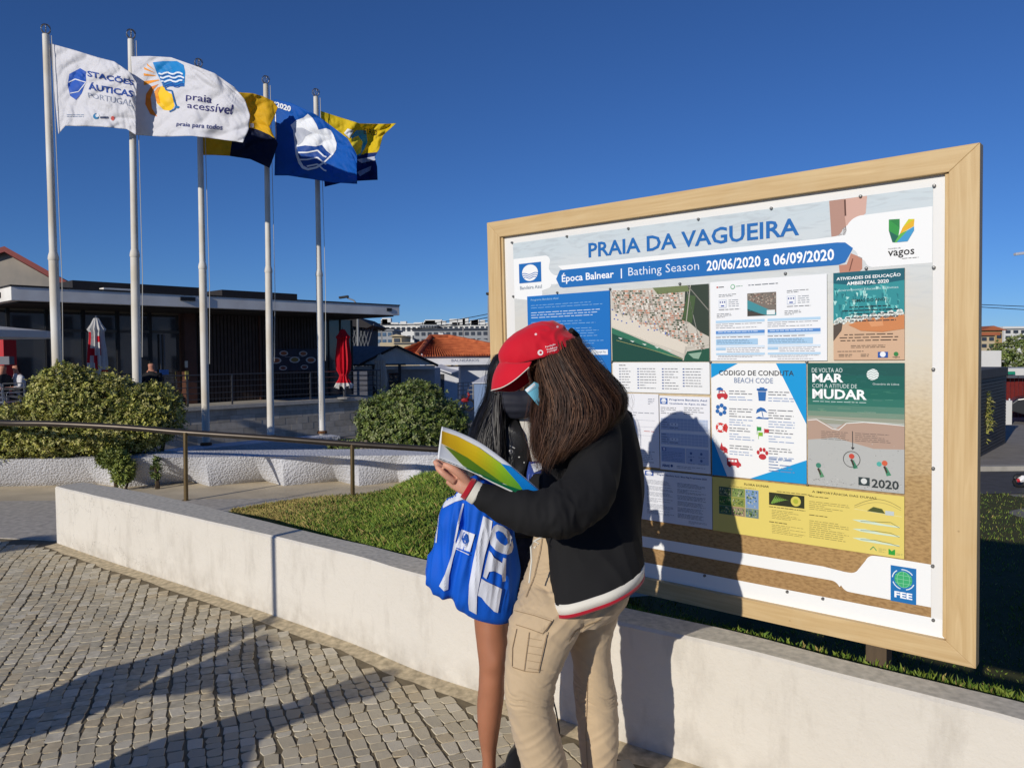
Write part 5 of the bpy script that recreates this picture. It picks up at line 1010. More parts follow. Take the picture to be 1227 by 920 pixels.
def skin_mesh(name, J, E_, sub=2, root=0):
    me = bpy.data.meshes.new(name); me.from_pydata([tuple(j[0]) for j in J], E_, []); o = bpy.data.objects.new(name, me); COL.objects.link(o)
    md = o.modifiers.new('s', 'SKIN'); sv = me.skin_vertices[0].data
    for i, j in enumerate(J): r = j[1]; sv[i].radius = (r, r) if not isinstance(r, tuple) else r; sv[i].use_root = (i == root)
    if sub: ss = o.modifiers.new('u', 'SUBSURF'); ss.levels = sub; ss.render_levels = sub
    dg = bpy.context.evaluated_depsgraph_get(); out = bpy.data.meshes.new_from_object(o.evaluated_get(dg)); bpy.data.objects.remove(o); out.name = name; return out
q = at(24, 470, 18.3); q.z = ZT; seated(q, -2.2, (206, 206, 210), (60, 36, 30), 'seated person in a white shirt left of the big shrub')
q = at(2, 470, 18.0); q.z = ZT; seated(q, -.4, (40, 44, 50), (70, 40, 34), 'seated person in dark clothes at the left edge of the terrace')
q = at(183, 470, 20.0); q.z = ZT; seated(q, -1.4, (30, 30, 34), (120, 96, 78), 'seated person in black beside the cafe door')
# ---------------------------------------------------------------- between the cafe and the board
M_steelp = mat('lamp_post_steel', rgb(150, 152, 152, .8), .5, .05)
p = at(429, 470, 36); p.z = -1.05; e = empty('street_lamp', p, 'grey street lamp rising behind the right end of the cafe roof', 'street lamp')
tp = at(428.5, 366, 36); b = MB(); b.tube([(p.x, p.y, -1.05), tuple(tp), tuple(at(424, 360, 36)), tuple(at(416, 357, 36))], [.07, .05, .035, .03], M_steelp, 8); b.build('pole', e, True)
hd = at(412, 356, 36); b = MB(); b.obox(hd, (.22, 0, .03), (0, .11, 0), (-.008, 0, .05), M_frame); b.build('lamp_head', e, bevel=.02)
# dark patterned gable behind the terrace end
e = empty('lattice_house', at(440, 400, 40), 'grey house with a lattice front and dark sloping roof behind the red parasol', 'building')
M_lat = mat('grey_lattice', rgb(130, 134, 140, .7), .9, .1); Yh = 40
b = MB(); b.prism([at(380, 445, Yh), at(437, 445, Yh), at(437, 384, Yh), at(380, 384, Yh)], (0, 4, 0), mat('dark_slate', rgb(72, 80, 90, .6), .8, .2, 2)); b.build('wall', e)
for k in range(26):
    xx = 400+(k//2)*4; a_, c_ = ((xx, 388), (xx-14, 440)) if k % 2 else ((xx-14, 388), (xx, 440)); b = MB(); b.tube([at(*a_, Yh-.06), at(*c_, Yh-.06)], .022, M_lat, 4); b.build('lattice_bar', e)
b = MB(); b.prism([at(380, 378, Yh-.6), at(428, 380, Yh-.6), at(446, 390, Yh-.6), at(440, 393, Yh-.6), at(380, 386, Yh-.6)], (0, 5, 0), M_roofblk); b.build('roof', e)
# grey pavilion with black edged gable
e = empty('beach_pavilion', at(480, 460, 31), 'low pavilion with a grey textured gable edged in black', 'building'); Yh = 30
M_gtex = rough_render('grey_roughcast', rgb(206, 206, 204, 1.0)); M_dslate = mat('slate_roof', rgb(110, 112, 118, .8), .8, .15, 6, .3, 20)
b = MB(); b.prism([at(432, 437.5, Yh), at(523, 437, Yh), at(475, 415.5, Yh)], (0, .12, 0), M_gtex); b.build('gable', e)
b = MB(); b.add([at(475, 415, Yh-.05), at(523, 437, Yh-.05), at(523, 437, Yh)+Vector((-.3, 1.6, 0)), at(475, 415, Yh)+Vector((-.6, 1.6, 0))], [(0, 1, 2, 3)], M_dslate); b.add([at(475, 415, Yh-.05), at(425, 438, Yh-.05), at(395, 437, Yh+2), at(402, 414, Yh+4)], [(0, 1, 2, 3)], M_dslate); b.build('roof', e)
for a, c in (((475, 414.5), (525, 438)), ((475, 414.5), (428, 438.5))):
    b = MB(); A_, C_ = at(*a, Yh-.15), at(*c, Yh-.15); b.tube([A_, C_], .05, M_roofblk, 5); b.build('black_edging', e)
b = MB(); b.obox(at(473, 440.5, Yh-.1), (1.55, 0, 0), (0, .1, 0), (0, 0, .07), mat('pale_beam', rgb(196, 196, 194, .8), .8, .05)); b.build('beam', e)
b = MB(); b.box(at(440, 450, Yh+.6).x, at(521, 450, Yh+.6).x, Yh+.6, Yh+3, -1.05, at(480, 442, Yh+.6).z, mat('pavilion_wall', rgb(170, 174, 182, .8), .9, .1)); b.build('wall', e)
for x0, x1 in ((466, 478), (450, 458)): b = MB(); b.box(at(x0, 450, Yh+.55).x, at(x1, 450, Yh+.55).x, Yh+.55, Yh+.59, -.6, at(470, 447, Yh+.55).z, M_glass); b.build('window', e)
for px in (448, 479): b = MB(); q = at(px, 450, Yh-.3); b.box(q.x-.05, q.x+.05, q.y-.05, q.y+.05, -1.05, at(px, 437, Yh-.3).z, M_frame); b.build('post', e)
b = MB(); b.obox(at(455, 437, Yh-.35), (1.0, 0, 0), (0, .06, 0), (0, 0, .03), M_frame); b.build('awning_bar', e)
# bath house: white walls, orange tiled hip roof
e = empty('bath_house', at(540, 470, 42), 'white bath house with an orange tiled hip roof and blue grey lettering', 'building')
M_tile = mat('clay_tile', rgb(214, 120, 74, .85), .85, .25, 3, .2, 20, col2=rgb(176, 88, 54, .8)); M_bw = mat('bath_white', rgb(214, 216, 222, .9), .9, .06, 2); Yb = 38
def bp2(px, py, dy=0): return at(px, py, Yb+dy)
el, er = bp2(505, 427.5), bp2(640, 427.5); apx = at(516, 406.5, Yb+4); apx2 = at(600, 413, Yb+4)
zr = apx.z; ez = el.z
b = MB(); P = [Vector((el.x-.2, Yb-.3, ez)), Vector((er.x, Yb-.3, ez)), Vector((er.x, Yb+9, ez)), Vector((el.x-3.0, Yb+9, ez)), Vector((apx.x, Yb+4, zr)), Vector((er.x-2, Yb+4, zr)), Vector((el.x-2.4, Yb+3.5, ez))]
P[4] = apx; P[5] = Vector((apx.x+1.0, Yb+4.4, apx.z))
b.add(P, [(0, 1, 5, 4), (1, 2, 5), (0, 4, 6), (6, 4, 3), (3, 4, 5, 2)], M_tile); b.build('roof', e)
r = random.Random(6); rows = 15
def roof_face(A, B, C, D, name):
    """rolls of barrel tile from eave A-B up to ridge D-C"""
    n = 46
    for k in range(n):
        u0, u1 = k/n, (k+.62)/n; lo0 = A.lerp(B, u0); lo1 = A.lerp(B, u1); 
        hi0 = D.lerp(C, u0); hi1 = D.lerp(C, u1); up = Vector((0, -.02, .09)); m0 = (lo0+lo1)/2+up; m1 = (hi0+hi1)/2+up
        b = MB(); vs = []; steps = 7
        for j in range(steps):
            t0, t1 = j/steps, (j+1.08)/steps; dz = Vector((0, -.01, .03))
            q = [lo0.lerp(hi0, t0)+dz, m0.lerp(m1, t0)+dz, lo1.lerp(hi1, t0)+dz, lo1.lerp(hi1, min(1, t1)), m0.lerp(m1, min(1, t1)), lo0.lerp(hi0, min(1, t1))]
            b.add(q, [(0, 1, 4, 5), (1, 2, 3, 4), (0, 2, 1)], M_tile)
        o = b.build(name, e)
roof_face(P[0], P[1], P[5], P[4], 'tile_row'); 
roof_face(P[6], P[0], P[4], P[4], 'tile_row')
b = MB(); b.tube([P[0]+Vector((0, 0, .1)), P[4]+Vector((0, 0, .14))], .13, M_tile, 8); b.build('ridge', e, True)
b = MB(); b.tube([P[4]+Vector((0, 0, .14)), P[5]+Vector((0, 0, .14)), P[1]+Vector((0, 0, .1))], .12, M_tile, 8); b.build('ridge', e, True)
b = MB(); A_ = bp2(505, 437.5); b.box(A_.x, er.x, Yb-.1, Yb+.2, A_.z, ez-.0, M_bw); b.build('fascia', e)
b = MB(); a = at(502, 425, Yb-.15); b.prism([at(503, 438, Yb-.2), at(509, 438, Yb-.2), at(509, 427, Yb-.2), at(505, 423.5, Yb-.2), at(503, 430, Yb-.2)], (0, .4, 0), M_bw); b.build('corner_block', e)
pr = Print(); pr.tbox('BALNEÁRIOS', 0, 0, 1, 1, (96, 104, 128), 0, .01); L0, L1, Tt = at(541, 433.5, Yb-.12), at(574, 434.2, Yb-.12), at(541, 429.6, Yb-.12)
pr.build('lettering', lambda x, y, l: Vector((L0.x+(L1.x-L0.x)*x, Yb-.106, L0.z+(Tt.z-L0.z)*y)), e)
b = MB(); b.box(at(549, 450, Yb+.6).x, er.x, Yb+.6, Yb+6, -1.05, A_.z, M_bw); b.build('wall', e)
b = MB(); b.box(at(522, 450, Yb-1).x, at(549.5, 450, Yb-1).x, Yb-1, Yb+4, -1.05, at(530, 440, Yb-1).z, M_bw); b.build('wall', e)
b = MB(); b.prism([at(519, 441, Yb-1.3), at(541, 448, Yb-1.9), at(541, 446.5, Yb-1.9), at(519, 439, Yb-1.3)], (.3, .9, .1), M_bw); b.build('canopy', e)
b = MB(); b.box(at(524, 450, Yb-1.02).x, at(532, 450, Yb-1.02).x, Yb-1.03, Yb-1.005, -1.0, at(530, 448, Yb-1).z, M_glass); b.build('door', e)
# white container and pale railing
q0 = atz(569, 497, -1.05); Yc = 22
b = MB(); a = at(568, 459.5, Yc); c = at(620, 459.5, Yc); b.box(a.x, c.x, Yc, Yc+3, -1.05, a.z, mat('blue_white_paint', rgb(136, 160, 196, .8), .6, .04, 1)); b.prism([(a.x-.05, Yc-.05, a.z), (c.x, Yc-.05, a.z), (c.x, Yc+1.5, a.z+.28), (a.x+.35, Yc+1.5, a.z+.22)], (0, 0, .03), M_bw); b.build('kiosk_tent', label='pale blue sided booth with a white top left of the board frame', cat='booth')
e = empty('pale_railing', at(556, 470, 30), 'thin grey railing in front of the bath house wall', 'railing')
for k in range(4): b = MB(); b.tube([at(549+k*6, 478, 30), at(549+k*6, 458, 30)], .025, M_greyw, 6); b.build('post', e)
for y in (458, 462, 467, 472): b = MB(); b.tube([at(548, y+.7, 30), at(568, y, 30)], .018, M_greyw, 5); b.build('bar', e)
# moped standing by the railing
e = empty('moped', at(558, 486, 29), 'small dark and red moped parked beside the booth', 'moped'); Ym = 27
for px in (553, 562):
    c = at(px, 485, Ym); b = MB(); 
    b.tube([c+Vector((.19*math.cos(k*PI/8), 0, .19*math.sin(k*PI/8))) for k in range(17)], .04, M_frame, 6); b.build('wheel', e, True)
b = MB(); b.tube([at(553, 480, Ym), at(556, 479, Ym), at(560, 479, Ym), at(562, 474, Ym), at(561, 470, Ym)], [.05, .09, .09, .05, .03], flat((150, 34, 40)), 8); b.build('body', e, True)
b = MB(); b.tube([at(553, 475.5, Ym), at(558, 476, Ym)], .07, M_frame, 8); b.build('seat', e, True); b = MB(); b.tube([at(560, 469, Ym)+Vector((0, -.25, 0)), at(561, 469, Ym)+Vector((0, .25, 0))], .02, M_frame, 6); b.build('handlebar', e)
# utility pole and wires
q = at(586.2, 352, 60); e = empty('utility_pole', (q.x, q.y, -1.05), 'pale concrete utility pole beside the left edge of the board', 'utility pole'); b = MB(); b.tube([(q.x, q.y, -1.05), tuple(q)], [.2, .12], M_greyw, 8); b.build('pole', e, True); b = MB(); b.lathe(at(586, 352, 60), [(0, .12), (.22, .1), (.25, 0), (.2, -.1)], M_frame, 8); b.build('insulator', e)
for (a, c) in (((430, 392), (586, 380)), ((430, 386), (586, 376)), ((430, 390), (586, 384))):
    b = MB(); A_, C_ = at(*a, 70), at(*c, 60); b.tube([A_.lerp(C_, k/10)-Vector((0, 0, .5*math.sin(k*PI/10))) for k in range(11)], .028, M_frame, 4, cap=False); tag(b.build('overhead_wire'), {392: 'lowest overhead wire left of the board', 386: 'topmost overhead wire left of the board', 390: 'middle overhead wire left of the board'}[a[1]], 'wire', 'overhead wires')
# ---------------------------------------------------------------- far town
M_fw = mat('far_white', rgb(226, 226, 222, .9), .9, .05, .3); M_fd = mat('far_dark', rgb(70, 80, 96, .6), .5, .2, .5); M_fc = mat('far_cream', rgb(206, 190, 158, .8), .9, .05, .3); M_ft = mat('far_tile', rgb(190, 112, 78, .7), .9, .1, .5); M_fg = mat('far_grey', rgb(168, 172, 176, .8), .9, .05, .3)
def far_block(px0, px1, pytop, Y, depth, m, nwin, floors, label, roofm=None, pybase=None, wm=None, gable=False):
    a = at(px0, pytop, Y); c = at(px1, pytop, Y); zb = -1.05; e = empty('town_house', ((a.x+c.x)/2, Y, zb), label, 'building')
    b = MB(); b.box(a.x, c.x, Y, Y+depth, zb, a.z, m); b.build('wall', e)
    H_ = a.z-zb; vis = at(px0, pybase or (pytop+14), Y).z
    fh = (a.z-vis)/floors
    for f in range(floors):
        for k in range(nwin):
            w = (c.x-a.x)/nwin; x = a.x+w*(k+.2); z = a.z-fh*(f+.78); b = MB(); b.box(x, x+w*.6, Y-.12, Y-.02, z, z+fh*.5, wm or M_fd); b.build('window', e)
    if roofm:
        b = MB(); o_ = .4
        if gable: mx = (a.x+c.x)/2; b.prism([(a.x-o_, Y-o_, a.z), (c.x+o_, Y-o_, a.z), (mx, Y-o_, a.z+(c.x-a.x)*.22)], (0, depth+2*o_, 0), roofm)
        else: b.box(a.x-o_, c.x+o_, Y-o_, Y+depth, a.z, a.z+.35, roofm)
        b.build('roof', e)
    return e
long_ = far_block(436, 600, 389.5, 210, 20, M_fw, 26, 2, 'long white terrace of far apartments on the skyline', M_fw, 410)
e = far_block(438, 470, 396.5, 150, 12, M_fg, 5, 2, 'grey far block with blue glass at the left of the skyline', M_fg, 413, mat('blue_glass', rgb(90, 120, 150, .7), .3, .2, 1))
far_block(496, 600, 396, 160, 14, M_fg, 14, 2, 'grey far block with dark window bands above the orange roof', M_fd, 412)
far_block(470, 481, 403, 90, 8, M_fc, 1, 1, 'small cream far house with a pitched roof', M_fc, 412, gable=True)
far_block(545, 566, 408.5, 80, 8, M_fc, 2, 1, 'cream far house with a terracotta roof', M_ft, 420, gable=True)
far_block(566, 590, 411, 85, 8, M_fg, 2, 1, 'grey far house right of the terracotta roof', M_fg, 424, gable=True)
far_block(525.5, 531, 399, 88, 4, M_fw, 1, 1, 'white far tower rising behind the orange roof', None, 409)
r = random.Random(9)
for k in range(22):
    px = r.uniform(446, 584); q = at(px, 389, 209); w = r.uniform(.6, 1.6); h = r.uniform(.5, 2.0); b = MB(); b.box(q.x-w, q.x+w, 209.5, 212, q.z, q.z+h, M_fw); b.build('rooftop_box', long_)
e = far_block(503, 523, 389, 205, 5, M_fg, 6, 1, 'dark windowed rooftop storey on the far skyline', None, 394)
far_block(455, 540, 410.5, 70, 3, M_fc, 1, 1, 'low cream boundary wall behind the orange roof', None, 413)
for px, y0 in ((457, 384), (555, 392)):
    q = at(px, y0, 100); b = MB(); b.tube([(q.x, 100, -1), tuple(q)], .09, M_greyw, 6); tag(b.build('thin_mast'), 'thin pale mast left of the orange roof' if px < 500 else 'thin pale mast behind the right side of the orange roof', 'mast')
# ---------------------------------------------------------------- right of the board
M_kio = mat('kiosk_slats', rgb(78, 74, 70, .8), .55, .2, 4, .2, 30, stretch=(1, 1, 6))
kq = atz(1166, 551, -.945); e = empty('slatted_kiosk', kq, 'dark slatted box kiosk right of the board', 'kiosk')
fr = Vector((.655, .755, 0)); lf = Vector((-.755, .655, 0)); zt = at(1168, 456, kq.y).z; zb = -.945
c0 = Vector((kq.x, kq.y, 0)); Lr, Ll = 4.2, 2.6
cx_ = c0+fr*Lr/2+lf*Ll/2
b = MB(); b.obox(cx_+Vector((0, 0, (zt+zb)/2)), fr*(Lr/2-.04), lf*(Ll/2-.04), (0, 0, (zt-zb)/2-.02), M_frame); b.build('core', e)
ns = 22
for k in range(ns):
    z0 = zb+(zt-zb)*k/ns; h = (zt-zb)/ns
    b = MB(); b.obox(c0+fr*Lr/2+Vector((0, 0, z0+h/2)), fr*(Lr/2), Vector((fr.y, -fr.x, 0))*.03, (0, 0, h*.43), M_kio); b.build('slat', e)
    b = MB(); b.obox(c0+lf*Ll/2+Vector((0, 0, z0+h/2)), lf*(Ll/2), Vector((lf.y, -lf.x, 0))*-.03, (0, 0, h*.43), M_kio); b.build('slat', e)
b = MB(); b.obox(cx_+Vector((0, 0, zt+.12)), fr*(Lr/2+.06), lf*(Ll/2+.06), (0, 0, .12), mat('kiosk_cap', rgb(96, 92, 86, .8), .7, .1)); b.build('roof', e, bevel=.02)
b = MB(); b.obox(cx_+Vector((-.3, .2, zt+.32)), fr*1.2, lf*.9, (0, 0, .09), M_kio); b.build('roof_box', e)
# dark red fence with a pale top and green street sign
Yf = 30; e = empty('red_fence', at(1215, 487, Yf), 'dark red board fence with a pale canopy top', 'fence')
for k in range(14):
    a, c = at(1196+k*5, 487, Yf), at(1200.4+k*5, 453, Yf); b = MB(); b.box(a.x, c.x, Yf, Yf+.05, zb-.1, c.z, M_redtrim); b.build('board', e)
b = MB(); a, c = at(1180, 450, Yf-.6), at(1270, 441, Yf-.6); b.box(a.x, c.x, Yf-.6, Yf+1.5, a.z, c.z, M_fw); b.build('canopy', e)
a, c = at(1202, 448.5, Yf-.7), at(1216, 445, Yf-.7); b = MB(); b.box(a.x, c.x, Yf-.72, Yf-.66, a.z, c.z, flat((30, 140, 110))); b.build('green_sign', e)
place_box(1204.5, 1213, 480, 498, 27, .5, M_fw, 'utility_cabinet', 'white utility cabinet between the kiosk and the red fence', 'cabinet', -1.05)
def car(px, py, Y, col, face, label, L_=4.1, back=False):
    """small car body as stacked cross sections; origin at ground under its middle"""
    p = at(px, py, Y); p.z = -1.03 if Y < 16.7 else -.94; f = Vector((math.cos(face), math.sin(face), 0)); s = Vector((-f.y, f.x, 0)); e = empty('parked_car', p, label, 'car')
    T = lambda x, y, z: p+f*x+s*y+Vector((0, 0, z)); h = L_/2
    prof = [(-h, .35), (-h+.02, .75), (-h+.15, .95), (-h+.95, 1.0), (-h+1.15, .98), (h-1.5, .98), (h-.9, .92), (h-.2, .80), (h, .62), (h, .35), (h-.5, .22), (-h+.5, .22)]
    b = MB(); n = len(prof); vs = [T(x, -.82, z) for x, z in prof]+[T(x, -.72, z+.03) for x, z in prof]; vs = [T(x, y*.83, z) for y in (-1, -.9, .9, 1) for x, z in [(x*(1 if abs(y) < .95 else .985), z*(1 if abs(y) < .95 else .97)) for x, z in prof]]
    b.add(vs, [tuple(range(n))[::-1], tuple(range(3*n, 4*n))]+[(j*n+i, j*n+(i+1) % n, (j+1)*n+(i+1) % n, (j+1)*n+i) for j in range(3) for i in range(n)], col); b.build('body', e, bevel=.03)
    cab = [(-h+.35, .97), (-h+.75, 1.42), (h-2.0, 1.45), (h-1.2, .97)]; b = MB(); n = 4; vs = [T(x, y, z) for y, k in ((-.74, 0), (.74, 0)) for x, z in cab]; vs = [T(x, yy*(.74 if z < 1.2 else .60), z) for yy in (-1, 1) for x, z in cab]
    b.add(vs, [(3, 2, 1, 0), (4, 5, 6, 7), (0, 1, 5, 4), (1, 2, 6, 5), (2, 3, 7, 6)], M_glass); b.build('windows', e, bevel=.03)
    b = MB(); b.prism([T(-h+.78, -.58, 1.44), T(h-2.02, -.58, 1.46), T(h-2.02, .58, 1.46), T(-h+.78, .58, 1.44)], (0, 0, .03), col); b.build('roof', e, bevel=.01)
    for x in (-h+.75, h-.8):
        for y in (-.84, .84):
            c = T(x, y, .31); w = MB(); w.lathe(c-s*.09, [(0, 0), (.2, 0), (.31, .03), (.31, .15), (.2, .18), (0, .18)], M_frame, 18, s); wh = w.build('wheel', e, True); w = MB(); w.lathe(c+s*(-.10 if y < 0 else .095), [(0, 0), (.17, .0), (.17, .005), (0, .006)], C_al, 12, s); w.build('rim', wh)
    for y in (-.6, .6):
        b = MB(); b.obox(T(-h-.0, y, .78), f*.02, s*.14, (0, 0, .07), flat((170, 20, 24))); b.build('tail_light', e)
        b = MB(); b.obox(T(h-.02, y, .66), f*.02, s*.15, (0, 0, .06), flat((220, 224, 226))); b.build('headlight', e)
C_cw = mat('car_white', rgb(226, 226, 228), .25, 0, spec=.6); C_cd = mat('car_dark', rgb(34, 36, 40), .2, 0, spec=.7)
car(1292, 507, 27, C_cd, 2.6, 'dark car cut off by the right edge, near the red fence')
M_moto = C_cw
e = empty('parked_scooter', at(1226, 583, 14.6), 'white and red scooter at the right edge on the road', 'scooter'); Ym = 14.6; gz = -1.03
for px in (1222, 1250):
    c = at(px, 579, Ym); c.z = gz+.13; b = MB(); b.tube([c+Vector((.11*math.cos(k*PI/8), 0, .11*math.sin(k*PI/8))) for k in range(17)], .035, M_frame, 6); b.build('wheel', e, True)
b = MB(); b.tube([at(1219, 577, Ym), at(1224, 573, Ym), at(1232, 574, Ym), at(1245, 575, Ym), at(1252, 566, Ym)], [.03, .08, .09, .08, .04], C_cw, 8); b.build('body', e, True); b = MB(); b.tube([at(1218.5, 576, Ym-.05), at(1222, 575, Ym-.07)], .035, flat((180, 24, 40)), 8); b.build('tail_light', e, True)
e = empty('street_lamp', (at(1246, 304, 26).x, 26, -.94), 'street lamp reaching into the picture at the right edge', 'street lamp')
b = MB(); q = at(1250, 310, 26); b.tube([(q.x, 26, -.94), tuple(q), tuple(at(1244, 304.5, 26)), tuple(at(1228, 304, 26))], [.08, .05, .04, .03], M_steelp, 8); b.build('pole', e, True); b = MB(); q = at(1222, 304, 26); b.obox(q, (.17, 0, .02), (0, .08, 0), (-.005, 0, .045), mat('lamp_shell', rgb(220, 220, 222), .2, 0, metal=.4)); b.build('lamp_head', e, bevel=.02)
for k, (y0, y1) in enumerate(((364, 368.5), (366.5, 373))):
    b = MB(); A_, C_ = at(1150, y0, 50), at(1260, y1, 48); b.tube([A_, C_], .022, M_frame, 4, cap=False); tag(b.build('overhead_wire'), 'upper overhead wire right of the board' if k == 0 else 'lower overhead wire right of the board', 'wire', 'overhead wires')
far_block(1166, 1192, 402, 90, 8, M_fc, 3, 2, 'tan house with balconies right of the board', M_ft, 418); far_block(1176, 1201, 396, 95, 10, mat('far_ochre', rgb(190, 160, 110, .8), .9, .1), 3, 2, 'ochre house with a brown pitched roof right of the board', M_ft, 420, gable=True)
far_block(1203, 1240, 394, 120, 10, M_fw, 4, 3, 'white far apartment block at the right edge', M_fw, 414)
far_block(1160, 1260, 398, 170, 10, M_fw, 12, 1, 'white far row on the skyline at the right edge', M_fw, 404)
place_box(1160, 1200, 420, 429, 50, .4, M_fw, 'boundary_wall', 'white boundary wall below the tan house on the right', 'wall', -1)
shrub([(at(1212, 424, 52), (1.3, .8, 1.1)), (at(1198, 427, 52), (.9, .6, .8)), (at(1226, 422, 52), (1.2, .8, 1.2))], 6000, .16, M_leafg, .3, 'small tree in front of the far white block at the right edge', -.9, seed=21, stems=3, cat='tree')
shrub([(at(1177, 497, 18.9), (.16, .2, .6))], 700, .14, M_leaf, .12, 'dry grassy plant against the kiosk beside the board frame', -.94, seed=22, stems=2, cat='plant')
# distant tree line and houses filling the horizon behind everything
e_ = MB(); r = random.Random(3)
for k in range(90):
    x = -400+k*9.5; h = r.uniform(2.5, 6.5); m_ = r.choice([M_fw, M_fg, M_fc]); e_.box(x, x+8.7, 300+r.uniform(-20, 20), 325, -1.05, h, m_)
tag(e_.build('far_town'), 'low far houses filling the horizon behind everything', 'town', kind='stuff')
# white house across the street, out of the picture to the right; the cafe windows mirror it
e = empty('street_house', (33, -4, -1.05), 'white two storey house across the street, mirrored in the cafe windows', 'building')
hu = Vector((.53, .85, 0)); hn = Vector((-.85, .53, 0)); hc = Vector((33, -4, 0)); M_hw = mat('house_white', rgb(226, 220, 208, .9), .9, .08, .5)
b = MB(); b.obox(hc+Vector((0, 0, 2.6)), hu*16, hn*-4, (0, 0, 3.65), M_hw); b.build('wall', e)
b = MB(); b.obox(hc+Vector((0, 0, 6.4)), hu*16.4, hn*-4.4, (0, 0, .16), M_ft); b.build('roof', e)
for k in range(11):
    for z in (.9, 4.2):
        b = MB(); b.obox(hc+hn*4.02+hu*(-14.5+k*2.9)+Vector((0, 0, z)), hu*.62, hn*.03, (0, 0, .85), M_fd); b.build('window', e)
# unseen poles with cloth, added only to throw shade on the cobbles
# ---------------------------------------------------------------- added shadow casters beyond the left of view
Lh = Vector((math.sin(SUN_AZ), math.cos(SUN_AZ), 0)); Lp = Vector((Lh.y, -Lh.x, 0)); TE = math.tan(SUN_EL)
def shadow_caster(foot, dist, hgt, polys, label, rad=.02):
    Q = Vector((foot[0], foot[1], 0))-Lh*dist; e = empty('shadow_caster', Q, label, 'shadow caster', 'added shadow casters out of view on the left')
    b = MB(); b.tube([Q, Q+Vector((0, 0, hgt*.6)), Q+Vector((0, 0, hgt))], [rad, rad, rad*.8], M_pole, 10); b.build('pole', e, True); b = MB(); b.lathe(Q, [(.22, 0), (.22, .03), (.04, .06)], M_frame, 16); b.build('foot', e)
    for P in polys:
        V = []
        for px, py in P:
            g_ = atz(px, py, 0); d = (g_-Q).dot(Lh); h = d*TE; V.append(Q+Lp*(g_-Q).dot(Lp)+Vector((0, 0, h)))
        b = MB(); b.prism(V, Lh*.004, C_red); b.build('cloth', e)  # cloth outline projected back along the sun from the wanted ground shadow
shadow_caster((-1.49, 4.66), 3.2, 2.8, [[(-40, 868), (0, 851), (39, 836), (78, 818), (117, 802), (156, 793), (196, 783), (235, 767), (274, 754), (309, 749), (329, 738), (337, 742), (318, 751), (300, 760), (275, 773), (240, 786), (205, 800), (170, 820), (135, 845), (78, 871), (39, 883), (0, 896), (-40, 912)],
    [(150, 832), (205, 807), (240, 793), (272, 780), (290, 769), (322, 758), (330, 768), (333, 776), (318, 778), (320, 789), (341, 798), (362, 797), (345, 808), (313, 826), (280, 835), (254, 834), (250, 824), (219, 832), (170, 835), (140, 846)]], 'added shadow caster, a pole with a long forked cloth, out of view on the left', .024)
shadow_caster(tuple(atz(476, 803, 0))[:2], 3.0, 3.0*TE, [[(60, 940), (129, 910), (196, 883), (235, 871), (274, 859), (313, 847), (344, 843), (383, 828), (415, 814), (454, 803), (477, 801), (466, 824), (442, 838), (415, 842), (391, 853), (360, 863), (329, 875), (309, 890), (301, 910), (297, 920), (285, 940)]], 'added shadow caster, a pole with a narrow cloth, out of view on the left')
shadow_caster((-4.02, 6.72), 6.5, 3.4, [[(-200, 720), (-200, 690), (-90, 664), (0, 649), (43, 642), (70, 641), (76, 649), (43, 656), (0, 662), (-80, 685)]], 'added shadow caster for the shade by the end of the white wall, out of view')

# ---------------------------------------------------------------- people
def loft_vf(secs, n=30, cap=True, lsq=1.0):
    """sections: (centre, lateral half vector, depth half vector[, squareness])"""
    V = []; F = []
    for s in secs:
        c, a, d = s[0], s[1], s[2]; e_ = s[3] if len(s) > 3 else 1.0
        for k in range(n):
            w = 2*PI*k/n; cc, ss = math.cos(w), math.sin(w); cc = math.copysign(abs(cc)**e_, cc); ss = math.copysign(abs(ss)**e_, ss)
            if lsq != 1 and cc < 0 and ss < 0: cc = -abs(cc)**lsq; ss = -abs(ss)**lsq
            V.append(c+a*cc+d*ss)
    m = len(secs)
    for i in range(m-1):
        for k in range(n): F.append((i*n+k, i*n+(k+1) % n, (i+1)*n+(k+1) % n, (i+1)*n+k))
    if cap:
        V += [secs[0][0], secs[-1][0]]; a, z = len(V)-2, len(V)-1
        F += [(a, (k+1) % n, k) for k in range(n)]+[(z, (m-1)*n+k, (m-1)*n+(k+1) % n) for k in range(n)]
    return V, F
def smooth_secs(secs, k=4):
    flat_ = [tuple(s[0])+tuple(s[1])+tuple(s[2]) for s in secs]; out = dense(flat_, k); return [(Vector(x[:3]), Vector(x[3:6]), Vector(x[6:9])) for x in out]
def px_secs(L, k=4):
    """L: (y, left, right, Y, half depth[, y of the right side])"""
    S_ = []
    for l in L:
        y, x0, x1, Y, hd = l[:5]; y2 = l[5] if len(l) > 5 else y; Y2 = l[6] if len(l) > 6 else Y
        a, c = at(x0, y, Y), at(x1, y2, Y2); S_.append(((a+c)/2, (c-a)/2, Vector((0, hd, 0))))
    return smooth_secs(S_, k)
def limb(P, k=4):
    """P: (px, py, Y, radius in px[, flatness]) round limb along any path"""
    pts = [at(p[0], p[1], p[2]) for p in P]; S_ = []
    for i, p in enumerate(P):
        t_ = (pts[min(i+1, len(P)-1)]-pts[max(i-1, 0)]).normalized(); r_ = p[3]/FPX*p[2]; v = FW
        a = t_.cross(v).normalized()*r_; d = a.cross(t_).normalized()*r_*(p[4] if len(p) > 4 else 1); S_.append((pts[i], a, d))
    return smooth_secs(S_, k)
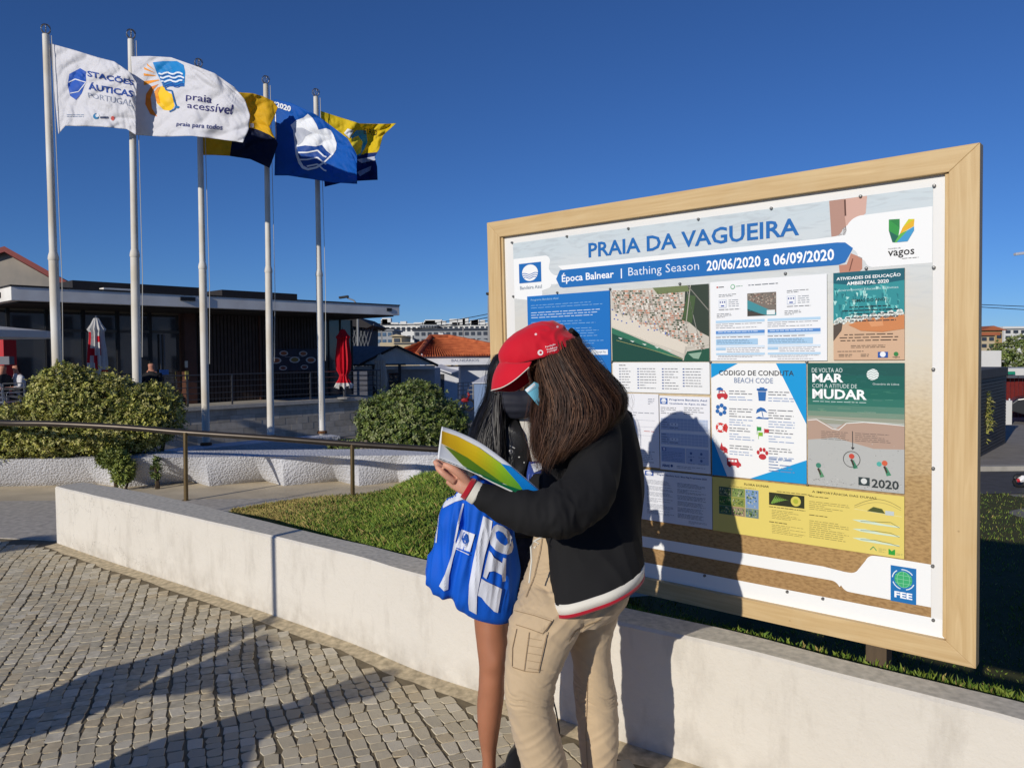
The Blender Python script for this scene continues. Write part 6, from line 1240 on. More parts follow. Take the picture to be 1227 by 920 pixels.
def fuse(name, shells, voxel=.006, it=6, disp=None, mats=None, parent=None, pick=None, fac=.5):
    me = bpy.data.meshes.new(name); V = []; F = []
    for v, f in shells:
        o = len(V); V += [tuple(x) for x in v]; F += [tuple(i+o for i in q) for q in f]
    me.from_pydata(V, [], F); bm = bmesh.new(); bm.from_mesh(me); bmesh.ops.recalc_face_normals(bm, faces=bm.faces); bm.to_mesh(me); bm.free()
    o = bpy.data.objects.new(name, me); COL.objects.link(o)
    r_ = o.modifiers.new('r', 'REMESH'); r_.mode = 'VOXEL'; r_.voxel_size = voxel
    if it: s_ = o.modifiers.new('s', 'SMOOTH'); s_.iterations = it; s_.factor = fac
    dg = bpy.context.evaluated_depsgraph_get(); out = bpy.data.meshes.new_from_object(o.evaluated_get(dg)); bpy.data.objects.remove(o); out.name = name
    if disp:
        n = len(out.vertices); co = np.empty(n*3, np.float32); out.vertices.foreach_get('co', co); co = co.reshape(-1, 3); no = np.empty(n*3, np.float32); out.vertex_normals.foreach_get('vector', no); no = no.reshape(-1, 3)
        d = np.array([disp(Vector(c), Vector(m_)) for c, m_ in zip(co, no)], np.float32); co += no*d[:, None]; out.vertices.foreach_set('co', co.ravel()); out.update()
    for m_ in (mats or []): out.materials.append(m_)
    if pick:
        for pl in out.polygons: pl.material_index = pick(pl.center)
    return link(name, out, parent, True)
def pix(p):
    d = Vector(p)-CAM; z = d.dot(FW); return CX+FPX*d.dot(CR)/z, CY-FPX*d.dot(CU)/z
NZ = lambda x, y, z: noise.noise(Vector((x, y, z)))
def cloth(name, col, rough=.85, weave=400, bump=.15, sheen=.3, var=.06):
    m = mat(name, col, rough, var, 6, bump, weave, spec=.2, sheen=sheen); return m
M_kh = cloth('khaki_cotton', rgb(206, 182, 148, .85), .9, 220, .12); M_khd = flat((140, 116, 88), .9); M_blk = cloth('black_knit', (.014, .014, .015), .9, 500, .15, .0); M_blkj = mat('black_jacket', (.012, .012, .013), .42, .1, 5, .12, 120, spec=.45)
M_rib = cloth('cream_rib', rgb(232, 228, 216, .9), .9, 300, .1); M_red = cloth('red_rib', rgb(176, 24, 44, .9), .85, 300, .1); M_cap = cloth('red_cap', rgb(206, 18, 42, .95), .75, 260, .12, .2)
M_skin = mat('skin_light', rgb(222, 164, 138, .85), .5, .07, 12, .05, 120, spec=.35, trans=.08); M_tan = mat('skin_tan', rgb(182, 122, 92, .8), .48, .07, 9, .05, 120, spec=.35, trans=.06)
M_hairb = [mat('hair_brown_%d' % i, c, .5, .2, 30, spec=.22) for i, c in enumerate([(.045, .022, .013), (.078, .036, .02), (.024, .012, .008), (.15, .075, .042)])]; M_hairk = [mat('hair_black_%d' % i, c, .4, .1, 30, spec=.5) for i, c in enumerate([(.006, .005, .005), (.011, .009, .008), (.004, .004, .004), (.02, .016, .014)])]
M_mask = mat('mask_blue', rgb(120, 196, 220, .9), .8, .03, 20); M_maskw = flat((226, 230, 232)); M_maskk = mat('mask_black', (.016, .018, .03), .7, .1, 20); M_den = mat('denim_grey', rgb(88, 90, 98, .7), .9, .3, 30, .2, 200); M_bag = mat('bag_blue', rgb(16, 92, 206, .95), .7, .06, 8, .15, 300, spec=.2); M_shoe = mat('black_shoe', (.015, .015, .016), .5, .1); M_shirt = mat('white_shirt', rgb(226, 222, 214, .9), .85, .05, 8, .1, 80); M_paper = flat((232, 234, 236), .4)
def strands(name, secs, n, mats, parent, seed, length=(.6, 1.0), wid=.0022, flare=.015, phi=(0, 2*PI), wav=.006):
    """locks of hair that run down over a lofted shape"""
    r = random.Random(seed); m = len(secs); V = []; F = []; MI = []
    for q in range(n):
        ph = r.uniform(*phi); t0 = r.uniform(0, .12); t1 = r.uniform(*length)+.13*noise.noise(Vector((math.cos(ph)*4, math.sin(ph)*4, seed))); k = (3 if NZ(math.cos(ph)*6+seed, math.sin(ph)*6, 1) > .18 else r.randrange(3)) if r.random() < .6 else r.randrange(2); off = r.uniform(-.004, flare*.5); w0 = wid*r.uniform(.5, 1.5); dph = r.uniform(-.12, .12); a1 = r.uniform(0, 6); nn = 13; last = None
        for j in range(nn):
            t_ = t0+(t1-t0)*j/(nn-1); x = t_*(m-1); i = min(int(x), m-2); fr_ = x-i; c = secs[i][0].lerp(secs[i+1][0], fr_); a = secs[i][1].lerp(secs[i+1][1], fr_); d = secs[i][2].lerp(secs[i+1][2], fr_)
            w = ph+dph*j/nn+.05*math.sin(a1+j*.5)+.10*t_*math.sin(t_*7+NZ(math.cos(ph)*2, math.sin(ph)*2, seed)*9); rad_ = a*math.cos(w)+d*math.sin(w); out = rad_.normalized(); cl_ = (noise.noise(Vector((math.cos(ph)*2.6, math.sin(ph)*2.6, t_*2.2+seed)))*1.2+noise.noise(Vector((math.cos(ph)*7, math.sin(ph)*7, t_*3+seed)))*.9)*min(1, t_*2); t_ = min(t_, 1.2); p = c+rad_+out*(cl_*wav*1.6)+out*(off+flare*max(0, j/(nn-1)-.55)*r.uniform(.6, 1.3))+out*wav*math.sin(a1+j*.8)*j/nn
            tg = (a*-math.sin(w)+d*math.cos(w)).normalized(); ww = w0*(1-.75*(j/(nn-1))**3); V += [p-tg*ww, p+out*ww*.5, p+tg*ww]
            if j:
                o = len(V)-6; F += [(o, o+1, o+4, o+3), (o+1, o+2, o+5, o+4)]; MI += [k, k]
    return npmesh(name, V, F, mats, MI, parent=parent, smooth=True, kind='stuff')

# ======== person A: red cap, long brown hair, black cardigan, khaki cargo trousers, seen from her left side
pA = empty('person', atz(672, 1035, 0), 'person in a red cap, black cardigan and khaki cargo trousers reading a brochure', 'person')
legA1 = [(700, 634, 742, 2.52, .115), (725, 619, 716, 2.48, .115), (745, 611, 700, 2.46, .11), (765, 608, 688, 2.45, .102), (790, 606, 676, 2.44, .095), (815, 606, 666, 2.43, .086), (835, 607, 662, 2.43, .082), (860, 611, 665, 2.44, .080), (890, 618, 673, 2.45, .078), (925, 627, 681, 2.46, .073), (965, 637, 689, 2.47, .064), (1005, 646, 694, 2.48, .058)]
legA2 = [(690, 664, 754, 2.60, .11), (720, 664, 745, 2.61, .11), (745, 672, 736, 2.62, .11), (770, 682, 731, 2.63, .10), (800, 687, 732, 2.63, .088), (820, 689, 735, 2.63, .082), (850, 691, 740, 2.63, .080), (885, 694, 741, 2.63, .076), (920, 698, 737, 2.63, .07), (960, 702, 734, 2.63, .06), (1000, 705, 734, 2.63, .055)]
pelvis = [(600, 656, 740, 2.59, .08), (640, 641, 750, 2.585, .10), (665, 637, 752, 2.575, .115), (690, 630, 754, 2.56, .135), (715, 622, 752, 2.545, .155), (738, 628, 732, 2.54, .14)]
def dispA(p, n):
    x, y = pix(p); kn = math.exp(-((y-832)/26)**2); k2 = math.exp(-((y-740)/30)**2); up = math.exp(-((y-690)/40)**2)
    f = 1-abs(NZ(p.x*9+2, p.y*9, p.z*74+p.x*26+NZ(p.x*14, p.y*14, p.z*14)*3))*2.2
    g = 1-abs(NZ(p.x*5, p.y*5+4, p.z*30-p.x*22))*2.2
    sm = .0020*NZ(p.x*9, p.y*9, p.z*9)+.0016*(1-abs(NZ(p.x*9+7, p.y*9, p.z*22+p.x*20))*2)
    low = math.exp(-((y-905)/40)**2)*.0016*g
    return kn*.0085*f*(.55+.45*NZ(p.x*8, p.y*8, p.z*10+9))+k2*.005*g+up*.003*f+sm*1.6+low*1.5
tr_ = fuse('trousers', [loft_vf(px_secs(legA1)), loft_vf(px_secs(legA2)), loft_vf(px_secs(pelvis))], .0036, 7, dispA, [M_kh], pA)
bvt = bvh_of(tr_.data)
pr = Print(); pr.poly([(617, 749), (640, 754), (657, 757), (652, 780), (646, 806), (628, 804), (613, 799), (614, 775)], M_kh, 0); pr.poly([(616, 729), (640, 735), (663, 742), (660, 748), (656, 754), (650, 761), (634, 755), (618, 750)], M_kh, 1)
o = pr.build('cargo_pocket', drape(bvt, .0018), tr_, step=5); md = o.modifiers.new('t', 'SOLIDIFY'); md.thickness = .003; md.offset = 1
pr = Print()
for L_ in ([(619, 753), (614, 776), (613.5, 798)], [(655, 760), (650, 782), (645, 804)], [(634, 757), (631, 780), (628, 803)], [(614, 799), (629, 804), (645, 805.5)], [(616, 731), (640, 737), (661, 744)], [(618, 748), (634, 753), (650, 759), (656, 752), (661, 744)], [(650, 640), (647, 660), (640, 690), (630, 715)], [(721, 742), (705, 748), (690, 756), (682, 768)]): pr.line(L_, .75, M_khd, 5)
for k in range(5): pr.line([(632, 764+k*9), (649, 767+k*9)], .35, M_khd, 5)
pr.line([(704, 815), (703, 850), (702, 880), (704, 920)], .6, M_khd, 2); pr.build('stitching', drape(bvt, .0012), tr_, step=3)
# drawstring
b = MB(); b.tube([at(652, 642, 2.40), at(640, 648, 2.39), at(636, 655, 2.39), at(637, 672, 2.38), at(634, 698, 2.38)], .0028, M_rib, 6); b.tube([at(640, 648, 2.39), at(646, 651, 2.385), at(640, 656, 2.39)], .0028, M_rib, 6); b.build('drawstring', pA, True)
# cardigan body and the left sleeve
torso = [(474, 664, 726, 2.55, .06), (482, 654, 742, 2.55, .10), (494, 647, 752, 2.56, .125), (515, 645, 761, 2.57, .135), (545, 648, 768, 2.58, .14), (580, 651, 771, 2.58, .14), (598, 652, 771, 2.58, .145), (620, 653, 767, 2.57, .155), (650, 656, 767, 2.555, .17, 640), (680, 659, 768, 2.535, .185, 656), (711, 660, 769.5, 2.52, .195, 674)]
slv = [(716, 505, 2.50, 26), (716, 532, 2.45, 29), (712, 563, 2.38, 31), (702, 590, 2.31, 33), (684, 607, 2.26, 33), (662, 614, 2.22, 30), (640, 614, 2.21, 27), (616, 609, 2.21, 24.5), (596, 602, 2.21, 20), (581, 595.5, 2.21, 16), (571, 591, 2.21, 13.2)]
slv2 = [(732, 500, 2.66, 26), (740, 540, 2.71, 24), (732, 575, 2.71, 23), (700, 590, 2.68, 20), (660, 585, 2.60, 16), (640, 580, 2.57, 13)]
def dispC(p, n):
    x, y = pix(p); fold = .0050*(1-abs(NZ(p.x*13+p.z*2.5, p.y*13, p.z*2.2))*2.2)*min(1, max(0, (y-500)/80))
    el = math.exp(-(((x-684)/34)**2+((y-618)/30)**2)); w = el*.006*(1-abs(NZ(p.x*34, p.y*20, p.z*20))*2)
    fa = .0034*(1-abs(NZ(p.x*24, p.y*8, p.z*14))*2) if x < 672 and y > 560 else 0
    return fold*(1 if x > 660 else .3)+w+fa+.0016*NZ(p.x*16, p.y*16, p.z*16)
car_ = fuse('cardigan', [loft_vf(px_secs(torso), 48, True, .55), loft_vf(limb(slv)), loft_vf(limb(slv2))], .005, 6, dispC, [M_blk], pA)
tors = px_secs(torso)
def band(name, s0, s1, grow, m, parent, secs=None, wave=.0):
    V, F = loft_vf([(c, a*(1+grow/a.length), d*(1+grow/d.length)) for c, a, d in (s0, s1)], 48, False, .55); b = MB(); b.add(V, F, m); o = b.build(name, parent, 'all'); md = o.modifiers.new('t', 'SOLIDIFY'); md.thickness = .006; md.offset = -1; return o
def shifted(s, dz_px, Y=2.54):
    d = Vector((0, 0, -dz_px/FPX*Y)); return (s[0]+d, s[1], s[2])
hm = tors[-1]; band('white_hem_band', shifted(hm, -3), shifted(hm, 8.5), .004, M_rib, car_); band('red_hem_band', shifted(hm, 8.4), shifted(hm, 12.5), .005, M_red, car_)
def ring(name, px, py, Y, r0, px2, py2, r1, m, par):
    s = limb([(px, py, Y, r0), ((px+px2)/2, (py+py2)/2, Y, (r0+r1)/2), (px2, py2, Y, r1)], 2); V, F = loft_vf(s, 36, False); b = MB(); b.add(V, F, m); o = b.build(name, par, 'all'); md = o.modifiers.new('t', 'SOLIDIFY'); md.thickness = .004; md.offset = -1; return o
ring('white_cuff', 573, 592, 2.21, 14.2, 563.5, 586.5, 13.8, M_rib, car_); ring('red_cuff', 564, 586.8, 2.21, 14.6, 558.6, 583.6, 13.6, M_red, car_)
# body: legs, trunk, neck, head, arms and hands as one surface
J = []; E_ = []
def jn(px, py, Y, r, par=None):
    J.append((at(px, py, Y), r)); 
    if par is not None: E_.append((par, len(J)-1))
    return len(J)-1
pv = jn(692, 690, 2.56, .06); c1 = jn(698, 640, 2.57, .08, pv); c2 = jn(702, 560, 2.58, .085, c1); c3 = jn(700, 505, 2.58, .07, c2); nk = jn(688, 478, 2.52, .05, c3); h0 = jn(672, 455, 2.50, .075, nk); h1 = jn(658, 430, 2.50, .082, h0); 
for (a, b_, c_, d_) in (((648, 775, 2.45, .05), (634, 850, 2.44, .04), (650, 960, 2.48, .035), (668, 1030, 2.48, .03)), ((707, 775, 2.62, .045), (714, 850, 2.62, .045), (718, 960, 2.63, .035), (722, 1015, 2.63, .03))):
    i = jn(*a, pv); i = jn(*b_, i); i = jn(*c_, i); i = jn(*d_, i)
sh = jn(716, 508, 2.51, .045, c3); el_ = jn(694, 603, 2.28, .034, sh); wr_ = jn(572, 590, 2.21, .024, el_)
body = skin_mesh('body', J, E_, 2)
fuse_src = [([v.co.copy() for v in body.vertices], [tuple(p.vertices) for p in body.polygons])]
HY = 2.205
palm = [(576, 592, HY, 9, .8), (564, 586, HY, 10, .75), (556, 580.5, HY, 12, .62), (548, 574, HY+.004, 13, .5), (541, 568.5, HY+.008, 12.5, .42)]
fing = [
 [(545, 577, HY-.012, 4.2), (537, 571.5, HY-.018, 4.3), (530, 566, HY-.020, 4.0), (525.5, 561.5, HY-.014, 3.6), (523, 558.5, HY-.006, 2.6)],
 [(545, 572, HY+.004, 4.3), (536, 565.5, HY+.002, 4.4), (528, 559.5, HY+.0, 4.1), (522.5, 554.5, HY+.006, 3.6), (521, 551.5, HY+.012, 2.5)],
 [(546, 568, HY+.02, 4.3), (538, 562, HY+.022, 4.3), (530, 556, HY+.022, 4.0), (525, 552, HY+.026, 3.3), (523.5, 550, HY+.03, 2.4)],
 [(548, 566, HY+.034, 4.0), (541, 561, HY+.038, 3.8), (534, 556, HY+.04, 3.5), (530, 553, HY+.042, 2.6)],
 [(561, 578, HY-.006, 5.4), (553, 569.5, HY-.018, 5.2), (545, 563, HY-.024, 4.9), (537, 558.5, HY-.024, 4.4), (531, 556, HY-.020, 3.2)]]
shells = fuse_src+[loft_vf(limb(palm), 20)]+[loft_vf(limb(f), 14) for f in fing]
fuse('body', shells, .0032, 3, None, [M_skin], pA, None)
# shoes
def shoe(px, py, Y, dx, dy, m, parent, k=1.0):
    p = at(px, py, Y); p.z = 0; f = Vector((dx, dy, 0)).normalized(); s = Vector((-f.y, f.x, 0))
    S_ = [(p-f*.07+Vector((0, 0, .045*k)), s*.028, Vector((0, 0, .035*k))), (p+f*.0+Vector((0, 0, .055*k)), s*.037, Vector((0, 0, .05*k))), (p+f*.08+Vector((0, 0, .04)), s*.042, Vector((0, 0, .036))), (p+f*.15+Vector((0, 0, .03)), s*.043, Vector((0, 0, .026))), (p+f*.19+Vector((0, 0, .024)), s*.025, Vector((0, 0, .016)))]
    V, F = loft_vf(smooth_secs(S_, 3), 20); b = MB(); b.add(V, F, m); b.build('shoe', parent, 'all')
    b = MB(); b.prism([p-f*.08-s*.035, p+f*.1-s*.045, p+f*.19-s*.03, p+f*.21, p+f*.19+s*.03, p+f*.1+s*.045, p-f*.08+s*.035], (0, 0, .018), M_rib); b.build('sole', parent)
shoe(668, 1035, 2.48, -1, -.25, M_shoe, pA); shoe(722, 1018, 2.63, -.9, .3, M_shoe, pA)
# hair
hairA = px_secs([(412, 642, 690, 2.50, .06, 404), (426, 639, 699, 2.50, .085, 416), (442, 641, 711, 2.49, .098, 432), (460, 645, 723, 2.48, .105, 447), (478, 647, 735, 2.47, .112, 463), (498, 645, 743, 2.46, .116, 477), (516, 644, 741, 2.45, .116, 493), (532, 644, 730, 2.44, .108, 507), (546, 646, 712, 2.43, .09, 522), (556, 650, 694, 2.42, .06, 534)], 3)
def dispH(p, n): return .004*(1-abs(NZ(p.x*34+p.z*4, p.y*34, p.z*3))*2)
hA = fuse('hair', [loft_vf(hairA)], .006, 3, dispH, [M_hairb[2]], pA)
strands('hair_locks', hairA, 8000, M_hairb, hA, 5, (.6, 1.05), .0009, .014, wav=.013)
strands('hair_locks', hairA, 500, M_hairb, hA, 9, (.85, 1.13), .0007, .045, wav=.02)
# cap
ce = (at(697, 412, 2.5)-at(603, 440, 2.5)); ch = ce.length/2; ce.normalize(); cn = Vector((ce.z, 0, -ce.x)); cn = -cn if cn.z < 0 else cn; cc0 = (at(697, 412, 2.5)+at(603, 440, 2.5))/2
SS = []
for k in range(11):
    t_ = k/10*.985; f_ = math.sqrt(max(0, 1-t_**2.3)); sk = -.012*math.sin(t_*PI)
    SS.append((cc0+cn*(.112*t_-.004)+ce*(sk*1.4+.006*t_), ce*ch*f_*1.0, Vector((0, .096*f_, 0))))
def dispK(p, n):
    q = p-cc0; a = q.dot(ce); return .0035*(1-abs(NZ(p.x*26+p.z*18, p.y*14, p.z*26-p.x*12))*2)*(.3+max(0, min(1, a/.05+.5)))
cap = fuse('cap', [loft_vf(SS, 36)], .0042, 4, dispK, [M_cap], pA)
G = []
rimP = [(637, 433, 2.405), (622, 435, 2.415), (608, 434, 2.44), (601, 431, 2.50), (603, 432, 2.56), (612, 433, 2.59), (628, 432, 2.60)]
edgP = [(634, 440, 2.40), (617, 455, 2.395), (602, 464, 2.42), (588.5, 468, 2.48), (600, 469, 2.55), (618, 468.5, 2.585), (634, 458, 2.60)]
rimP = dense(rimP, 6); edgP = dense(edgP, 6); nu_ = len(rimP); nv_ = 10; V = []
for i in range(nu_):
    for j in range(nv_+1):
        v = j/nv_; a, c = rimP[i], edgP[i]; q = [a[k]+(c[k]-a[k])*v for k in range(3)]; s_ = math.sin(v*PI)*3.2*math.sin(i/(nu_-1)*PI); V.append(at(q[0]-s_, q[1]-s_*.5, q[2]))
F = [(i*(nv_+1)+j, (i+1)*(nv_+1)+j, (i+1)*(nv_+1)+j+1, i*(nv_+1)+j+1) for i in range(nu_-1) for j in range(nv_)]
br = npmesh('cap_visor', V, F, [M_cap], smooth=True, parent=cap); md = br.modifiers.new('t', 'SOLIDIFY'); md.thickness = .004
b = MB(); b.tube([Vector(V[i*(nv_+1)+nv_]) for i in range(nu_)], .0016, M_rib, 6); b.build('visor_piping', cap, True)
bvc = bvh_of(cap.data)
pr = Print(); pr.disc(647.5, 422.5, 3.4, 3.4, (236, 222, 222), 0, 20).disc(647.8, 422.3, 1.5, 1.7, (200, 30, 50), 1, 14)
for k, (s_, w_) in enumerate((('Fundação', 12), ('Vodafone', 13), ('Portugal', 11.5))):
    x, y = 653.8+k*1.1, 417.2+k*3.1; pr.text(s_, [(x, y), (x+w_, y-3.4), (x+w_-.5, y-6.0), (x-.5, y-2.4)], (236, 220, 220), 1, .015)
for x, y in ((642, 400.5), (668, 391.5)): pr.disc(x, y, 1.5, 1.4, (232, 196, 200), 0, 10)
pr.build('cap_print', drape(bvc, .001), cap, step=1.2)
b = MB(); b.tube([at(684, 396, 2.47), at(691, 402, 2.5), at(695, 411, 2.50)], .010, M_blk, 8); b.build('back_strap', cap, True)
# face mask of person A, seen between visor and hair
pr = Print(); pr.poly([(629, 467), (640, 457.5), (648, 461), (653, 474), (650, 490), (643, 484), (635, 474)], M_mask, 0); pr.poly([(629.5, 467), (640, 458.5), (641.5, 461), (632, 470)], M_maskw, 1); pr.line([(632.5, 470.5), (642.5, 463)], .6, (150, 170, 180), 2)
mk = pr.build('face_mask', lambda x, y, l: at(x, y, 2.41-.0006*l+.0006*(x-640)+.0001*(x-638)**2), pA, step=4); md = mk.modifiers.new('t', 'SOLIDIFY'); md.thickness = .002
# thin cable hanging between the legs
b = MB(); b.tube([at(655, 812, 2.62), at(661, 832, 2.6), at(666, 850, 2.6), at(670, 872, 2.6), at(670.5, 888, 2.6)], .003, M_frame, 6); b.build('cord', pA, True)

# ======== brochure held in her hand
top = dense([(530, 511), (548, 517), (575, 530), (603, 550), (628, 571), (651, 590.5)], 8); bot = dense([(525, 549.5), (545, 557), (570, 567), (595, 580), (620, 591), (641, 595)], 8)
V = []; nv_ = 8; n_ = len(top)
for i in range(n_):
    for j in range(nv_+1):
        v = j/nv_; u = i/(n_-1); x = top[i][0]+(bot[i][0]-top[i][0])*v; y = top[i][1]+(bot[i][1]-top[i][1])*v; V.append(at(x, y, 2.17+.07*u-.05*v*(1-u*.3)+.012*math.sin(u*PI)*math.sin(v*PI)))
F = [(i*(nv_+1)+j, (i+1)*(nv_+1)+j, (i+1)*(nv_+1)+j+1, i*(nv_+1)+j+1) for i in range(n_-1) for j in range(nv_)]
br = npmesh('brochure', V, F, [M_paper], smooth=True, label='open brochure with yellow, green and blue cover held by the person in the red cap', cat='brochure'); md = br.modifiers.new('t', 'SOLIDIFY'); md.thickness = .004; md.offset = 1
bvb = bvh_of(br.data)
def gradmat(name, stops):      # printed colour run along the cover
    m = bpy.data.materials.new(name); m.use_nodes = True; N = m.node_tree.nodes; L = m.node_tree.links; b = N['Principled BSDF']; b.inputs['Roughness'].default_value = .3; tc = N.new('ShaderNodeTexCoord'); s = N.new('ShaderNodeSeparateXYZ'); L.new(tc.outputs['Object'], s.inputs[0])
    a, c = at(526, 540, 2.17).x, at(650, 590, 2.24).x; mr = N.new('ShaderNodeMapRange'); mr.inputs[1].default_value = a; mr.inputs[2].default_value = c; L.new(s.outputs[0], mr.inputs[0]); cr = N.new('ShaderNodeValToRGB'); el = cr.color_ramp.elements; el[0].position = stops[0][0]; el[0].color = stops[0][1]; el[1].position = stops[-1][0]; el[1].color = stops[-1][1]
    for p_, c_ in stops[1:-1]: q = el.new(p_); q.color = c_
    L.new(mr.outputs[0], cr.inputs[0]); L.new(cr.outputs[0], b.inputs['Base Color']); return m
Gy = gradmat('cover_yellow_green', [(0, rgb(226, 172, 20)), (.35, rgb(228, 196, 20)), (.6, rgb(150, 196, 30)), (.85, rgb(70, 170, 60)), (1, rgb(40, 150, 90))]); Gg = gradmat('cover_green', [(0, rgb(120, 140, 30)), (.4, rgb(96, 140, 30)), (.8, rgb(20, 128, 60)), (1, rgb(20, 130, 100))])
pr = Print(); pr.poly([(529.5, 516), (547, 522), (573, 535.5), (600, 555), (617, 568), (628, 588), (624, 590), (600, 577), (585, 566), (560, 548), (529, 531)], Gy, 0)
pr.poly([(532, 533.5), (560, 548), (585, 566), (602, 578), (596, 579), (572, 566), (555, 558)], Gg, 0); pr.poly([(554, 558), (572, 566), (598, 578), (628, 588), (632, 594), (616, 589), (590, 577), (562, 563)], (16, 116, 70), 1)
pr.poly([(600, 555), (611, 558), (628, 573), (649, 591), (645, 594.3), (636, 595), (631, 594), (622, 580)], (12, 128, 206), 1)
pr.line([(525, 549.5), (545, 557.2), (558, 562.5)], 2.2, (34, 44, 40), 2)
pr.build('printing', drape(bvb, .0026), br, step=3)

# ======== person B: behind, long black hair, black jacket, denim shorts, bare legs
pB = empty('person', atz(588, 935, 0), 'person with long black hair, black jacket, black mask, shorts and bare legs', 'person')
J = []; E_ = []
pv = jn(624, 690, 2.88, .12); c1 = jn(622, 640, 2.88, .11, pv); c2 = jn(620, 570, 2.88, .12, c1); c3 = jn(618, 515, 2.88, .11, c2); nk = jn(618, 495, 2.87, .05, c3); h0 = jn(616, 474, 2.84, .075, nk); h1 = jn(616, 450, 2.84, .088, h0); h2 = jn(617, 430, 2.85, .07, h1)
for sx, Y in ((578, 2.86), (660, 2.95)):
    s_ = jn(sx, 520, Y, .045, c3); e1 = jn(sx-4 if sx < 600 else sx+6, 590, Y-.02, .036, s_); w1 = jn(606 if sx < 600 else 646, 592, Y-.24, .024, e1); jn(606 if sx < 600 else 640, 600, Y-.30, .03, w1)
bodyB = skin_mesh('body', J, E_, 2)
legB = px_secs([(680, 572, 640, 2.86, .11), (710, 567, 618, 2.84, .10), (742, 568, 610, 2.82, .085), (770, 571, 609, 2.80, .072), (790, 573.5, 608, 2.79, .066), (803, 574, 606.5, 2.79, .062), (825, 573, 605, 2.80, .062), (850, 571.5, 602, 2.81, .062), (875, 573, 598.5, 2.82, .055), (895, 576, 595.5, 2.83, .044), (912, 578, 594, 2.83, .037), (930, 577, 595, 2.83, .04)])
legB2 = px_secs([(680, 600, 668, 2.98, .11), (720, 606, 656, 2.99, .10), (760, 610, 650, 2.99, .08), (800, 614, 647, 2.99, .065), (850, 613, 644, 3.0, .06), (885, 616, 638, 3.0, .042), (905, 616, 634, 3.0, .037)])
foot = [([v.co.copy() for v in bodyB.vertices], [tuple(p.vertices) for p in bodyB.polygons]), loft_vf(legB), loft_vf(legB2)]
fuse('body', foot, .0055, 5, lambda p, n: .001*NZ(p.x*20, p.y*20, p.z*20)+(.0045*math.exp(-((pix(p)[0]-596)/7)**2-((pix(p)[1]-792)/9)**2)-.003*math.exp(-((pix(p)[1]-810)/8)**2) if n.y < 0 else 0), [M_tan], pB)
shoe(586, 938, 2.74, -.3, -1, M_shoe, pB, .7); shoe(624, 910, 3.0, -.15, -1, M_shoe, pB, .5)
sh_ = fuse('shorts', [loft_vf(px_secs([(628, 586, 664, 2.90, .13), (650, 580, 668, 2.90, .145), (675, 574, 672, 2.90, .15), (690, 572, 672, 2.90, .145)])), loft_vf(px_secs([(670, 573, 634, 2.87, .12), (697, 571, 632, 2.86, .115)])), loft_vf(px_secs([(670, 610, 672, 2.97, .12), (697, 608, 672, 2.98, .12)]))], .007, 4, lambda p, n: .003*NZ(p.x*18, p.y*18, p.z*8), [M_den], pB)
pr = Print(); pr.line([(620, 652), (628, 640)], .8, (60, 62, 68), 0).line([(619, 690), (638, 694)], .9, (120, 122, 128), 0).line([(634, 655), (633, 692)], .6, (60, 62, 68), 0); pr.build('stitching', drape(bvh_of(sh_.data), .002), sh_, step=4)
jk = fuse('jacket', [loft_vf(px_secs([(498, 596, 640, 2.88, .08), (508, 578, 658, 2.89, .13), (525, 570, 668, 2.90, .15), (555, 566, 672, 2.90, .155), (595, 568, 670, 2.90, .155), (632, 576, 668, 2.90, .155)])), loft_vf(limb([(580, 516, 2.86, 17), (574, 550, 2.84, 18), (576, 585, 2.82, 17), (590, 590, 2.72, 14), (603, 582, 2.62, 11)])), loft_vf(limb([(660, 520, 2.95, 16), (668, 560, 2.95, 16), (664, 590, 2.90, 15), (650, 594, 2.76, 12), (646, 598, 2.68, 10)]))], .0065, 4, lambda p, n: .005*(1-abs(NZ(p.x*12, p.y*12, p.z*12))*2), [M_blkj], pB)
# shirt front, lapels, button, patterned scarf end
bj = bvh_of(jk.data)
pr = Print(); pr.poly([(622, 497), (633, 497), (642, 508), (645, 530), (644, 556), (640, 560), (634, 540), (628, 520), (622, 503)], M_shirt, 0); pr.build('shirt_front', drape(bj, .003), pB, step=4)
pr = Print(); pr.poly([(596, 500), (615, 497), (628, 520), (634, 545), (626, 572), (606, 560), (598, 530)], M_blkj, 0); o = pr.build('lapel', drape(bj, .005), pB, step=4); md = o.modifiers.new('t', 'SOLIDIFY'); md.thickness = .004
pr = Print(); pr.disc(612, 541, 2.9, 2.7, (120, 120, 122), 0, 14).disc(611, 540, 1.2, 1.1, (206, 206, 206), 1, 8).line([(611, 534), (617, 537)], 1.2, (170, 170, 170), 0).disc(622, 547.5, 1.2, .9, (190, 190, 190), 0, 8).disc(628, 554, .8, 1.2, (180, 180, 180), 0, 8); pr.build('button', drape(bj, .008), pB, step=4)
S_ = px_secs([(553, 634, 652, 2.68, .01), (562, 632, 650, 2.66, .012), (572, 631, 648, 2.65, .012), (582, 634, 645, 2.65, .008)], 2); V, F = loft_vf(S_, 18); b = MB(); b.add(V, F, flat((48, 70, 140), .9)); sc = b.build('scarf_end', pB, 'all'); pr = Print(); pr.poly([(636, 556), (650, 553), (649, 562), (640, 566)], (210, 216, 228), 0); 
for k in range(4): pr.line([(634+k*4, 568), (633+k*4, 578)], 1, (90, 110, 170), 0)
pr.build('scarf_pattern', drape(bvh_of(sc.data), .002), sc, step=4)
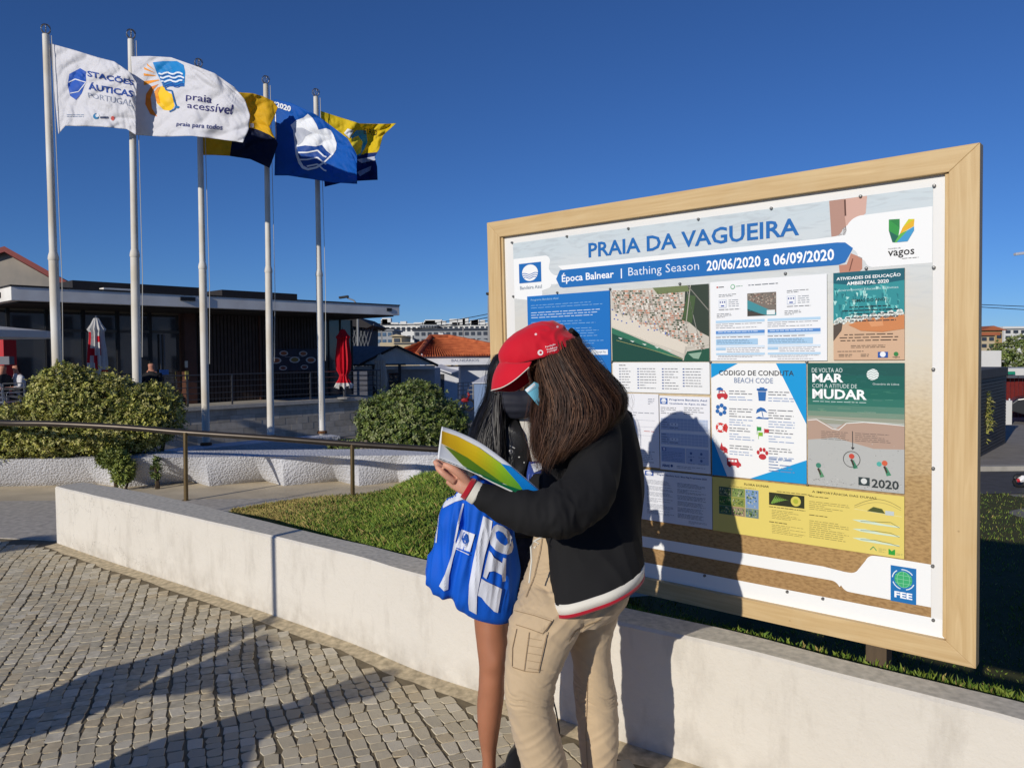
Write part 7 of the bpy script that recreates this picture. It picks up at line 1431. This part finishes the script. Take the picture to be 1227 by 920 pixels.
# mask, hair
fuse('face_mask', [loft_vf(limb([(600, 478, 2.80, 8), (606, 481, 2.775, 14), (616, 484, 2.765, 17.5, .8), (628, 484, 2.765, 17, .8), (638, 479, 2.77, 14), (644, 476, 2.80, 8)]))], .004, 3, lambda p, n: .0022*math.sin(p.z*230)*.5+.0016*NZ(p.x*30, p.y*30, p.z*60), [M_maskk], pB)
hairB = px_secs([(424, 596, 636, 2.86, .06), (440, 588, 640, 2.86, .085), (460, 586, 640, 2.87, .095), (476, 584, 636, 2.88, .10, 478), (495, 576, 622, 2.87, .10), (520, 567, 614, 2.85, .10), (545, 566, 610, 2.82, .09), (575, 572, 606, 2.80, .07), (600, 578, 602, 2.79, .03)], 3)
hB = fuse('hair', [loft_vf(hairB)], .006, 3, dispH, [M_hairk[0]], pB)
strands('hair_locks', hairB, 4200, M_hairk, hB, 6, (.5, 1.03), .0011, .014, wav=.008); strands('hair_locks', hairB, 160, M_hairk, hB, 7, (.7, 1.1), .0013, .05, wav=.016)
strands('hair_locks', px_secs([(470, 592, 606, 2.76, .015), (500, 590, 604, 2.73, .015), (540, 592, 604, 2.70, .012), (570, 594, 602, 2.69, .008)], 3), 90, [M_hairk[3], M_hairk[1], M_hairk[3], M_hairk[0]], hB, 8, (.6, 1.05), .0015, .01)

# ======== blue cloth bag
bagS = px_secs([(572, 556, 574, 2.56, .03, 572), (588, 548, 588, 2.56, .06), (602, 536, 604, 2.57, .085), (618, 527, 611, 2.58, .10), (636, 524, 618, 2.59, .11), (655, 520, 620, 2.60, .12), (672, 513, 621, 2.60, .125), (688, 510, 621, 2.60, .125), (704, 516, 620, 2.60, .12, 704), (716, 534, 620, 2.60, .11, 718), (729, 552, 618, 2.60, .09, 733), (739, 574, 613, 2.60, .06, 742), (743.5, 588, 606, 2.60, .03, 744)], 4)
def dispG(p, n):
    x, y = pix(p); w = min(1, max(0, (748-y)/60)); u = x-(y-600)*-.12
    lobe = -.020*math.exp(-((x-(552-(y-640)*.16))/5.5)**2)*min(1, max(0, (y-600)/30))
    return w*(.009*(1-abs(NZ(u*.11, p.y*6, y*.014))*2.3))+lobe+.002*NZ(p.x*20, p.y*20, p.z*20)
bg_ = fuse('cloth_bag', [loft_vf(bagS, 40)], .005, 4, dispG, [M_bag]); tag(bg_, 'blue cloth bag with white stripes and serif numerals hanging between the two people', 'bag')
bvg = bvh_of(bg_.data); fn = drape(bvg, .002)
WB2 = mat('bag_white', rgb(224, 228, 240, .9), .75, .04, 10, .1, 300)
pr = Print()
pr.poly([(552, 570), (560, 590), (559, 597), (545, 601), (533, 603), (526, 611), (526, 606), (534, 594), (545, 580)], WB2, 0)
pr.poly([(526, 611), (527, 606), (524, 628), (523, 650), (521.5, 650), (523, 628)], WB2, 0)
pr.poly([(545, 645), (541, 665), (533, 688), (526, 702), (532, 708), (537, 706), (538, 690), (543, 668), (547, 655)], WB2, 0); pr.poly([(556, 603), (551, 625), (546, 648), (544, 648), (549, 622), (554, 603)], WB2, 0)
pr.poly([(579, 618), (590, 624), (588, 640), (581, 665), (576, 690), (571.5, 715), (571, 736), (562, 731), (561, 722), (562, 700), (567, 672), (573, 645)], WB2, 0)
pr.poly([(553, 634), (569, 640), (563, 661), (545, 655), (549, 645)], WB2, 0); pr.poly([(556, 637), (561, 641), (562, 648), (559, 654), (555, 651), (553, 645)], (30, 84, 170), 1)
for k in range(3): pr.line([(554, 650+k*1.8), (557, 651.8+k*1.5), (560, 651+k*1.5)], .5, (220, 224, 236), 2)
pr.line([(545, 656.5), (562, 664.5)], 1.0, WB2, 1)
# the three big numerals run down the bag
NUM = (222, 226, 240)
def serif(pts): pr.poly(pts, WB2, 1)
ring_o = [(602+13.5*math.cos(a)-1.5*math.sin(a), 645+17.5*math.sin(a)-6*math.cos(a)*-.3) for a in [k*PI/12 for k in range(24)]]
BX = lambda L_: [(500+a*.239, 540+b_*.239) for a, b_ in L_]
pr.poly(BX([(383, 378), (400, 368), (430, 378), (458, 400), (475, 435), (482, 480), (474, 508), (455, 520), (425, 514), (392, 498), (368, 470), (362, 440), (370, 405)]), WB2, 1); pr.poly(BX([(392, 408), (408, 400), (428, 410), (450, 440), (454, 462), (440, 474), (418, 462), (396, 436)]), M_bag, 2)
pr.poly(BX([(360, 500), (372, 512), (384, 535), (426, 562), (431, 535), (446, 540), (443, 652), (428, 656), (424, 622), (386, 602), (360, 606), (346, 642), (330, 630), (342, 572)]), WB2, 1)
pr.poly(BX([(322, 640), (345, 655), (370, 700), (398, 742), (408, 706), (393, 692), (398, 679), (425, 692), (404, 812), (385, 805), (345, 765), (322, 735), (303, 725), (310, 690)]), WB2, 1)
pr.build('bag_print', fn, bg_, step=3)
b = MB(); b.tube([at(560, 590, 2.57), at(575, 580, 2.60), at(598, 578, 2.63), at(604, 582, 2.62)], [.02, .016, .014, .012], M_bag, 10); b.build('bag_strap', bg_, True)
